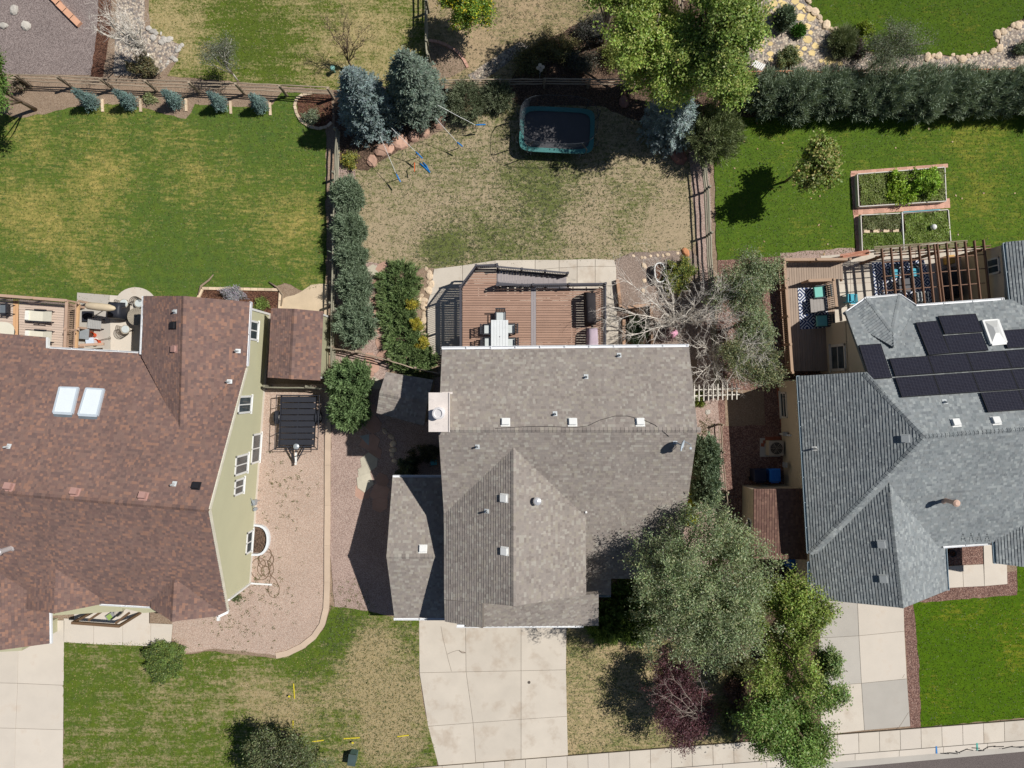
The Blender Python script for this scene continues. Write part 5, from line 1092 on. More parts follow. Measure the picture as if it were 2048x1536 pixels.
def covered(label, corners, z, h, m, name='covered_grill', cat='grill', sag=.05, rot=0):
    w_ = [P(x, y, z + h) for x, y in corners]; c = sum(w_, Vector()) / 4; root = thing(name, label, cat, (c.x, c.y, z))
    b = MB(); lv = []
    for f, zz in ((1.1, .03), (1.06, h * .45), (1.0, h * .8), (.9, h * .96), (.55, h)):
        ring = []
        for i in range(4):
            for t in (0, .33, .66):
                p = w_[i].lerp(w_[(i + 1) % 4], t); q = c + (p - c) * f * random.uniform(.97, 1.03); ring.append((q.x, q.y, z + zz + random.uniform(-.015, .015)))
        lv.append(ring)
    n = 12; vs = [p for r_ in lv for p in r_]; fs = [(k * n + i, k * n + (i + 1) % n, (k + 1) * n + (i + 1) % n, (k + 1) * n + i) for k in range(4) for i in range(n)] + [tuple(range(4 * n, 5 * n)), tuple(reversed(range(n)))]
    b.add(vs, fs); b.build('cover', m, root, True)
    for p in w_:
        q = c + (p - c) * .85; b = MB(); b.cyl((q.x, q.y, z), .05, .06, 8); b.build('wheel', m_black, root)
    return root
covered('black covered grill standing by the right railing of the middle deck', ((1172, 584), (1192, 584), (1194, 644), (1174, 645)), ZD, 1.15, mat('cover_black', srgb(52, 48, 50), .8, .1))
covered('mauve covered box on the middle deck against the house', ((1178, 656), (1196, 656), (1198, 704), (1176, 704)), ZD, 1.05, mat('cover_mauve', srgb(190, 172, 182), .8, .08), 'covered_box', 'storage box')
# ---------------------------------------------------------------- timber planter and stock tank
pl_ = thing('timber_planter', 'weathered timber retaining frame round the dark pit beside the patio', 'planter', P(1270, 650)); m_tie = mat('timber_tan', srgb(184, 150, 124), .9, .14, 2, .12, 40, rnd=.1)
for a, c_ in (((1233, 560), (1240, 618)), ((1240, 618), (1300, 610)), ((1300, 607), (1303, 700)), ((1246, 640), (1246, 705))):
    for k in range(2):
        b = MB(); A, B = P(*a), P(*c_); b.beam(A + Vector((0, 0, .1 + .2 * k)), B + Vector((0, 0, .1 + .2 * k)), .18 - .01 * k, .195); b.build('timber', m_tie, pl_)
sheet('pit_soil', [(1248, 622), (1300, 614), (1302, 706), (1248, 706)], m_mulch_dark, 0)
q = P(1316, 548); tk = thing('stock_tank', 'oval galvanised stock tank planter on the gravel right of the patio', 'planter', (q.x, q.y, 0))
def oval(cx, cy, a, b_, n=28, rz=.08): return [(cx + a * math.cos(t) * math.cos(rz) - b_ * math.sin(t) * math.sin(rz), cy + a * math.cos(t) * math.sin(rz) + b_ * math.sin(t) * math.cos(rz)) for t in [2 * math.pi * k / n for k in range(n)]]
def superoval(cx, cy, a, b_, e=3.0, n=36, rz=0):
    o = []
    for k in range(n):
        t = 2 * math.pi * k / n; x = a * math.copysign(abs(math.cos(t)) ** (2 / e), math.cos(t)); y = b_ * math.copysign(abs(math.sin(t)) ** (2 / e), math.sin(t)); o.append((cx + x * math.cos(rz) - y * math.sin(rz), cy + x * math.sin(rz) + y * math.cos(rz)))
    return o
def ringwall(mb, o_out, o_in, z0, z1):
    n = len(o_out)
    for k in range(n):
        j = (k + 1) % n
        mb.hexa([(*o_out[k], z0), (*o_out[j], z0), (*o_in[j], z0), (*o_in[k], z0)], [(*o_out[k], z1), (*o_out[j], z1), (*o_in[j], z1), (*o_in[k], z1)])
b = MB(); ringwall(b, superoval(q.x, q.y, .3, .56, 2.6, 28, .1), superoval(q.x, q.y, .27, .53, 2.6, 28, .1), 0, .58); b.build('tank_wall', m_galv, tk)
b = MB(); ringwall(b, superoval(q.x, q.y, .325, .585, 2.6, 28, .1), superoval(q.x, q.y, .265, .525, 2.6, 28, .1), .56, .6); b.build('tank_rim', m_white, tk)
b = MB(); b.prism(superoval(q.x, q.y, .275, .535, 2.6, 28, .1), .0, .42); b.build('soil', m_mulch, tk)
# ---------------------------------------------------------------- trampoline
q = P(1114, 260, .9); tp = thing('trampoline', 'rectangular trampoline with teal padding on the dry back lawn', 'trampoline', (q.x, q.y, 0)); rz = -.045
a0, b0 = 2.16, 1.32
b = MB(); b.prism(superoval(q.x, q.y, a0 - .23, b0 - .23, 6, 56, rz), .84, .862); b.build('jump_mat', mat('mat_black', srgb(88, 86, 88), .8, .08), tp)
b = MB(); ringwall(b, superoval(q.x, q.y, a0, b0, 6.5, 56, rz), superoval(q.x, q.y, a0 - .25, b0 - .25, 6, 56, rz), .87, .92); b.build('pad', mat('pad_teal', srgb(74, 132, 128), .6, .1, 1.4), tp)
fr = superoval(q.x, q.y, a0 - .04, b0 - .04, 4.2, 40, rz); b = MB(); b.tube([(x, y, .84) for x, y in fr + fr[:1]], .03, 6); b.build('frame', m_galv, tp)
m_pole = mat('pole_dark', srgb(60, 66, 72), .35, .05); hoop = superoval(q.x, q.y, a0 + .02, b0 + .02, 3.2, 40, rz)
for k in (2, 7, 13, 18, 22, 27, 33, 38):
    x, y = fr[k]; o_ = Vector((x - q.x, y - q.y, 0)).normalized()
    b = MB(); b.tube([(x, y, 0.02), (x, y, .8)], .03, 6); b.build('leg', m_galv, tp)
    b = MB(); b.tube([(x, y, .4), (x + o_.x * .28, y + o_.y * .28, 1.0), (x + o_.x * .3, y + o_.y * .3, 1.9), (hoop[k][0], hoop[k][1], 2.55)], .028, 6); b.build('net_pole', m_pole, tp)
b = MB(); b.tube([(x, y, 2.55) for x, y in hoop + hoop[:1]], .013, 5); b.build('top_hoop', m_pole, tp)
b = MB(); inn = superoval(q.x, q.y, a0 - .26, b0 - .26, 3.6, 120, rz); top = superoval(q.x, q.y, a0 + .0, b0 + .0, 3.2, 120, rz)
for k in range(0, 120): b.tube([(*inn[k], .9), (*top[k], 2.54)], .0022, 3)
for z in np.linspace(.95, 2.5, 18):
    t = (z - .9) / 1.64; ring = [(inn[k][0] + (top[k][0] - inn[k][0]) * t, inn[k][1] + (top[k][1] - inn[k][1]) * t, z) for k in range(0, 120, 3)]; b.tube(ring + ring[:1], .0022, 3)
b.build('safety_net', m_pole, tp, kind='stuff')
for sgn, xx in ((-1, 1045), (1, 1180)):
    pass
b = MB(); A = P(1046, 225, .9); B = P(1056, 198, .1); b.beam(A, B, .32, .02)
for sx in (-1, 1): b.beam(A + Vector((sx * .17, 0, .01)), B + Vector((sx * .17, 0, .01)), .04, .05)
b.build('ladder', mat('ladder_grey', srgb(120, 112, 108), .7), tp)
# ---------------------------------------------------------------- ropes with blue handles by the spruces
m_rope = mat('rope_white', srgb(226, 226, 222), .8, .04); m_blue = mat('foam_blue', srgb(30, 120, 190), .5, .05)
def swing_rope(label, a, c_, blue, za=2.2, zc=1.1, stake=True):
    A, C = P(*a, za), P(*c_, zc); root = thing('rope_line', label, 'rope', (C.x, C.y, 0), 'white ropes with blue ends')
    b = MB(); mid = A.lerp(C, .5) - Vector((0, 0, .05)); b.tube([A, mid, C], .014, 5); b.build('rope', m_rope, root)
    B = P(*blue, zc - .1); b = MB(); b.tube([C, C.lerp(B, .3), B], [.02, .045, .04], 8); b.build('handle', m_blue, root)
    b = MB(); b.tube([(C.x, C.y, 0), (C.x, C.y, zc + .03)], .022, 6); b.build('stake', m_pole, root)
swing_rope('white rope to a blue handle, lowest left of the set', (760, 272), (792, 347), (801, 364)); swing_rope('white rope to a blue handle in the middle of the set', (783, 256), (831, 303), (845, 317))
swing_rope('white rope to a blue handle below the right spruce', (871, 236), (914, 284), (925, 293)); swing_rope('longest white rope, to a blue handle left of trampoline', (875, 210), (951, 250), (971, 249))
b = MB(); b.tube([P(840, 327, .05), P(850, 335, .06), P(860, 345, .05)], .05, 8); b.tube([P(846, 325, .05), P(853, 332, .1), P(858, 342, .09)], .04, 8); tag(b.build('foam_tube', m_blue, None, True), 'loose bent blue foam tube lying on the dry lawn', 'foam tube')
b = MB(); b.tube([P(829, 325, .0), P(829, 325, .9)], .02, 6); o = b.build('stake', m_pole); tag(o, 'short stake with orange tip among the ropes', 'stake'); b = MB(); q = P(829, 325, .9); b.tube([q, P(829, 343, .75)], .03, 6); b.build('tip', mat('orange', srgb(226, 104, 48), .5), o)
# ---------------------------------------------------------------- utility trailer
tl = thing('utility_trailer', 'black slatted utility trailer parked on pink gravel beside green wall', 'trailer', P(592, 845)); rz = -.03
m_trl = mat('trailer_black', srgb(48, 50, 58), .55, .08)
T = lambda x, y, z: P(x, y, z); zt = .58
for k in range(8):
    y0 = 793 + k * 12.2; xa, xb = 564 - k * .55, 632 - k * .55
    b = MB(); b.prism([T(xa, y0 + .9, zt), T(xb, y0 + .9, zt), T(xb - .4, y0 + 11.3, zt), T(xa - .4, y0 + 11.3, zt)], zt - .05, zt); b.build('deck_plank', m_trl, tl)
b = MB(); fr_ = [T(563, 791, zt - .1), T(633, 791, zt - .1), T(628, 893, zt - .1), T(558, 893, zt - .1)]
for i in range(4): b.beam(fr_[i], fr_[(i + 1) % 4], .07, .09)
b.beam(fr_[0].lerp(fr_[1], .5), fr_[3].lerp(fr_[2], .5), .07, .08); b.build('frame', m_trl, tl)
ra = [T(553, 790, zt + .38), T(639, 791, zt + .38), T(635, 899, zt + .38), T(549, 899, zt + .38)]
b = MB()
for i in range(4): b.tube([ra[i], ra[(i + 1) % 4]], .022, 6)
b.build('top_rail', m_trl, tl)
for i in range(4):
    for t in (0, .28, .55, .8) if i in (1, 3) else (0, .33, .66):
        p = ra[i].lerp(ra[(i + 1) % 4], t); q = fr_[i].lerp(fr_[(i + 1) % 4], t); b = MB(); b.beam(q, p, .035, .035); b.build('rail_post', m_trl, tl)
for sx, px_ in ((-1, 556), (1, 638)):
    c = T(px_, 835, .33); w_ = MB(); n = 18
    o_ = [(c.x - .1, c.y + .33 * math.cos(2 * math.pi * k / n), c.z + .33 * math.sin(2 * math.pi * k / n)) for k in range(n)]; i_ = [(c.x + .1, p[1], p[2]) for p in o_]; w_.hexa(o_, i_); wo_ = w_.build('wheel', mat('rubber', srgb(30, 30, 32), .8), tl)
    r2 = MB(); o_ = [(c.x - .105, c.y + .18 * math.cos(2 * math.pi * k / n), c.z + .18 * math.sin(2 * math.pi * k / n)) for k in range(n)]; r2.hexa(o_, [(c.x + .105, p[1], p[2]) for p in o_]); r2.build('rim', m_white, wo_)
    f_ = MB(); n = 8
    for k in range(n):
        t0, t1 = math.pi * k / n, math.pi * (k + 1) / n
        f_.hexa([(c.x + s_ * .13, c.y + .4 * math.cos(t_), c.z + .4 * math.sin(t_)) for s_, t_ in ((-1, t0), (1, t0), (1, t1), (-1, t1))], [(c.x + s_ * .13, c.y + .42 * math.cos(t_), c.z + .42 * math.sin(t_)) for s_, t_ in ((-1, t0), (1, t0), (1, t1), (-1, t1))])
    f_.build('fender', m_trl, tl)
b = MB(); tip = T(592, 925, .45); b.beam(T(575, 893, .48), tip, .06, .08); b.beam(T(610, 893, .48), tip, .06, .08); b.beam(T(592, 893, .48), T(592, 920, .47), .06, .08); b.build('tongue', m_trl, tl)
b = MB(); b.beam(T(592, 905, .55), T(592, 925, .52), .1, .1); b.cyl((tip.x, tip.y - .08, .42), .06, .12, 10); b.build('coupler', m_white, tl)
b = MB(); b.tube([T(593, 912, 0), T(593, 912, .75)], .035, 8); b.tube([T(593, 912, .7), T(612, 907, .7)], .015, 6); b.build('jack', m_trl, tl)
b = MB(); q = T(593, 893, .62); b.lathe(q, [(.16, 0), (.17, .08), (.08, .12), (0, .12)], 16); b.build('spare_cap', m_galv, tl)
# hose
rr = random.Random(3); pts = []
for k in range(120):
    t = k / 120; c = (527 + 8 * math.sin(t * 9), 1128 + 16 * math.sin(t * 5.3)); r_ = 13 + 5 * math.sin(t * 17); an = t * 6.28 * 5.2
    pts.append(P(c[0] + r_ * math.cos(an), c[1] + r_ * 1.15 * math.sin(an), .03 + .05 * t))
for x_, y_ in ((541, 1150), (552, 1160), (559, 1175), (558, 1188), (549, 1196), (540, 1192), (536, 1178), (540, 1160), (545, 1146)): pts.append(P(x_, y_, .04))
b = MB(); b.tube(pts, .016, 5); tag(b.build('garden_hose', mat('hose_brown', srgb(126, 104, 82), .6, .06), None, True), 'tangled brown garden hose on gravel by the green wall', 'hose')
# utility box in the west front lawn and flags
q = P(704, 1520, .7); ub = thing('utility_pedestal', 'dark teal utility box in the front lawn at picture bottom', 'utility box', (q.x, q.y, 0)); m_ub = mat('utility_green', srgb(84, 112, 108), .55, .06)
b = MB(); b.box((q.x, q.y, .35), (.4, .6, .7), -.15); b.build('body', m_ub, ub); b = MB(); b.box((q.x, q.y, .72), (.46, .66, .05), -.15); b.build('lid', mat('utility_lid', srgb(74, 90, 88), .55), ub)
for i, (x_, y_, t_) in enumerate(((580, 1388, 'near the gravel'), (706, 1480, 'beside the utility box'))):
    q = P(x_, y_); f_ = thing('marker_flag', 'small yellow marker flag on the left front lawn, ' + t_, 'flag', (q.x, q.y, 0), 'marker flags'); b = MB(); b.tube([(q.x, q.y, 0), (q.x, q.y, .4)], .006, 4); b.build('wire', m_galv, f_); b = MB(); b.box((q.x + .06, q.y, .34), (.12, .1, .008)); b.build('pennant', pm, f_)
# retaining curb lines of the west mulch bed next to the house
wb = thing('bed_border', 'white block border round mulch bed behind the left house', 'edging', P(480, 578)); 
sheet('mulch_bed', [(402, 580), (562, 582), (560, 640), (402, 620)], m_mulch, 0)
for a, c_ in (((398, 596), (406, 578)), ((406, 577), (558, 580)), ((562, 585), (560, 620))):
    n = max(1, int(math.dist(a, c_) / 13))
    for k in range(n):
        A, B = P(*lerp2(a, c_, k / n)), P(*lerp2(a, c_, (k + .96) / n)); b = MB(); b.beam(A + Vector((0, 0, .07)), B + Vector((0, 0, .07)), .16, .14); b.build('edging_block', m_stone_cream, wb)
for i, pts_ in enumerate((((427, 549), (418, 560), (402, 572), (396, 590)), ((538, 564), (555, 575), (566, 590), (562, 612)))):
    b = MB(); b.tube([P(x_, y_, .12 + .06 * math.sin(j)) for j, (x_, y_) in enumerate(pts_)], [.03, .06, .07, .04], 7); tag(b.build('driftwood', mat('driftwood', srgb(150, 132, 112), .9, .15), None, True), ['thin grey driftwood branch at left end of mulch bed', 'thick curved driftwood branch at right end of mulch bed'][i], 'driftwood')
# ================================================================ WEST HOUSE DECK AND PATIO
m_deckw = mat('deck_taupe', srgb(208, 188, 172), .75, .06, 1.5, .06, 30, rnd=.05); m_railw = mat('rail_taupe', srgb(190, 160, 138), .75, .08); m_orangew = mat('deck_inlay', srgb(214, 170, 128), .75, .06)
ZW = 1.9; dw = thing('deck', 'raised pale plank deck with taupe railing behind the left house', 'deck', P(80, 650))
Dw = lambda x, y: P(x, y, ZW)
ang = math.atan2(-(612 - 598), 160)
k = 0; y = 600.0
while y < 706:
    A0, A1 = Dw(-140, y - 13), Dw(26, y + 1.5 - .5); B0, B1 = Dw(38, y + 1.4), Dw(130, y + 8.5)
    for A, B in ((A0, A1), (B0, B1)):
        b = MB(); b.beam(A - Vector((0, 0, .015)), B - Vector((0, 0, .015)), .128, .03); b.build('deck_board', m_deckw, dw)
    y += 4.98
for dx in (0, 5.4):
    b = MB(); b.beam(Dw(29.3 + dx, 601), Dw(27.5 + dx, 712), .135, .03); b.build('deck_board', m_orangew, dw)
b = MB()
for a, c_ in (((-140, 583), (133, 606)), ((133, 606), (130, 715))): b.beam(Dw(*a) - Vector((0, 0, .15)), Dw(*c_) - Vector((0, 0, .15)), .05, .24)
b.build('rim_joist', m_railw, dw)
for x_, y_ in ((-60, 592), (35, 600), (128, 608), (127, 690)):
    q = Dw(x_, y_); b = MB(); b.beam((q.x, q.y, 0), (q.x, q.y, ZW - .2), .14, .14); b.build('support_post', m_railw, dw)
zr = ZW + .95; Ew = lambda x, y: (lambda q: Vector((q.x, q.y, ZW)))(P(x, y, zr))
railing(dw, [Ew(-140, 580), Ew(133, 601), Ew(128, 715)], m=m_railw, cap=.15)
b = MB(); b.beam(P(156, 607, 1.2), P(151, 700, 1.2), .2, .14); b.build('outer_beam', mat('timber_honey', srgb(212, 172, 130), .8, .08), dw)
for y_ in (602, 655, 700):
    A = P(133, y_, 2.6); B = P(157, y_ + 1, 1.2); b = MB(); b.beam((A.x, A.y, 1.55), (B.x, B.y, 1.15), .12, .12); b.build('brace', m_railw, dw)
    q = P(156, y_, 1.2); b = MB(); b.beam((q.x, q.y, 0), (q.x, q.y, 1.15), .12, .12); b.build('support_post', m_railw, dw)
zz_ = MB(); n = 17
for k in range(n):
    y0 = 606 + k * 5.3; A, B, C = P(134, y0, 1.5), P(150, y0 + 2.5, 1.3), P(134, y0 + 5.3, 1.5)
    zz_.tube([A, B, C], .012, 5)
zz_.build('wire_lattice', mat('wire_bronze', srgb(96, 82, 70), .5), dw, kind='stuff')
b = MB(); b.beam(P(160, 690, 1.3), P(208, 688, 1.1), .14, .12); b.build('outer_beam', m_railw, dw)
m_sling = mat('sling_cream', srgb(226, 220, 200), .85, .04)
def lounger(label, px, py, z):
    q = P(px, py, z + .35); root = thing('sun_lounger', label, 'sun lounger', (q.x, q.y, z), 'sun loungers on the left deck'); R = Matrix.Translation((q.x, q.y, z)) @ Matrix.Rotation(-.06, 4, 'Z')
    def part(n, mb, m): o = bpy.data.objects.new(n, mb.mesh(n, m)); link(o, root, R)
    b = MB(); b.box((-.28, 0, .34), (.95, .56, .04)); part('seat_sling', b, m_sling)
    b = MB(); b.hexa([(.2, -.28, .34), (.78, -.28, .5), (.78, .28, .5), (.2, .28, .34)], [(.2, -.28, .37), (.78, -.28, .53), (.78, .28, .53), (.2, .28, .37)]); part('back_sling', b, m_sling)
    b = MB(); b.cyl((-.72, -.28, .3), .05, .01, 6); b.box((-.68, 0, .38), (.2, .5, .07)); part('pillow', b, mat('pillow_white', srgb(238, 236, 226), .9))
    for sy in (-1, 1):
        b = MB(); b.beam((-.8, sy * .31, .34), (.22, sy * .31, .34), .05, .05); b.beam((.22, sy * .31, .34), (.82, sy * .31, .52), .05, .05); part('side_rail', b, m_cfr)
        b = MB(); b.beam((-.2, sy * .34, .52), (.5, sy * .34, .55), .06, .03); b.beam((.0, sy * .34, .34), (.0, sy * .34, .53), .03, .03); part('armrest', b, m_cfr)
        for x_ in (-.7, .6): b = MB(); b.beam((x_, sy * .3, 0), (x_, sy * .3, .38), .04, .04); part('leg', b, m_cfr)
lounger('cream sun lounger on left deck, the one fully in view', 79, 632, ZW); lounger('cream sun lounger on left deck, half under the eave', 79, 672, ZW)
chair('black metal chair at the left edge of the left deck', 10, 618, ZW, math.pi / 2, m_cfr, mat('chair_grey', srgb(110, 118, 124), .7), group='left deck chairs')
q = P(2, 662, ZW + .72); tb = thing('round_table', 'cream round table at the left edge of the left deck', 'table', (q.x, q.y, ZW)); b = MB(); b.prism(superoval(q.x, q.y, .72, .5, 2.8, 32), ZW + .69, ZW + .73); b.build('tabletop', m_sling, tb); b = MB(); b.cyl((q.x, q.y, ZW), .06, .69, 10); b.cyl((q.x, q.y, ZW), .3, .03, 16); b.build('pedestal', m_cfr, tb)
# lower patio furniture
m_wick = mat('wicker', srgb(178, 168, 150), .8, .12, 30, .2, 60); m_iron = mat('wrought_iron', srgb(96, 84, 72), .6, .08); m_blk = mat('grill_black', srgb(44, 46, 54), .5, .06)
PW = .05
q = P(272, 633, .78); tb = thing('round_table', 'large round wicker patio table beside the left house wall', 'table', (q.x, q.y, PW))
b = MB(); 
for r_ in np.linspace(.08, .5, 9): b.tube([(q.x + r_ * math.cos(t), q.y + r_ * math.sin(t), .765) for t in np.linspace(0, 2 * math.pi, 25)], .014, 5)
for k in range(24): b.beam((q.x + .06 * math.cos(k * math.pi / 12), q.y + .06 * math.sin(k * math.pi / 12), .76), (q.x + .5 * math.cos(k * math.pi / 12), q.y + .5 * math.sin(k * math.pi / 12), .76), .02, .012)
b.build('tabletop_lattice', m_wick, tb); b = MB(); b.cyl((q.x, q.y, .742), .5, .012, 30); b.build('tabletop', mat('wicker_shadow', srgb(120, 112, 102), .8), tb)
for k in range(4):
    a = k * math.pi / 2 + .6; b = MB(); b.tube([(q.x + .42 * math.cos(a), q.y + .42 * math.sin(a), PW), (q.x + .2 * math.cos(a), q.y + .2 * math.sin(a), .35), (q.x + .36 * math.cos(a), q.y + .36 * math.sin(a), .75)], .025, 6); b.build('leg', m_iron, tb)
def barrel_chair(label, px, py, rot, z=PW):
    q = P(px, py, z + .45); root = thing('wicker_chair', label, 'chair', (q.x, q.y, z), 'wicker patio chairs'); R = Matrix.Translation((q.x, q.y, z)) @ Matrix.Rotation(rot, 4, 'Z')
    def part(n, mb, m): o = bpy.data.objects.new(n, mb.mesh(n, m)); link(o, root, R)
    b = MB(); b.cyl((0, 0, .4), .27, .05, 20); part('seat', b, m_wick); b = MB(); b.cyl((0, .02, .45), .23, .05, 20, None, .2); part('cushion', b, m_cush)
    b = MB()
    for k in range(14):
        t = math.pi * (1.08 + .84 * k / 13); b.beam((.27 * math.cos(t), .27 * math.sin(t), .42), (.34 * math.cos(t), .34 * math.sin(t), .85), .02, .02)
    for z_ in (.55, .7, .85): b.tube([((.27 + (z_ - .42) * .16) * math.cos(t), (.27 + (z_ - .42) * .16) * math.sin(t), z_) for t in np.linspace(math.pi * 1.08, math.pi * 1.92, 12)], .014, 5)
    part('backrest', b, m_iron)
    for k in range(4): a = k * math.pi / 2 + .78; b = MB(); b.beam((.22 * math.cos(a), .22 * math.sin(a), 0), (.22 * math.cos(a), .22 * math.sin(a), .41), .035, .035); part('leg', b, m_iron)
barrel_chair('wicker chair above-left of the round patio table', 247, 607, -2.4 + math.pi / 2); barrel_chair('wicker chair below-left of the round patio table', 250, 659, -.9); barrel_chair('wicker chair above the round patio table by the wall', 277, 606, math.pi + .2)
covered('black covered grill on the left house patio behind the folded umbrella', ((214, 603), (240, 604), (239, 636), (212, 635)), PW, 1.05, m_blk)
q0, q1 = P(172, 611, 2.0), P(231, 617, 2.3); um = thing('patio_umbrella', 'folded beige patio umbrella leaning over the left house patio', 'umbrella', P(200, 620))
b = MB(); m_ = [q0.lerp(q1, t) for t in (0, .08, .4, .8, .95, 1)]; b.tube(m_, [.12, .2, .22, .2, .12, .03], 10); b.build('canopy', mat('canvas_beige', srgb(214, 196, 166), .9, .08, 4), um, True)
b = MB(); b.tube([P(183, 634, PW), P(196, 628, 1.2), P(214, 616, 2.15)], .03, 8); b.build('pole', m_white, um); b = MB(); q = P(178, 633, PW); b.box((q.x, q.y, PW + .1), (.6, .6, .2)); b.build('base', m_blk, um)
q = P(189, 647, .45); bn = thing('bench', 'grey slatted bench on the left house patio', 'bench', (q.x, q.y, PW)); R = Matrix.Translation((q.x, q.y, 0)) @ Matrix.Rotation(-.08, 4, 'Z')
for k in range(8):
    b = MB(); b.box((-.36 + k * .1, 0, .45), (.085, .62, .03)); o = bpy.data.objects.new('slat', b.mesh('slat', mat('slat_grey', srgb(172, 172, 170), .7, .06))); link(o, bn, R)
for sx in (-1, 1):
    for sy in (-1, 1): b = MB(); b.beam((sx * .33, sy * .28, PW), (sx * .33, sy * .28, .44), .05, .05); o = bpy.data.objects.new('leg', b.mesh('leg', m_cfr)); link(o, bn, R)
m_or = mat('orange_plastic', srgb(232, 84, 30), .45, .05)
for i, (x_, y_) in enumerate(((184, 670), (193, 684))):
    q = P(x_, y_, .3); bk = thing('bucket', ['orange bucket on the left patio, beside the bench', 'orange bucket on the left patio, beside the deck beam'][i], 'bucket', (q.x, q.y, PW), 'orange buckets'); b = MB(); b.lathe((q.x, q.y, PW), [(0, .01), (.13, 0), (.17, .36), (.185, .37), (.16, .35), (.12, .05), (0, .05)], 18); b.build('pail', m_or, bk); b = MB(); b.tube([(q.x - .17, q.y, PW + .35), (q.x, q.y - .16, PW + .3), (q.x + .17, q.y, PW + .35)], .008, 5); b.build('handle', m_galv, bk)
q = P(181, 682, .4); b = MB(); b.box((q.x, q.y, PW + .2), (.45, .35, .4), .1); cl = b.build('cooler', m_white); tag(cl, 'white cooler between two orange buckets on the left patio', 'cooler'); b = MB(); b.box((q.x, q.y, PW + .425), (.47, .37, .05), .1); b.build('lid', mat('lid_blue', srgb(206, 218, 232), .5), cl)
b = MB(); b.tube([P(196, 681, .15), P(217, 676, .3)], .016, 6); sh = b.build('shovel', m_iron, None); tag(sh, 'long handled shovel lying on the left patio', 'shovel'); q = P(219.5, 675.5, .3); b = MB(); b.tube([(q.x + .06 * math.cos(t), q.y + .06 * math.sin(t), .3) for t in np.linspace(0, 6.28, 12)], .012, 5); b.build('grip', m_iron, sh)
q = P(170, 668, .5); b = MB(); b.box((q.x, q.y, PW + .25), (.5, .55, .5), -.06); bx_ = b.build('storage_box', mat('brown_box', srgb(104, 74, 62), .6)); tag(bx_, 'brown storage box under the left deck beam', 'box'); b = MB(); b.box((q.x, q.y, PW + .52), (.54, .59, .04), -.06); b.build('lid', m_galv, bx_)
q = P(236, 1226, .5); pt = thing('planter_pot', 'round stone pot by the left front porch arbor', 'pot', (q.x, q.y, .12)); b = MB(); b.lathe((q.x, q.y, .12), [(0, 0), (.15, 0), (.2, .3), (.22, .4), (.18, .4), (.16, .3), (0, .3)], 18); b.build('pot', m_stone_grey, pt); b = MB(); b.cyl((q.x, q.y, .38), .15, .03, 14); b.build('soil', m_mulch, pt)
q = P(219, 1234, .5); b = MB(); b.box((q.x, q.y, .4), (.5, .36, .06), .6); b.box((q.x, q.y, .26), (.44, .3, .26), .6); pb = b.build('storage_box', mat('box_grey', srgb(150, 150, 150), .6)); tag(pb, 'grey box with green top on the left front porch', 'box'); b = MB(); b.box((q.x - .04, q.y - .02, .44), (.28, .3, .02), .6); b.build('lid', mat('mat_green', srgb(150, 176, 96), .8), pb)
# ================================================================ EAST HOUSE DECK, PERGOLA, PATIO
m_decke = mat('deck_brown', srgb(166, 147, 130), .75, .07, 1.5, .07, 30, rnd=.06); m_raile = mat('rail_brown', srgb(178, 150, 126), .75, .07)
ZE = 1.0; de = thing('deck', 'long brown plank deck with a patterned rug beside the right house', 'deck', P(1610, 640)); De = lambda x, y: P(x, y, ZE)
k = 0; x = 1576.0
while x < 1668:                                                  # boards run north-south
    y0 = 524 - (x - 1576) * .03; b = MB(); top = 570 if x < 1590 else 524
    b.beam(De(x - 3.0 + 2, 523) - Vector((0, 0, .015)), De(x + 8.5, 742) - Vector((0, 0, .015)), .126, .03); b.build('deck_board', m_decke, de); x += 4.9
x = 1668.0
while x < 1683:
    b = MB(); b.beam(De(x, 521) - Vector((0, 0, .015)), De(x + 1.5, 558) - Vector((0, 0, .015)), .126, .03); b.build('deck_board', m_decke, de); x += 4.9
b = MB()
for a, c_ in (((1571, 522), (1684, 517)), ((1684, 517), (1685, 562)), ((1571, 522), (1584, 744))): b.beam(De(*a) - Vector((0, 0, .15)), De(*c_) - Vector((0, 0, .15)), .05, .24)
b.build('rim_joist', m_raile, de)
for x_, y_ in ((1575, 530), (1580, 630), (1588, 730), (1660, 545), (1660, 650)): q = De(x_, y_); b = MB(); b.beam((q.x, q.y, 0), (q.x, q.y, ZE - .2), .14, .14); b.build('support_post', m_raile, de)
zr = ZE + 1.0; Ee = lambda x, y: (lambda q: Vector((q.x, q.y, ZE)))(P(x, y, zr))
railing(de, [Ee(1585, 745), Ee(1569, 519), Ee(1700, 518)], h=1.0, m=m_raile, cap=.15, balw=.035, post_step=1.7); railing(de, [Ee(1618, 561), Ee(1668, 559), Ee(1674, 615)], h=1.0, m=m_raile, cap=.16, balw=.035, post_step=1.5)
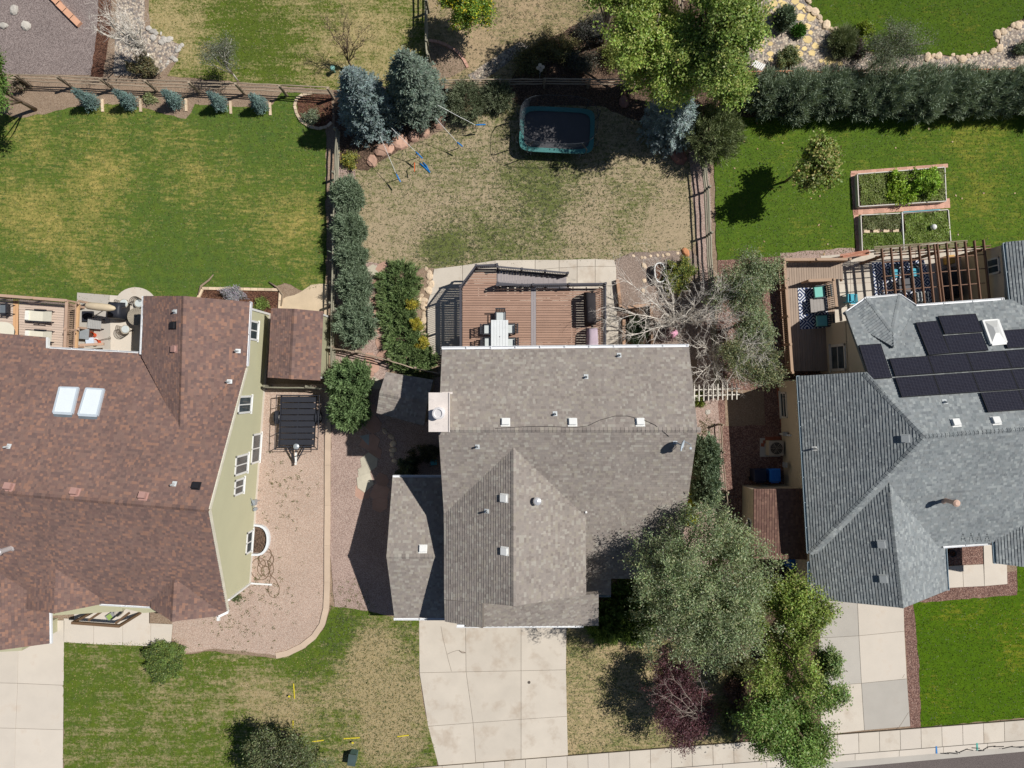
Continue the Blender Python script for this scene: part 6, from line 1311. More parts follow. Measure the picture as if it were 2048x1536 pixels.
# patterned rugs
def rug_mat():
    m, t, b = base_mat('rug_pattern'); co = coords(t)
    sx = t.nodes.new('ShaderNodeSeparateXYZ'); t.links.new(co, sx.inputs[0])
    def tri(v, per): return math_(t, 'ABSOLUTE', math_(t, 'SUBTRACT', math_(t, 'MULTIPLY', math_(t, 'FRACT', math_(t, 'MULTIPLY', v, 1 / per), 0), 2.0), 1.0), 0)
    s_ = math_(t, 'ADD', tri(sx.outputs[0], .76), tri(sx.outputs[1], .76))
    band = math_(t, 'FRACT', math_(t, 'MULTIPLY', s_, 2.0), 0)
    c = mixc(t, math_(t, 'GREATER_THAN', band, .56), srgb(36, 58, 104), srgb(228, 230, 232))
    t.links.new(c, b.inputs['Base Color']); b.inputs['Roughness'].default_value = .95; return m
m_rug = rug_mat()
def rug(label, pts, z):
    w_ = [P(x, y, z) for x, y in pts]; c = sum(w_, Vector()) / 4; u = (w_[1] - w_[0]).normalized(); a = math.atan2(u.y, u.x); R = Matrix.Translation((c.x, c.y, z)) @ Matrix.Rotation(a, 4, 'Z'); Ri = R.inverted()
    b = MB(); b.prism([Ri @ p for p in w_], 0.003, .014); o = bpy.data.objects.new('rug', b.mesh('rug', m_rug)); link(o, None, R); tag(o, label, 'rug', 'blue and white rugs')
rug('blue and white diamond rug on the right house deck', ((1595, 576), (1652, 575), (1658, 655), (1600, 659)), ZE); rug('blue and white diamond rug under the pergola', ((1744, 526), (1848, 520), (1872, 612), (1750, 612)), .062)
m_teal = mat('cushion_teal', srgb(130, 200, 186), .85, .05); m_fr2 = mat('frame_charcoal', srgb(60, 66, 70), .6)
chair('teal cushioned armchair on the deck rug, nearer the lawn', 1639, 584, ZE, math.pi / 2 + .1, m_fr2, m_teal, .68, .68, group='teal deck armchairs'); chair('teal cushioned armchair on the deck rug, nearer the shade', 1644, 642, ZE, math.pi / 2 + .05, m_fr2, m_teal, .68, .68, group='teal deck armchairs')
table('grey planked low table between teal armchairs on deck', ((1620, 598), (1652, 595), (1655, 622), (1622, 625)), ZE, .45, mat('table_grey', srgb(158, 152, 146), .7, .08), m_fr2, 5, 'coffee_table')
# pergola
pg = thing('pergola', 'brown slatted pergola over the patio behind the right house', 'pergola', P(1850, 560)); m_pg = mat('pergola_brown', srgb(128, 98, 80), .8, .12, 2, .1, 30, rnd=.06)
ZP = 2.75; Pg = lambda x, y, z=ZP: P(x, y, z)
for k in range(12):
    x0 = 1763 + k * 18.5; y0 = 497 - k * 1.6; b = MB(); b.beam(Pg(x0, y0), Pg(x0 + 11.5 + (k * .1), 612 - k * 1.2), .055, .17); b.build('rafter', m_pg, pg)
for z_, (a, c_) in ((ZP - .18, ((1750, 508), (1980, 492))), (ZP - .18, ((1752, 513), (1982, 497)))): b = MB(); b.beam(P(*a, z_), P(*c_, z_), .05, .2); b.build('beam', m_pg, pg)
for k, (dy) in enumerate((25, 53, 82)):
    b = MB(); b.beam(Pg(1764, 500 + dy, ZP - .02), Pg(1970, 484 + dy, ZP - .02), .045, .05); b.build('purlin', m_pg, pg)
for dx in (0, 6): b = MB(); b.beam(Pg(1868 + dx, 488, ZP + .06), Pg(1882 + dx, 606, ZP + .06), .05, .14); b.build('rafter', m_pg, pg)
b = MB()
for k in range(5): b.beam(P(1748, 494 + k * 3.4, ZP - .3 - k * .02), P(1935, 481 + k * 3.4, ZP - .3 - k * .02), .06, .03)
b.build('shade_slats', mat('slat_olive', srgb(138, 126, 104), .85, .1), pg)
for x_, y_ in ((1766, 512), (1870, 506), (1962, 500)): q = P(x_, y_, 2.5); b = MB(); b.beam((q.x, q.y, .06), (q.x, q.y, 2.6), .14, .14); b.build('post', m_pg, pg)
lt = thing('lattice_screen', 'low reddish lattice laths beside the pergola', 'lattice', P(1720, 512))
for k in range(5): b = MB(); b.beam(P(1680, 510 + k * 2.2, .5 + .12 * k), P(1738, 500 + k * 2.2, .5 + .12 * k), .05, .03); b.build('lath', mat('lath_red', srgb(186, 128, 104), .8), lt)
for x_, y_ in ((1683, 514), (1735, 506)): q = P(x_, y_, .8); b = MB(); b.beam((q.x, q.y, .0), (q.x, q.y, 1.05), .08, .08); b.build('post', MATS['lath_red'], lt)
m_aqua = mat('cushion_aqua', srgb(90, 180, 200), .8, .05)
chair('aqua chair under the pergola, left one', 1788, 546, .062, math.pi, m_fr2, m_aqua, .55, .55, group='aqua patio chairs'); chair('aqua chair under the pergola, right one', 1830, 544, .062, math.pi, m_fr2, m_aqua, .55, .55, group='aqua patio chairs')
chair('grey cushioned chair below the fire table under pergola', 1842, 594, .062, .1, m_fr2, m_cush, .62, .62, group='aqua patio chairs')
table('black square fire table under the pergola', ((1797, 558), (1829, 556), (1832, 582), (1800, 584)), .062, .6, m_blk, m_blk, 1, 'fire_table')
chair('turquoise lawn chair by the bay window of the right house', 1702, 596, .06, .0, m_aqua, m_aqua, .5, .5, group='turquoise patio seats')
covered('dark oval covered hot tub beside the pergola under the right eave', ((1895, 540), (1922, 532), (1930, 590), (1900, 596)), .06, .8, m_blk, 'hot_tub', 'hot tub')
q = P(1898, 520, .3); b = MB(); b.box((q.x, q.y, .3), (.4, .5, .5), .1); b.box((q.x, q.y, .57), (.34, .44, .05), .1); tag(b.build('storage_box', mat('box_yellow', srgb(206, 162, 84), .6)), 'yellow box beside the pergola post', 'box')
# raised garden beds
def bed(label, pts, h, m, soil=m_mulch_dark):
    w_ = [P(x, y, h) for x, y in pts]; c = sum(w_, Vector()) / 4; root = thing('raised_bed', label, 'garden bed', (c.x, c.y, 0), 'raised garden beds')
    for i in range(4): b = MB(); A, B = w_[i], w_[(i + 1) % 4]; d = (B - A).normalized() * .025; b.beam(Vector((A.x, A.y, h / 2)) + d, Vector((B.x, B.y, h / 2)) - d, .05, h); b.build('board', m, root)
    b = MB(); b.prism([p + (c - p).normalized() * .06 for p in w_], 0, h - .1); b.build('soil', soil, root); return root
m_bedw = mat('bed_white', srgb(214, 208, 198), .7, .08)
bed('large white framed raised bed of leafy greens on the right lawn', ((1715, 348), (1890, 334), (1893, 402), (1718, 413)), .45, m_bedw); bed('small raised bed with four pale stepping stones', ((1722, 430), (1803, 426), (1806, 495), (1725, 503)), .4, m_bedw); bed('small raised bed with a white globe', ((1805, 426), (1897, 419), (1902, 484), (1808, 494)), .4, m_bedw)
bp = thing('paver_path', 'pink paver path between the raised beds', 'path', P(1800, 418)); bp['kind'] = 'structure'
pv = MB(); pv.box((0, 0, .03), (.3, .56, .06)); pvm = pv.mesh('paver', m_brick_pink)
for k in range(19): q = P(1710 + k * 10.2, 421 - k * .78); place('paver', pvm, bp, Matrix.Translation(q) @ Matrix.Rotation(.07, 4, 'Z'))
pv = MB(); pv.box((0, 0, .03), (.3, .22, .06)); pvm = pv.mesh('paver', m_brick_pink)
for k in range(19): q = P(1706 + k * 10.2, 346 - k * .78); place('paver', pvm, bp, Matrix.Translation(q) @ Matrix.Rotation(.07, 4, 'Z'))
pv = MB(); pv.box((0, 0, .03), (.28, .3, .06)); pvm = pv.mesh('paver', m_brick_pink)
for k in range(15): q = P(1705 + k * .8, 352 + k * 10.3); place('paver', pvm, bp, Matrix.Translation(q))
for i, x_ in enumerate((1733, 1752, 1772, 1791)):
    q = P(x_, 462 - i * .6, .3); b = MB(); b.box((q.x, q.y, .325), (.34, .24, .05), random.uniform(-.1, .1)); tag(b.build('stepping_stone', m_stone_cream), 'pale stepping stone in small raised bed, %s' % ['first from left', 'second from left', 'third from left', 'rightmost'][i], 'stone', 'stepping stones in the raised bed')
q = P(1870, 453, .75); gl = thing('garden_globe', 'white globe lamp standing in the small raised bed', 'globe', (q.x, q.y, .3)); b = MB(); b.lathe((q.x, q.y, .62), [(.17 * math.cos(t), .17 * math.sin(t)) for t in np.linspace(-math.pi / 2, math.pi / 2, 9)], 18); b.build('globe', m_white, gl, True); b = MB(); b.cyl((q.x, q.y, .28), .04, .25, 10); b.build('stem', m_galv, gl)
b = MB(); b.tube([P(1804, 424, .45), P(1808, 500, .45)], .035, 8); wp = b.build('water_pipe', m_white); tag(wp, 'white pipe lying along the divider between two small beds', 'pipe'); b = MB(); b.tube([P(1806, 424, .47), P(1880, 419, .47)], .025, 8); b.build('branch_pipe', mat('pipe_blue', srgb(130, 196, 214), .5), wp)
# bins, air conditioner
def bin_(label, px, py, m, m_lid, w_=.62, d_=.75, h=1.05, rz=.04):
    q = P(px, py, h); root = thing('wheelie_bin', label, 'bin', (q.x, q.y, 0), 'wheeled bins'); R = Matrix.Translation((q.x, q.y, 0)) @ Matrix.Rotation(rz, 4, 'Z')
    def part(n, mb, mm): o = bpy.data.objects.new(n, mb.mesh(n, mm)); link(o, root, R)
    b = MB(); a, c_ = w_ / 2, d_ / 2; b.hexa([(-a * .8, -c_ * .8, .05), (a * .8, -c_ * .8, .05), (a * .8, c_ * .8, .05), (-a * .8, c_ * .8, .05)], [(-a, -c_, h - .08), (a, -c_, h - .08), (a, c_, h - .08), (-a, c_, h - .08)]); part('body', b, m)
    b = MB(); b.hexa([(-a * 1.04, -c_ * 1.04, h - .078), (a * 1.04, -c_ * 1.04, h - .078), (a * 1.04, c_ * 1.04, h - .078), (-a * 1.04, c_ * 1.04, h - .078)], [(-a * .92, -c_ * .9, h), (a * .92, -c_ * .9, h), (a * .92, c_ * .92, h), (-a * .92, c_ * .92, h)]); part('lid', b, m_lid)
    for k in (-.25, 0, .25): b = MB(); b.box((k * w_, 0, h + .008), (.05, d_ * .7, .016)); part('lid_rib', b, m_lid)
    b = MB(); b.beam((-a * .7, -c_ * 1.12, h - .1), (a * .7, -c_ * 1.12, h - .1), .04, .04); b.box((-a * .6, -c_ * 1.06, h - .1), (.04, .12, .04)); b.box((a * .6, -c_ * 1.06, h - .1), (.04, .12, .04)); part('handle', b, m)
    for sx in (-1, 1):
        b = MB(); n = 12; o_ = [(sx * a * .9 - .04, -c_ * .75 + .12 * math.cos(2 * math.pi * k / n), .12 + .12 * math.sin(2 * math.pi * k / n)) for k in range(n)]; b.hexa(o_, [(p[0] + .08, p[1], p[2]) for p in o_]); part('wheel', b, m_black)
m_navy = mat('bin_navy', srgb(36, 42, 64), .5, .05); m_bblue = mat('bin_blue', srgb(40, 116, 206), .45, .04)
bin_('dark navy wheeled bin beside the right house shed', 1521, 951, m_navy, m_navy, .7); bin_('bright blue wheeled bin next to the navy one', 1551, 951, m_bblue, m_bblue)
bin_('blue wheeled bin behind the cream shed, in shade', 1588, 1128, m_bblue, m_bblue); bin_('black wheeled bin behind the cream shed, in shade', 1585, 1150, m_blk, m_blk)
q = P(1554, 897, .75); ac = thing('air_conditioner', 'beige air conditioner condenser with dark fan by the right house wall', 'air conditioner', (q.x, q.y, 0)); m_ac = mat('ac_beige', srgb(190, 178, 160), .6, .05)
b = MB(); b.box((q.x, q.y, .36), (.85, .85, .6)); b.build('cabinet', m_ac, ac); b = MB(); b.box((q.x - .15, q.y, .03), (1.2, 1.1, .06)); b.build('pad', m_concrete_grey, ac)
b = MB(); b.cyl((q.x, q.y, .66), .36, .03, 24); b.build('fan_well', m_black, ac); b = MB()
for r_ in (.12, .2, .28, .35): b.tube([(q.x + r_ * math.cos(t), q.y + r_ * math.sin(t), .71) for t in np.linspace(0, 6.2832, 25)], .007, 4)
for k in range(6): b.beam((q.x, q.y, .71), (q.x + .38 * math.cos(k * math.pi / 3), q.y + .38 * math.sin(k * math.pi / 3), .71), .012, .012)
b.build('grille', m_ac, ac)
for k in range(3): t = k * 2.09; b = MB(); b.hexa([(q.x, q.y, .692), (q.x + .3 * math.cos(t), q.y + .3 * math.sin(t), .692), (q.x + .26 * math.cos(t + .6), q.y + .26 * math.sin(t + .6), .692)], [(q.x, q.y, .7), (q.x + .3 * math.cos(t), q.y + .3 * math.sin(t), .7), (q.x + .26 * math.cos(t + .6), q.y + .26 * math.sin(t + .6), .7)]); b.build('fan_blade', mat('blade_grey', srgb(92, 88, 84), .5), ac)
for (y_, w_) in ((868, .22), (930, .3)): q = P(1572, y_, 1.2); b = MB(); b.box((q.x - .02, q.y, 1.1), (.14, w_, .4)); b.build('meter_box', m_galv, he)
q = P(1575, 870, 1.2); b = MB(); b.tube([(q.x - .05, q.y, .2), (q.x - .05, q.y, 1.5), (q.x + .1, q.y, 1.5)], .05, 8); b.build('vent_elbow', m_white, he)
br = thing('brick_edging', 'low red brick edging strip along the right house wall', 'edging', P(1560, 800)); bm = MB(); bm.box((0, 0, .05), (.2, .2, .1)); bme = bm.mesh('brick', mat('brick_red', srgb(170, 104, 80), .9, .1, rnd=.15))
for k in range(11): q = P(1556 + k * .9, 780 + k * 7.5); place('brick', bme, br, Matrix.Translation(q) @ Matrix.Rotation(random.uniform(-.15, .15), 4, 'Z'))
for k in range(9): q = P(1558 - k * 4.2, 876 + abs(k) * .2 + max(0, k - 6) * 6); place('brick', bme, br, Matrix.Translation(q) @ Matrix.Rotation(random.uniform(-.15, .15), 4, 'Z'))
sb = thing('slat_bench', 'white slatted bench half under the tall trees by the hedge', 'bench', P(1515, 130)); 
for k in range(6): b = MB(); A = P(1504 + k * 3.6, 132 + k * 1.6, .45); B = P(1512 + k * 3.6, 121 + k * 1.6, .45); b.beam(A, B, .08, .03); b.build('slat', m_white, sb)
for x_, y_ in ((1504, 132), (1522, 140), (1512, 121), (1530, 129)): q = P(x_, y_, .45); b = MB(); b.beam((q.x, q.y, 0), (q.x, q.y, .44), .05, .05); b.build('leg', m_white, sb)
q = P(1906, 1107, .3); pt = thing('planter_pot', 'dark round pot in the gravel corner by the right front door', 'pot', (q.x, q.y, 0)); b = MB(); b.lathe((q.x, q.y, 0), [(0, 0), (.14, 0), (.2, .26), (.23, .3), (.19, .3), (.16, .2), (0, .2)], 18); b.build('pot', m_cfr, pt); b = MB(); b.cyl((q.x, q.y, .2), .17, .02, 12); b.build('soil', m_mulch, pt)
sheet('gravel_bed', [(1888, 1080), (1970, 1076), (1970, 1130), (1890, 1134)], m_gravel_brown, 0)
q = P(868, 924, .2); b = MB(); b.box((q.x, q.y, .2), (.32, .28, .36), .1); tb = b.build('storage_tub', mat('tub_teal', srgb(70, 150, 160), .5)); tag(tb, 'small teal tub in the shaded corner by the middle house', 'tub'); b = MB(); b.box((q.x, q.y, .395), (.36, .32, .03), .1); b.build('lid', mat('tub_lid', srgb(84, 166, 174), .5), tb)
q = P(664, 134, .7); b = MB(); b.lathe((q.x, q.y, .5), [(0, 0), (.12, .02), (.15, .1), (.1, .16), (0, .16)], 14); o = b.build('bird_bath', mat('verdigris', srgb(140, 190, 178), .6)); tag(o, 'small verdigris bird bath beside the left blue spruce', 'bird bath'); b = MB(); b.cyl((q.x, q.y, 0), .05, .5, 8); b.build('stem', MATS['verdigris'], o)
q = P(1081, 135, 1.6); pwheel = thing('garden_spinner', 'pale four petalled garden spinner on a post behind the back fence', 'garden ornament', (q.x, q.y, 0)); b = MB(); b.tube([(q.x, q.y, 0), (q.x, q.y, 1.6)], .02, 6); b.build('post', m_galv, pwheel)
for k in range(4): t = k * math.pi / 2 + .2; b = MB(); c = Vector((q.x + .14 * math.cos(t), q.y + .14 * math.sin(t), 1.6)); b.prism([(c.x + .11 * math.cos(a), c.y + .11 * math.sin(a)) for a in np.linspace(0, 6.28, 9)[:-1]], 1.59, 1.61); b.build('petal', m_stone_cream, pwheel)
# ================================================================ PLANTS
m_leaf = leaf_mat('leaf', .3); m_needle = leaf_mat('needle', .12)
m_bark = mat('bark', srgb(122, 104, 88), .95, .15, 6, .15, 30); m_bark_pale = mat('bark_pale', srgb(232, 224, 212), .9, .12, 5, .1, 30); m_bark_grey = mat('bark_grey', srgb(150, 138, 128), .9, .14, 6, .12, 30)
FOL = 1.55
def jit_cols(n, col, var=.18, hue=.06, r=rng):
    c = FOL * np.array(col)[None, :] * (1 + r.normal(0, var, (n, 1))) * (1 + r.normal(0, hue, (n, 3))); return np.clip(c, .004, .9)
def lobed(n, k, r):
    """random directions with an uneven radius: k lobes"""
    d = unit(r.normal(size=(n, 3))); lb = unit(r.normal(size=(k, 3))); w_ = np.clip(d @ lb.T, 0, 1) ** 5
    return d, .62 + .42 * w_.max(1) + r.normal(0, .05, n)
def crown(name, c, rad, nclus, per, clr, L, W, col, parent, seed, var=.16, clvar=.2, tip=None, tipf=0, lobes=14, mat_=None, low=.4, lsz=(.24, .44)):
    """leaf quads in twig clusters on overlapping uneven lobes, so that gaps and clumps stay"""
    r = np.random.default_rng(seed); c = np.array(c); rad = np.array(rad)
    ld = unit(r.normal(size=(lobes, 3))); ld[:, 2] = ld[:, 2] * .8 + .1
    lc = c + ld * rad * r.uniform(.38, .78 if lsz[1] > .4 else .95, (lobes, 1)); lr = r.uniform(*lsz, lobes)[:, None] * rad[None, :] * np.array([1, 1, .85])
    li = r.choice(lobes, nclus, p=(lr[:, 0] ** 2) / (lr[:, 0] ** 2).sum()); d = unit(r.normal(size=(nclus, 3)) + np.array([0, 0, .25]))
    cp = lc[li] + d * lr[li] * r.uniform(.45, 1.12, (nclus, 1))
    stray = r.random(nclus) < .1; cp[stray] += d[stray] * lr[li[stray]] * .35
    cb = (1 + r.normal(0, clvar * .9, nclus)) * (1 + r.normal(0, clvar * .7, lobes))[li]
    idx = np.repeat(np.arange(nclus), per); n = len(idx)
    ax = unit(cp - c + r.normal(size=(nclus, 3)) * .3 * rad)
    off = r.normal(size=(n, 3)) * clr * np.array([.5, .5, .3]) + ax[idx] * (r.normal(0, clr * .75, (n, 1)))
    p = cp[idx] + off
    out = unit((p - lc[li[idx]]) / lr[li[idx]]); dr = unit(r.normal(size=(n, 3)) + out * .4 + np.array([0, 0, -.1]))
    cols = jit_cols(n, col, var, .07, r) * np.clip(cb[idx], .6, 1.5)[:, None]
    if tip is not None:
        k = (r.random(n) < tipf); cols[k] = jit_cols(k.sum(), tip, var, .08, r)
    v = blades(p, dr, r.uniform(.7, 1.3, n) * L, r.uniform(.7, 1.2, n) * W, cols, 0, unit(out + np.array([0, 0, .8])))
    o = bpy.data.objects.new(name, np_mesh(name, v, 4, cols, mat_ or m_leaf)); link(o, parent); return cp
def limbs(mb, base, top, targets, r0, seed, n=10, wob=.12):
    rr = random.Random(seed); base, top = Vector(base), Vector(top); ax = [base.lerp(top, t) + Vector((rr.uniform(-wob, wob) * t, rr.uniform(-wob, wob) * t, 0)) for t in (0, .25, .5, .75, 1)]
    ax[0] = base; mb.tube(ax, [r0, r0 * .85, r0 * .7, r0 * .5, r0 * .25], 8)
    tl_ = sorted(targets, key=lambda t: -(t[2] + .5 * math.hypot(t[0] - top.x, t[1] - top.y)))[:max(n, len(targets) // 2)]
    for tg in rr.sample(tl_, min(n, len(tl_))):
        tg = Vector(tg) + (Vector(tg) - top) * .12
        tg = Vector(tg); k = rr.choice((1, 2, 2, 3)); s = ax[k]; mid = s.lerp(tg, .5) + Vector((rr.uniform(-.15, .15), rr.uniform(-.15, .15), rr.uniform(0, .25)))
        mb.tube([s, mid, tg], [r0 * .42, r0 * .28, r0 * .12], 6)
def tree(name, label, px, py, hc, rad, nclus, per, col, seed, L=.13, W=.075, clr=.28, bark=None, tip=None, tipf=0, group=None, r0=.13, cat='tree', base=None, lobes=14, nl=22, clvar=.2, low=.4, lsz=(.24, .44)):
    c = P(px, py, hc); b0 = Vector((c.x, c.y, 0)) if base is None else P(*base)
    root = thing(name, label, cat, b0, group)
    cp = crown('crown', c, rad, nclus, per, clr, L, W, col, root, seed, tip=tip, tipf=tipf, lobes=lobes, clvar=clvar, low=low, lsz=lsz)
    mb = MB(); limbs(mb, b0, (c.x, c.y, c.z + rad[2] * .5), cp, r0, seed, nl); mb.build('trunk', bark or m_bark, root, True); return root
def shrub(name, label, px, py, rad, nclus, per, col, seed, L=.09, W=.05, clr=.13, tip=None, tipf=0, group=None, cat='shrub', z0=0, clvar=.2):
    hc = rad[2] * .55 + z0; c = P(px, py, hc); root = thing(name, label, cat, (c.x, c.y, z0), group)
    cp = crown('foliage', c, rad, nclus, per, clr, L, W, col, root, seed, tip=tip, tipf=tipf, clvar=clvar)
    cp[:, 2] = np.maximum(cp[:, 2], z0 + .05)
    mb = MB(); rr = random.Random(seed)
    for t in rr.sample(list(cp), min(7, len(cp))): mb.tube([(c.x, c.y, z0 - .02), ((c.x + t[0]) / 2, (c.y + t[1]) / 2, t[2] * .7 + z0 * .3), tuple(t)], [.03, .02, .008], 5)
    mb.build('stem', m_bark, root); return root
def plume(name, label, px, py, rad, npl, per, col, seed, L=.26, W=.055, up=.6, h0=.25, tip=None, group=None, cat='juniper', hc=None, spread=.11, mat_=None, droop=0, dense=1.0, z0=0.0):
    """juniper like shrub: plumes of scale sprays pointing outwards from the core"""
    r = np.random.default_rng(seed); hc = hc if hc is not None else rad[2] * .55; c = P(px, py, hc); root = thing(name, label, cat, (c.x, c.y, z0), group)
    d = r.normal(size=(npl, 3)); d[:, 2] = np.abs(d[:, 2]) * 1.0 - .25; d = unit(d); _, m = lobed(npl, 18, r)
    tipp = np.array([c.x, c.y, hc]) + d * np.array(rad) * np.clip(m, .7, 1.1)[:, None]; tipp[:, 2] = np.maximum(tipp[:, 2], .08 + z0)
    core = np.array([c.x, c.y, max(hc * h0, .05 + z0)]) + (tipp - np.array([c.x, c.y, hc])) * np.array([.35, .35, .1])
    idx = np.repeat(np.arange(npl), per); n = len(idx); t = r.uniform(.15, 1, (n, 1)) ** .7
    p = core[idx] * (1 - t) + tipp[idx] * t + r.normal(size=(n, 3)) * spread * (1.15 - .6 * t)
    p[:, 2] = np.maximum(p[:, 2], .03 + z0)
    ax = unit(tipp[idx] - core[idx]); dr = unit(ax + r.normal(size=(n, 3)) * .45 + np.array([0, 0, up * .5 - droop]))
    cols = jit_cols(n, col, .2, .06, r) * np.clip(1 + r.normal(0, .18, npl), .6, 1.5)[idx][:, None]
    if tip is not None: f = (t[:, 0] > .75)[:, None] * .6; cols = cols * (1 - f) + FOL * np.array(tip)[None, :] * f * (1 + r.normal(0, .15, (n, 1)))
    v = blades(p, dr, r.uniform(.6, 1.3, n) * L, r.uniform(.7, 1.2, n) * W, cols, 0, unit(ax + np.array([0, 0, .7])))
    o = bpy.data.objects.new('foliage', np_mesh('foliage', v, 4, np.clip(cols, .004, .9), mat_ or m_needle)); link(o, root)
    mb = MB(); mb.tube([(c.x, c.y, z0 - .05), (c.x, c.y, max(hc * .9, .15 + z0))], [.08, .03], 6)
    for k in range(0, npl, max(1, npl // 8)): mb.tube([tuple(core[k]), tuple(core[k] * .4 + tipp[k] * .6)], [.02, .006], 4)
    mb.build('stem', m_bark, root); return root
def spruce(name, label, base, h, R, col, seed, tiers=26, nb=13, tw=46, group=None, L=.17, W=.05, tip=None, pw=.75):
    """branch whorls with needle sprays; base is a ground pixel"""
    r = np.random.default_rng(seed); b0 = P(*base); root = thing(name, label, 'spruce', b0, group)
    P0, D0, C0 = [], [], []; mb = MB(); mb.tube([(b0.x, b0.y, 0), (b0.x, b0.y, h * .5), (b0.x, b0.y, h)], [.16 * h / 6, .09 * h / 6, .012], 8)
    for k in range(tiers):
        f = k / (tiers - 1); z = .25 + (h - .35) * f ** .92; rr_ = R * (1 - f) ** pw * r.uniform(.9, 1.08) + .04
        nn = max(4, int(nb * (.45 + .55 * (1 - f))))
        for j in range(nn):
            a = 2 * math.pi * (j + r.uniform(-.3, .3)) / nn + k * 1.7; ln = rr_ * r.uniform(.78, 1.1); rise = (.12 + .5 * f) * ln; e = np.array([math.cos(a), math.sin(a), 0])
            s = np.array([b0.x, b0.y, z]); m = max(6, int(tw * ln / R) + 4); t = r.uniform(.12, 1, m)
            pos = s + e * (t * ln)[:, None] + np.array([0, 0, 1.0]) * ((t ** 1.4) * rise - .05 * ln)[:, None]
            sgn = r.choice([-1, 1], m); lat = np.array([-math.sin(a), math.cos(a), 0]); wd = (1 - t) * .32 * ln ** .6 + .05
            off = lat * (sgn * wd * r.random(m))[:, None]; dr = e * 1.0 + lat * (sgn * .7)[:, None] + r.normal(size=(m, 3)) * .25 + np.array([0, 0, .25])
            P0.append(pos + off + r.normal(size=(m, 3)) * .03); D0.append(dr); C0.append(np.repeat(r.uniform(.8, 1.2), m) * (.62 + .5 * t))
            if k % 3 == 0 and j % 2 == 0: mb.tube([tuple(s), tuple(s + e * ln * .8 + np.array([0, 0, rise * .6]))], [.02, .005], 4)
    p = np.vstack(P0); d = np.vstack(D0); cc = np.concatenate(C0); n = len(p)
    # three crossed sprays at each spot
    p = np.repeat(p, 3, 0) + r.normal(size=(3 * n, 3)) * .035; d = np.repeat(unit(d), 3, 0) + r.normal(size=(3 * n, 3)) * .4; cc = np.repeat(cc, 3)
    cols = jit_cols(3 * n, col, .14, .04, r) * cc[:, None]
    v = blades(p, d, r.uniform(.7, 1.3, 3 * n) * L, r.uniform(.7, 1.3, 3 * n) * W, cols, 0, np.tile(np.array([[0, 0, 1.0]]), (3 * n, 1)))
    o = bpy.data.objects.new('crown', np_mesh('crown', v, 4, np.clip(cols, .004, .9), m_needle)); link(o, root); mb.build('trunk', m_bark, root, True); return root
def bare_tree(name, label, base, tips, r0, bark, seed, h=4.5, levels=3, spl=4, group=None, spread=.8, fork=.25, cat='tree', tw=1.0):
    """leafless tree: limbs from the trunk to each tip (px, py, z), with side twigs"""
    rr = random.Random(seed); b0 = P(*base); root = thing(name, label, cat, b0, group); tr_, tg_ = MB(), MB()
    f0 = b0 + Vector((rr.uniform(-.1, .1), rr.uniform(-.1, .1), h * fork)); tr_.tube([b0, b0.lerp(f0, .5), f0], [r0, r0 * .85, r0 * .75], 8)
    def twig(p, d, L, r_, lv):
        n = 4; pts = [p]; dd = d.normalized()
        for k in range(n):
            dd = (dd + Vector((rr.uniform(-.35, .35), rr.uniform(-.35, .35), rr.uniform(-.15, .25)))).normalized(); pts.append(pts[-1] + dd * L / n)
        (tr_ if lv >= 2 else tg_).tube(pts, [r_, r_ * .8, r_ * .6, r_ * .4, r_ * .15], 5 if lv > 1 else 4)
        if lv > 0:
            for k in range(spl + (1 if lv > 1 else 0)):
                i = rr.randint(1, n); q = pts[i]; s = Vector((rr.uniform(-1, 1), rr.uniform(-1, 1), rr.uniform(-.2, .5))).normalized()
                twig(q, (dd * .9 + s * spread), L * rr.uniform(.35, .6), r_ * .5, lv - 1)
    for (x, y, z) in tips:
        t = P(x, y, z); n = 6; pts = [f0.lerp(t, k / n) + Vector((rr.uniform(-.12, .12), rr.uniform(-.12, .12), .35 * math.sin(math.pi * k / n))) * (0 if k in (0, n) else 1) for k in range(n + 1)]
        rd = r0 * .5; tr_.tube(pts, [rd * (1 - .85 * k / n) for k in range(n + 1)], 6)
        for k in range(1, n + 1):
            for j in range(3): twig(pts[k], (pts[k] - pts[k - 1]).normalized() + Vector((rr.uniform(-1, 1), rr.uniform(-1, 1), rr.uniform(-.3, .5))) * spread, (t - f0).length * rr.uniform(.16, .34) * tw, rd * (1 - .8 * k / n) * .55 + .004, levels - 1)
    tr_.build('trunk', bark, root, True); tg_.build('branches', bark, root, kind='stuff'); return root
# ---------------------------------------------------------------- conifers
BL = (.15, .195, .19); BG = (.125, .16, .125)
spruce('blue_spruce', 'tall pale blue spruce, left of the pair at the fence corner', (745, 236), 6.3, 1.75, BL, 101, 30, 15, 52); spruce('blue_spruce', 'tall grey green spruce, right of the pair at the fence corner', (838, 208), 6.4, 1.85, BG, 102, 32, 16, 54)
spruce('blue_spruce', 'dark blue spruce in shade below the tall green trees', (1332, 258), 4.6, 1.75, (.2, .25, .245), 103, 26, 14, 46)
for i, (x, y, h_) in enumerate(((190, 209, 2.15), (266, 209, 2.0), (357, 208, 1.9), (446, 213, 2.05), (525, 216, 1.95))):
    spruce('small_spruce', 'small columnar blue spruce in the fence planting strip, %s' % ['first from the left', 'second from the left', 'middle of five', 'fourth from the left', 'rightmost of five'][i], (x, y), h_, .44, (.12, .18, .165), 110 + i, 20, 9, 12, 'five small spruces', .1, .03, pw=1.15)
    q = P(x + 16, y + 2); mb = MB(); mb.box((q.x, q.y - .02, .05), (.14, .75, .1), .05); mb.build('edging_stone', m_stone_cream, None); tag(COL.objects[-1], 'cream edging stone right of the small spruce, %s' % ['first from the left', 'second from left', 'middle of five', 'fourth from left', 'rightmost'][i], 'stone', 'edging stones by small spruces')
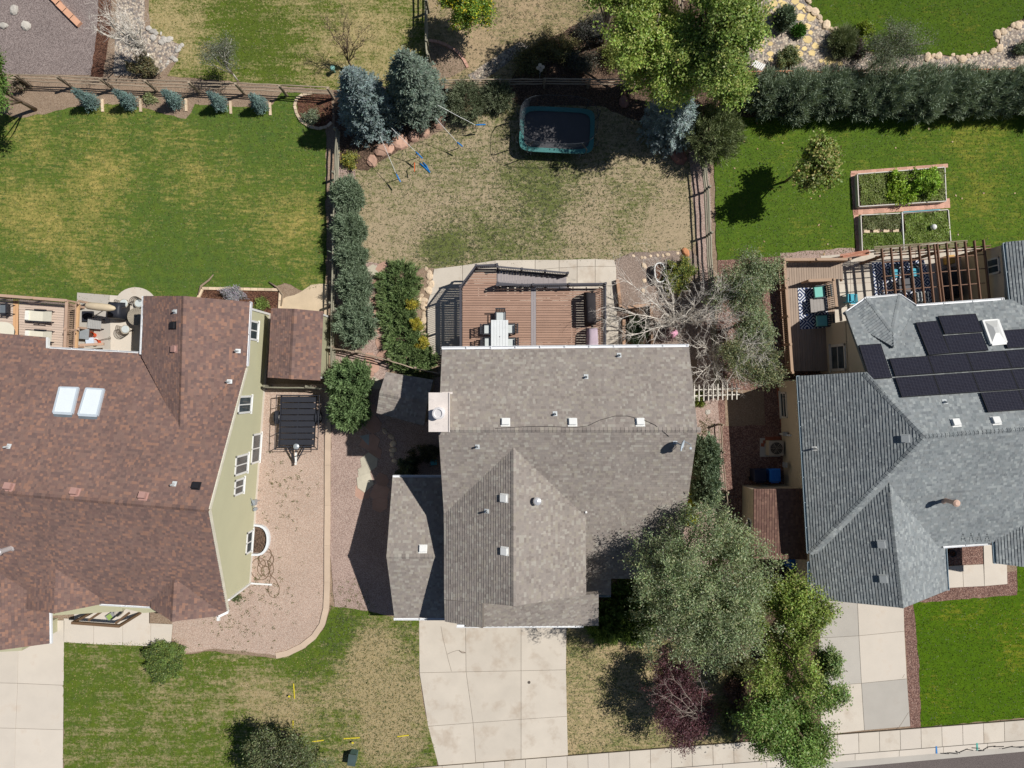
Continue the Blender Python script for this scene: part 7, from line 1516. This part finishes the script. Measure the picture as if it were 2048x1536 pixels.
JU = (.135, .18, .12); JT = (.21, .265, .17)
JW = [(696, 392, .85, 1.4, 'tall narrow juniper, topmost in the row along the west fence'), (699, 462, .9, 1.5, 'juniper in the west fence row, second from the top'), (704, 516, .85, 1.6, 'juniper in the west fence row, third from the top'), (711, 572, .95, 1.7, 'juniper in the west fence row, fourth from the top'), (711, 646, 1.15, 1.9, 'widest juniper in the west fence row, above the low slanting fence')]
for i, (x, y, r_, h_, lb) in enumerate(JW): plume('juniper', lb, x, y, (r_, r_ * 1.15, h_), 240, 80, JU, 130 + i, tip=JT, L=.26, W=.04, group='west fence junipers')
plume('juniper', 'large bright juniper at the corner of the pink gravel, upper lobe', 702, 762, (1.3, 1.2, 1.9), 230, 70, (.1, .16, .07), 140, tip=(.17, .24, .1), group='gravel corner junipers'); plume('juniper', 'large bright juniper at the corner of the pink gravel, lower lobe', 700, 818, (1.15, 1.15, 1.7), 200, 70, (.1, .16, .07), 141, tip=(.17, .24, .1), group='gravel corner junipers')
for i, (x, y, a, b_) in enumerate(((797, 560, 1.35, 1.1), (795, 596, 1.25, 1.1), (797, 634, 1.15, 1.1), (808, 676, 1.25, 1.2), (825, 716, 1.45, .9))):
    plume('spreading_juniper', 'low spreading green juniper west of the patio, %s' % ['topmost', 'second from top', 'beside the yellow shrubs', 'fourth from top', 'lowest, by the slanting fence'][i], x, y, (a, b_, .62), 100, 60, (.09, .135, .05), 150 + i, up=.2, tip=(.135, .185, .07), hc=.3, spread=.08, L=.24, W=.05, group='spreading junipers')
for i in range(10):
    x = 1530 + i * 63; y = 190 - i * .8 + (i % 2) * 4
    plume('hedge_juniper', 'grey green juniper in the long hedge of the right lawn, number %s from the left' % ['one', 'two', 'three', 'four', 'five', 'six', 'seven', 'eight', 'nine', 'ten'][i], x, y, (1.2 + .3 * ((i * 7) % 5) / 4, 1.25 + .25 * ((i * 3) % 4) / 3, 1.7 + .5 * ((i * 5) % 7) / 6), 240, 66, (.145, .185, .125), 170 + i, tip=(.23, .275, .195), L=.3, W=.04, group='hedge junipers')
plume('juniper', 'dark green juniper hugging the east side of the middle house', 1412, 915, (.75, 1.3, 1.5), 200, 60, (.085, .13, .08), 190, tip=JT, group='east side junipers'); plume('juniper', 'second juniper on the east side, nearer the big front tree', 1412, 975, (.8, 1.3, 1.6), 200, 60, (.085, .13, .08), 191, tip=JT, group='east side junipers')
for i, (x, y, a) in enumerate(((1262, 1205, 1.35), (1212, 1245, 1.2), (1270, 1250, 1.1))): plume('spreading_juniper', 'bright green spreading juniper by the middle driveway, %s' % ['part nearest the porch', 'part touching the driveway', 'part under the tree'][i], x, y, (a, a, .9), 130, 64, (.085, .135, .025), 195 + i, up=.3, tip=(.16, .22, .05), hc=.4, group='driveway junipers')
plume('feathery_pine', 'feathery light green pine right of the dark blue spruce', 1426, 270, (1.65, 1.7, 1.7), 240, 60, (.15, .18, .09), 199, L=.3, W=.04, tip=(.17, .2, .09), hc=1.5, cat='pine'); plume('grey_shrub', 'feathery grey green shrub at the back fence right of the spruces', 932, 205, (1.15, 1.3, 1.1), 190, 56, (.12, .145, .085), 200, L=.2, W=.03, tip=(.16, .18, .11), cat='shrub'); plume('grey_shrub', 'smaller feathery shrub at the back fence near trampoline', 995, 192, (.9, 1.0, .8), 130, 50, (.12, .145, .085), 201, L=.2, W=.03, tip=(.16, .18, .11), cat='shrub')
plume('grass_clump', 'ornamental grass clump on the flagstone plot by the lawn edge', 1685, 85, (.75, .75, .7), 120, 40, (.12, .15, .07), 202, L=.4, W=.025, tip=(.18, .2, .1), cat='grass'); plume('grass_clump', 'dark rounded evergreen on the flagstone plot', 1568, 38, (.5, .6, .8), 120, 40, (.05, .08, .045), 203, tip=JT, cat='shrub'); plume('grass_clump', 'small bright green tuft on the flagstone plot', 1597, 62, (.32, .32, .35), 60, 40, (.07, .16, .03), 204, L=.15, cat='shrub')
# ---------------------------------------------------------------- deciduous trees
CW = (.2, .265, .06); CT = (.36, .38, .13)
tree('tall_tree', 'tall yellow green tree at the top, left crown', 1312, 55, 6.5, (2.3, 3.3, 2.5), 480, 100, CW, 210, L=.15, W=.085, clr=.32, bark=m_bark_grey, tip=CT, tipf=.14, group='tall yellow green trees', r0=.2); tree('tall_tree', 'tall yellow green tree at the top, right crown', 1442, 60, 7.8, (2.3, 3.1, 2.8), 420, 100, (.18, .245, .06), 211, L=.15, W=.085, clr=.32, bark=m_bark_grey, tip=CT, tipf=.1, group='tall yellow green trees', r0=.2)
tree('tall_tree', 'lower yellow green tree drooping over the back fence', 1345, 138, 5.6, (1.9, 1.8, 1.7), 240, 95, CW, 212, L=.15, W=.085, clr=.3, bark=m_bark_pale, tip=CT, tipf=.2, group='tall yellow green trees', r0=.14)
tree('tall_tree', 'yellow green crown beside the hedge end, farthest right', 1462, 160, 3.4, (1.4, 1.4, 1.4), 150, 95, (.17, .235, .055), 213, L=.15, W=.085, clr=.3, bark=m_bark_pale, tip=CT, tipf=.12, group='tall yellow green trees', r0=.14)
tree('young_tree', 'young tree with tan leaf tips alone on the right lawn', 1622, 325, 3.6, (1.75, 1.65, 1.4), 130, 90, (.17, .22, .055), 214, L=.15, W=.11, clr=.24, tip=(.34, .3, .12), tipf=.25, r0=.08, lobes=9)
tree('broadleaf_tree', 'large grey green tree in front of the middle house', 1405, 1170, 6.9, (3.65, 4.2, 2.6), 860, 110, (.165, .205, .105), 215, L=.12, W=.052, clr=.3, bark=m_bark_grey, tip=(.32, .34, .2), tipf=.18, r0=.2, lobes=34)
tree('broadleaf_tree', 'yellow green tree between the big grey tree and right driveway', 1565, 1285, 4.8, (2.4, 3.5, 2.0), 330, 100, (.165, .22, .05), 216, L=.14, W=.07, clr=.3, bark=m_bark, tip=(.27, .27, .1), tipf=.14, r0=.13, lobes=22, lsz=(.15, .28)); tree('broadleaf_tree', 'green tree overhanging sidewalk at the foot of right driveway', 1590, 1455, 4.6, (3.1, 2.9, 2.1), 460, 100, (.14, .22, .055), 217, L=.14, W=.07, clr=.32, bark=m_bark, tip=(.24, .26, .1), tipf=.14, r0=.16, lobes=26, lsz=(.15, .28))
tree('broadleaf_tree', 'small leafy branch crown reaching over the right driveway', 1655, 1345, 3.6, (1.0, 2.0, 1.1), 90, 90, (.15, .21, .08), 218, L=.14, W=.07, clr=.24, tip=(.24, .26, .1), tipf=.1, r0=.06, lobes=7, base=(1600, 1380), lsz=(.2, .3))
tree('maroon_tree', 'dark maroon leaved tree on the dry front lawn', 1365, 1400, 3.0, (2.0, 2.7, 1.3), 380, 70, (.1, .045, .052), 219, L=.11, W=.055, clr=.24, bark=m_bark_grey, tip=(.14, .08, .08), tipf=.15, r0=.09, nl=34)
bare_tree('bare_shrub', 'leafless grey branches in the middle of the maroon tree', (1372, 1385), [(1315, 1355, 4.2), (1312, 1388, 4.2), (1340, 1340, 4.2), (1400, 1345, 4.1), (1350, 1420, 4.1)], .05, m_bark_grey, 220, 3.6, 2, 2, tw=.55, fork=.85)
bare_tree('bare_shrub', 'dry leafless twigs at lower edge of the big grey tree', (1440, 1300), [(1425, 1265, 2.4), (1470, 1290, 2.4), (1405, 1290, 2.2), (1450, 1320, 2.2)], .035, m_bark_grey, 221, 1.4, 2, 4)
tree('round_tree', 'dark leaved round tree at the bottom of the left front lawn', 565, 1520, 2.9, (2.4, 1.8, 1.5), 250, 90, (.105, .125, .06), 222, L=.12, W=.06, clr=.26, bark=m_bark_grey, tip=(.16, .18, .09), tipf=.2, r0=.12, lobes=16, low=.3)
shrub('round_shrub', 'round green bush on the left front lawn by the walk', 327, 1322, (1.45, 1.1, 1.0), 420, 85, (.1, .145, .04), 223, tip=(.2, .24, .06), tipf=.15)
tree('edge_tree', 'leafy green tree cut by the left picture edge', -18, 168, 3.6, (1.4, 1.9, 1.8), 170, 85, (.09, .15, .035), 224, clr=.26, r0=.12)
tree('flowering_bush', 'bright yellow green bush at the top edge over the rail fence', 935, -2, 3.0, (2.0, 1.5, 1.5), 220, 90, (.12, .19, .03), 225, L=.12, W=.07, clr=.22, tip=(.5, .42, .03), tipf=.16, r0=.08, cat='bush')
tree('tall_tree', 'leafy tree cut by the picture top, left of the tall pair', 1238, -45, 6.8, (2.0, 2.2, 2.2), 260, 95, (.17, .235, .055), 226, L=.15, W=.085, clr=.3, bark=m_bark_grey, tip=CT, tipf=.1, group='tall yellow green trees', r0=.16)
tree('wispy_tree', 'wispy grey green tree left on the upper left lawn', 437, 108, 2.6, (1.15, 1.0, .9), 90, 50, (.14, .15, .11), 226, L=.1, W=.03, clr=.26, bark=m_bark_pale, r0=.06, base=(478, 165), nl=16)
bare_tree('bare_tree', 'white barked leafless tree leaning over the mulch strip', (306, 122), [(205, 30, 4.5), (225, 42, 4.0), (245, 20, 3.6), (262, 60, 3.5), (200, 62, 4.2), (285, 50, 3.0)], .15, m_bark_pale, 227, 3.5, 3, 3, fork=.2)
shrub('brown_shrub', 'dark olive shrub at the foot of the white leafless tree', 285, 135, (.95, .7, .8), 90, 60, (.1, .095, .05), 228, tip=(.2, .16, .08), tipf=.2)
bare_tree('bare_tree', 'leafless tan tree behind the left blue spruce', (702, 132), [(645, 40, 3.0), (670, 55, 3.0), (700, 50, 3.0), (725, 60, 2.8), (685, 30, 3.2), (740, 75, 2.6)], .06, m_bark, 229, 2.6, 3, 3, fork=.25)
tree('feathery_tree', 'feathery grey tree over the edge of the upper right lawn', 1790, 92, 3.0, (1.9, 1.8, 1.3), 200, 80, (.12, .14, .085), 230, L=.11, W=.03, clr=.3, bark=m_bark_grey, r0=.08)
shrub('lime_shrub', 'lime green shrub on the edge of the upper right lawn', 1730, 62, (.5, .55, .5), 60, 60, (.2, .26, .03), 231); shrub('dark_shrub', 'purple brown shrub beside the feathery grey tree', 1715, 102, (.55, .5, .5), 60, 60, (.07, .05, .05), 232); shrub('olive_shrub', 'olive bush by the white slatted bench', 1572, 118, (.75, .75, .8), 90, 70, (.13, .16, .07), 233, tip=(.24, .24, .1), tipf=.2)
shrub('silver_shrub', 'rounded grey green bush at the right picture edge in rocks', 2042, 95, (.5, .5, .5), 50, 60, (.09, .12, .07), 234)
for i, (x, y, a, cl) in enumerate(((1478, 1335, .9, (.09, .1, .04)), (1500, 1425, .9, (.1, .08, .05)), (1455, 1440, .8, (.11, .12, .05)), (1520, 1200, .9, (.13, .15, .05)), (1470, 1385, .7, (.12, .07, .055)))):
    shrub('understory_shrub', 'understory shrub beneath the front trees, %s' % ['olive, below the dry twigs', 'brownish, beside the sidewalk tree', 'between maroon tree and sidewalk', 'yellow green, near the cream shed', 'rusty, right of the maroon tree'][i], x, y, (a, a * 1.2, .7), 110, 55, cl, 290 + i, L=.1, W=.045, clr=.2, group='understory of the front trees')
# yellow groundcovers
for i, (x, y) in enumerate(((823, 608), (832, 651), (843, 685))): shrub('yellow_shrub', 'bright yellow shrub beside the spreading junipers, %s' % ['uppermost', 'middle one', 'lowest'][i], x, y, (.36, .34, .75), 90, 55, (.32, .275, .04), 240 + i, L=.07, W=.05, clr=.08, tip=(.2, .2, .03), tipf=.2, group='yellow shrubs')
for i, (x, y, a) in enumerate(((1383, 905, .35), (1386, 1000, .4), (1382, 1035, .4), (1397, 800, .4))): shrub('lime_groundcover', 'lime yellow groundcover along the east roof edge, %s' % ['upper clump', 'middle clump', 'lower clump', 'by the slatted arbor'][i], x, y, (a, a * 1.3, .3), 50, 50, (.3, .33, .02) if i < 3 else (.16, .2, .04), 245 + i, L=.08, W=.05, clr=.1, group='lime groundcover')
shrub('yellow_bush', 'yellow green bush in front of the west fence by boulders', 702, 322, (.5, .6, .5), 60, 60, (.17, .19, .05), 250, tip=(.4, .34, .06), tipf=.2); shrub('autumn_bush', 'yellow green bush right of the stock tank', 1358, 545, (.9, 1.25, 1.0), 150, 80, (.12, .155, .045), 251, tip=(.35, .32, .06), tipf=.22)
shrub('purple_shrub', 'dusty dark shrub between stock tank and yellow green bush', 1338, 538, (.4, .5, .45), 50, 50, (.1, .08, .07), 252)
# grey green trees in the east yard and the leafless pair
GR = (.165, .2, .11)
tree('grey_tree', 'grey green tree beside the right deck, topmost of three', 1492, 572, 3.2, (2.1, 1.7, 1.5), 260, 90, GR, 253, L=.11, W=.055, clr=.26, tip=(.24, .25, .14), tipf=.14, group='grey trees beside the right deck', r0=.09); tree('grey_tree', 'grey green tree beside the right deck, middle of three', 1512, 640, 3.0, (1.6, 1.7, 1.4), 210, 90, GR, 254, L=.11, W=.055, clr=.26, tip=(.24, .25, .14), tipf=.14, group='grey trees beside the right deck', r0=.09); tree('grey_tree', 'grey green tree beside the right deck, lowest of three', 1502, 722, 3.0, (1.8, 1.55, 1.4), 220, 90, (.135, .155, .08), 255, L=.11, W=.055, clr=.26, tip=(.26, .25, .13), tipf=.18, group='grey trees beside the right deck', r0=.09)
bare_tree('bare_tree', 'large leafless tree spreading over the fence beside the deck', (1352, 648), [(1225, 615, 4.2), (1250, 560, 3.8), (1290, 545, 4.0), (1325, 540, 4.0), (1405, 590, 4.6), (1440, 620, 5.0), (1250, 670, 3.6), (1460, 640, 5.0), (1300, 600, 4.2), (1450, 580, 4.6)], .1, m_bark_pale, 256, 4.5, 3, 3, fork=.12)
bare_tree('bare_tree', 'pale leafless tree over the slatted arbor', (1432, 705), [(1388, 765, 4.0), (1420, 780, 4.2), (1480, 750, 4.2), (1500, 700, 4.6), (1515, 680, 4.4), (1455, 660, 4.6), (1380, 690, 3.6), (1530, 715, 4.2)], .09, m_bark_pale, 257, 4.4, 3, 3, fork=.15)
shrub('dark_shrub', 'dark green shrub in the timber framed pit', 1273, 660, (.6, .95, .5), 100, 60, (.05, .08, .035), 258); shrub('dusky_shrub', 'dusky dead shrub with pink toys beside the timber frame', 1330, 672, (.6, .35, .35), 60, 40, (.12, .08, .08), 259)
q = P(1347, 668, .6); b = MB(); b.rock((q.x, q.y, .5), .2, None, .8, 5); b.rock((q.x + .16, q.y + .1, .5), .14, None, .8, 6); tag(b.build('toy_ball', mat('toy_pink', srgb(226, 160, 186), .5, .2, 9)), 'pink and white toy lying in the dusky shrub', 'toy')
# smaller plants
shrub('silvery_shrub', 'silvery lilac mound in the mulch bed behind the left house', 470, 588, (.85, .45, .5), 90, 60, (.3, .29, .33), 260, L=.12, W=.03, clr=.12); shrub('green_clump', 'green perennial by the left shed in the mulch bed', 525, 610, (.3, .35, .3), 30, 50, (.15, .2, .05), 261); shrub('silvery_shrub', 'silvery shrub in the paver ringed mulch circle', 620, 234, (.5, .4, .4), 60, 60, (.19, .22, .14), 262)
shrub('small_shrub', 'pale green tuft between second and third small spruces', 300, 198, (.3, .3, .3), 30, 40, (.17, .19, .09), 263); shrub('small_shrub', 'thorny brown shrub at the left end of the planting strip', 42, 172, (.6, .5, .5), 60, 40, (.16, .13, .09), 264); shrub('small_shrub', 'small plant at the front corner of the green house', 472, 1192, (.22, .25, .2), 20, 40, (.1, .12, .05), 265)
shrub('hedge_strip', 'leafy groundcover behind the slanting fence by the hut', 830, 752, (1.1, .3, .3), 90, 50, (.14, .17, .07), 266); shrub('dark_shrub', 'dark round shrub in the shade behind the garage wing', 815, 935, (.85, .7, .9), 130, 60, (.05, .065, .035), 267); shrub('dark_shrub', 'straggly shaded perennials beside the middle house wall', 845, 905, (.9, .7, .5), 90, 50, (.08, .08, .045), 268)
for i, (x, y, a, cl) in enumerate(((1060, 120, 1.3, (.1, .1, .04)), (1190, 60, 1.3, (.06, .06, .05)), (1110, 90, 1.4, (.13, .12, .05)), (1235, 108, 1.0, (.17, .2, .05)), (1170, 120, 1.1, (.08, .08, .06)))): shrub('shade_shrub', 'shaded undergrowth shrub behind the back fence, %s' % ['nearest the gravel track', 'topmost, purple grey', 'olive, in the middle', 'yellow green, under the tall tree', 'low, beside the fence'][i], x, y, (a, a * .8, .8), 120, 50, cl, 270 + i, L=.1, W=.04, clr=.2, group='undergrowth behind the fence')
# vegetables in the raised beds
shrub('leafy_plant', 'tall leafy plant in the large raised bed', 1850, 360, (.95, .8, .75), 140, 70, (.2, .31, .04), 280, z0=.35, L=.1, W=.07, clr=.12); shrub('leafy_plant', 'bright leafy plant in the middle of the large raised bed', 1800, 385, (1.0, .7, .35), 120, 70, (.22, .32, .04), 281, z0=.35, L=.1, W=.08, clr=.12); shrub('leafy_plant', 'upright bright leaves left of the tall plant', 1795, 358, (.4, .6, .35), 60, 70, (.22, .32, .04), 282, z0=.35, L=.1, W=.08, clr=.12)
def leaf_bed(label, pts, z, n, cols, seed, hmax=.14, L=.11, W=.065):
    ol = [tuple(P(x, y, z))[:2] for x, y in pts]; r = np.random.default_rng(seed); a = np.array(ol); (x0, y0), (x1, y1) = a.min(0), a.max(0)
    x = r.uniform(x0, x1, n); y = r.uniform(y0, y1, n); k = inside(ol, x, y); x, y = x[k], y[k]; n = len(x)
    hh = .5 + .5 * np.sin(x * 5.1 + seed) * np.sin(y * 4.3); d = r.normal(size=(n, 3)); d[:, 2] = d[:, 2] * .3 + .15
    c = np.array(cols)[r.integers(0, len(cols), n)] * (1.1 + .5 * hh)[:, None]; c = jit_cols(n, (.55, .55, .55), .14, .05, r) * c
    v = blades(np.stack([x, y, z + r.random(n) * hmax * hh], 1), d, r.uniform(.6, 1.3, n) * L, r.uniform(.7, 1.2, n) * W, c, 0, np.tile(np.array([[0, 0, 1.0]]), (n, 1)))
    o = bpy.data.objects.new('vegetable_patch', np_mesh('vegetable_patch', v, 4, np.clip(c, .004, .9), m_leaf)); link(o); tag(o, label, 'plants')
leaf_bed('low weedy greens filling the large raised bed', [(1719, 351), (1886, 338), (1889, 399), (1722, 409)], .37, 16000, [(.22, .27, .075), (.24, .27, .09), (.2, .27, .06)], 283)
leaf_bed('low greens round the stepping stones', [(1726, 433), (1800, 430), (1803, 457), (1727, 459)], .32, 5000, [(.17, .2, .075), (.19, .2, .09)], 284)
leaf_bed('leafy greens below the stepping stones', [(1727, 468), (1803, 466), (1804, 492), (1728, 498)], .32, 6000, [(.2, .28, .05), (.17, .24, .055)], 285)
leaf_bed('leafy greens filling the globe bed', [(1810, 430), (1893, 424), (1898, 481), (1811, 490)], .32, 10000, [(.22, .31, .06), (.23, .28, .08), (.2, .28, .06)], 286)
# ---------------------------------------------------------------- grass
def grass(name, label, key, dens, cols, L, W, blobs=(), dry=None, dryness=.3, seed=1, clump=0):
    ol, z = LAWN[key]; r = np.random.default_rng(seed); a = np.array(ol); x0, y0 = np.maximum(a.min(0), (-32, -24)); x1, y1 = np.minimum(a.max(0), (32, 24)); n = int((x1 - x0) * (y1 - y0) * dens)
    x = r.uniform(x0, x1, n); y = r.uniform(y0, y1, n)
    if clump:
        x = np.repeat(x, clump) + r.normal(0, .028, n * clump); y = np.repeat(y, clump) + r.normal(0, .028, n * clump)
    k = inside(ol, x, y); x, y = x[k], y[k]; n = len(x); ci = r.integers(0, len(cols), n); c = np.array(cols)[ci] * r.uniform(.75, 1.25, (n, 1))
    v = np.full(n, dryness)
    for bx, by, rad, wt in blobs:
        q = P(bx, by); d = np.hypot(x - q.x, y - q.y) / (rad / 33.86); v = v + wt * np.clip(1 - d, 0, 1)
    if dry is not None:
        kk = r.random(n) < np.clip(v, 0, 1)
        if clump: x, y, c, n = x[~kk], y[~kk], c[~kk], int((~kk).sum())
        else: c[kk] = np.array(dry) * r.uniform(.75, 1.2, (kk.sum(), 1))
    p = np.stack([x, y, np.full(n, z)], 1); d = r.normal(size=(n, 3)); d[:, 2] = np.abs(d[:, 2]) * .35 + .12
    vv = blades(p, d, r.uniform(.6, 1.3, n) * L, r.uniform(.7, 1.3, n) * W, c, 0, np.tile(np.array([[0, 0, 1.0]]), (n, 1)))
    o = bpy.data.objects.new(name, np_mesh(name, vv, 4, np.clip(c, .004, .9), m_leaf)); link(o); tag(o, label, 'grass', None, 'stuff')

def lk(matname):
    for k, o in [(k, o) for k in LAWN for o in COL.objects if o.name == k]:
        if o.data.materials[0].name == matname: return k
GA, GB = (.085, .15, .022), (.06, .115, .02); DY = srgb(186, 170, 118)
grass('grass', 'green mown grass of the left back lawn', lk('lawn_west'), 130, [(.115, .15, .038), (.098, .132, .036), (.14, .16, .042)], .085, .032, [(110, 420, 220, .25), (550, 450, 150, .2), (300, 300, 190, .12), (60, 250, 120, .12)], srgb(146, 142, 80), .1, 301)
grass('grass', 'patchy mown grass of the upper left lawn', lk('lawn_north_west'), 110, [(.1, .13, .026), (.12, .142, .03)], .085, .032, [(330, 60, 120, .4), (720, 90, 180, .3), (520, 120, 120, -.3)], srgb(196, 178, 124), .35, 302)
grass('grass', 'green tufts scattered over the dry middle lawn', lk('lawn_dry'), 62, [(.13, .145, .07), (.15, .155, .085), (.11, .13, .055)], .085, .032, [(1085, 360, 130, -.7), (885, 495, 70, -.9), (960, 500, 130, -.4), (1060, 490, 110, -.3), (760, 470, 130, .25), (1340, 470, 110, .35)], (1, 1, 1), .5, 303, 5)
grass('grass', 'sparse tufts on the dry plot behind the fence', lk('lawn_north_dry'), 50, [(.14, .14, .075), (.16, .15, .085)], .085, .032, [(930, 80, 80, .4)], (1, 1, 1), .45, 304, 5)
grass('grass', 'lush green grass of the right back lawn', lk('lawn_east'), 130, [(.1, .145, .026), (.088, .13, .025), (.115, .155, .03)], .085, .032, [(2000, 330, 180, .15)], srgb(146, 146, 60), .04, 305)
grass('grass', 'lush green grass of the upper right lawn', lk('lawn_north_east'), 120, [(.085, .124, .018), (.07, .108, .017)], .085, .032, [], srgb(146, 146, 60), .03, 306)
grass('grass', 'striped patchy grass of the left front lawn', lk('lawn_front_west'), 130, [(.1, .135, .024), (.085, .118, .026), (.12, .145, .03)], .085, .032, [(560, 1420, 140, .4), (740, 1290, 60, .6), (720, 1380, 90, .4), (800, 1400, 110, .35), (680, 1265, 70, -.5), (760, 1480, 110, .3)], srgb(178, 160, 108), .22, 307)
grass('grass', 'sparse tufts on the dry front lawn by the driveway', lk('lawn_front_dry'), 62, [(.13, .145, .065), (.145, .155, .075)], .085, .032, [(1140, 1300, 50, -.5)], (1, 1, 1), .5, 308, 5)
grass('grass', 'vivid green grass of the right front lawn', lk('lawn_front_east'), 130, [(.088, .138, .01), (.075, .122, .01), (.1, .148, .013)], .085, .032, [(2048, 1250, 90, .25), (2020, 1300, 60, .2)], srgb(160, 150, 50), .02, 309)
LAWN['front_patch'] = ([tuple(P(x, y))[:2] for x, y in ((640, 1300), (670, 1225), (836, 1245), (840, 1400), (872, 1540), (560, 1540), (520, 1420))], LAWN[lk('lawn_front_west')][1] + .002)
grass('grass', 'dark green tufts over the dry strip left of the middle driveway', 'front_patch', 55, [(.12, .145, .055), (.14, .155, .07), (.1, .13, .045)], .085, .032, [(680, 1265, 70, -.4)], (1, 1, 1), .45, 310, 5)
# fallen leaves on the right lawn
r = np.random.default_rng(77); n = 34; pts = np.stack([r.uniform(11.5, 30, n), r.uniform(7, 16, n), np.full(n, .07)], 1); ol, z = LAWN[lk('lawn_east')]; k = inside(ol, pts[:, 0], pts[:, 1]); pts = pts[k]; n = len(pts); c = jit_cols(n, srgb(150, 124, 88), .2, .05, r); d = r.normal(size=(n, 3)); d[:, 2] = .05
o = bpy.data.objects.new('fallen_leaves', np_mesh('fallen_leaves', blades(pts, d, r.uniform(.1, .18, n), .1, c, .9), 4, c, m_leaf)); link(o); tag(o, 'tan fallen leaves scattered over the right back lawn', 'leaves', None, 'stuff')
# weeds and litter on the gravel
r = np.random.default_rng(78); pts = []
for x, y, s, n in ((560, 980, 70, 60), (520, 1180, 60, 80), (470, 1250, 60, 60), (700, 1205, 40, 120), (1410, 860, 25, 120), (1420, 1000, 20, 60)):
    q = P(x, y); pts.append(np.stack([r.normal(q.x, s / 60, n), r.normal(q.y, s / 60, n), np.full(n, .03)], 1))
pts = np.repeat(np.vstack(pts), 8, 0) + r.normal(0, .05, (len(np.vstack(pts)) * 8, 3)) * np.array([1, 1, 0]); n = len(pts); d = r.normal(size=(n, 3)); d[:, 2] = np.abs(d[:, 2]) + .2; c = jit_cols(n, (.12, .13, .05), .25, .1, r)
o = bpy.data.objects.new('weeds', np_mesh('weeds', blades(pts, d, .1, .03, c), 4, c, m_leaf)); link(o); tag(o, 'small weeds sprouting through the gravel', 'weeds', None, 'stuff')
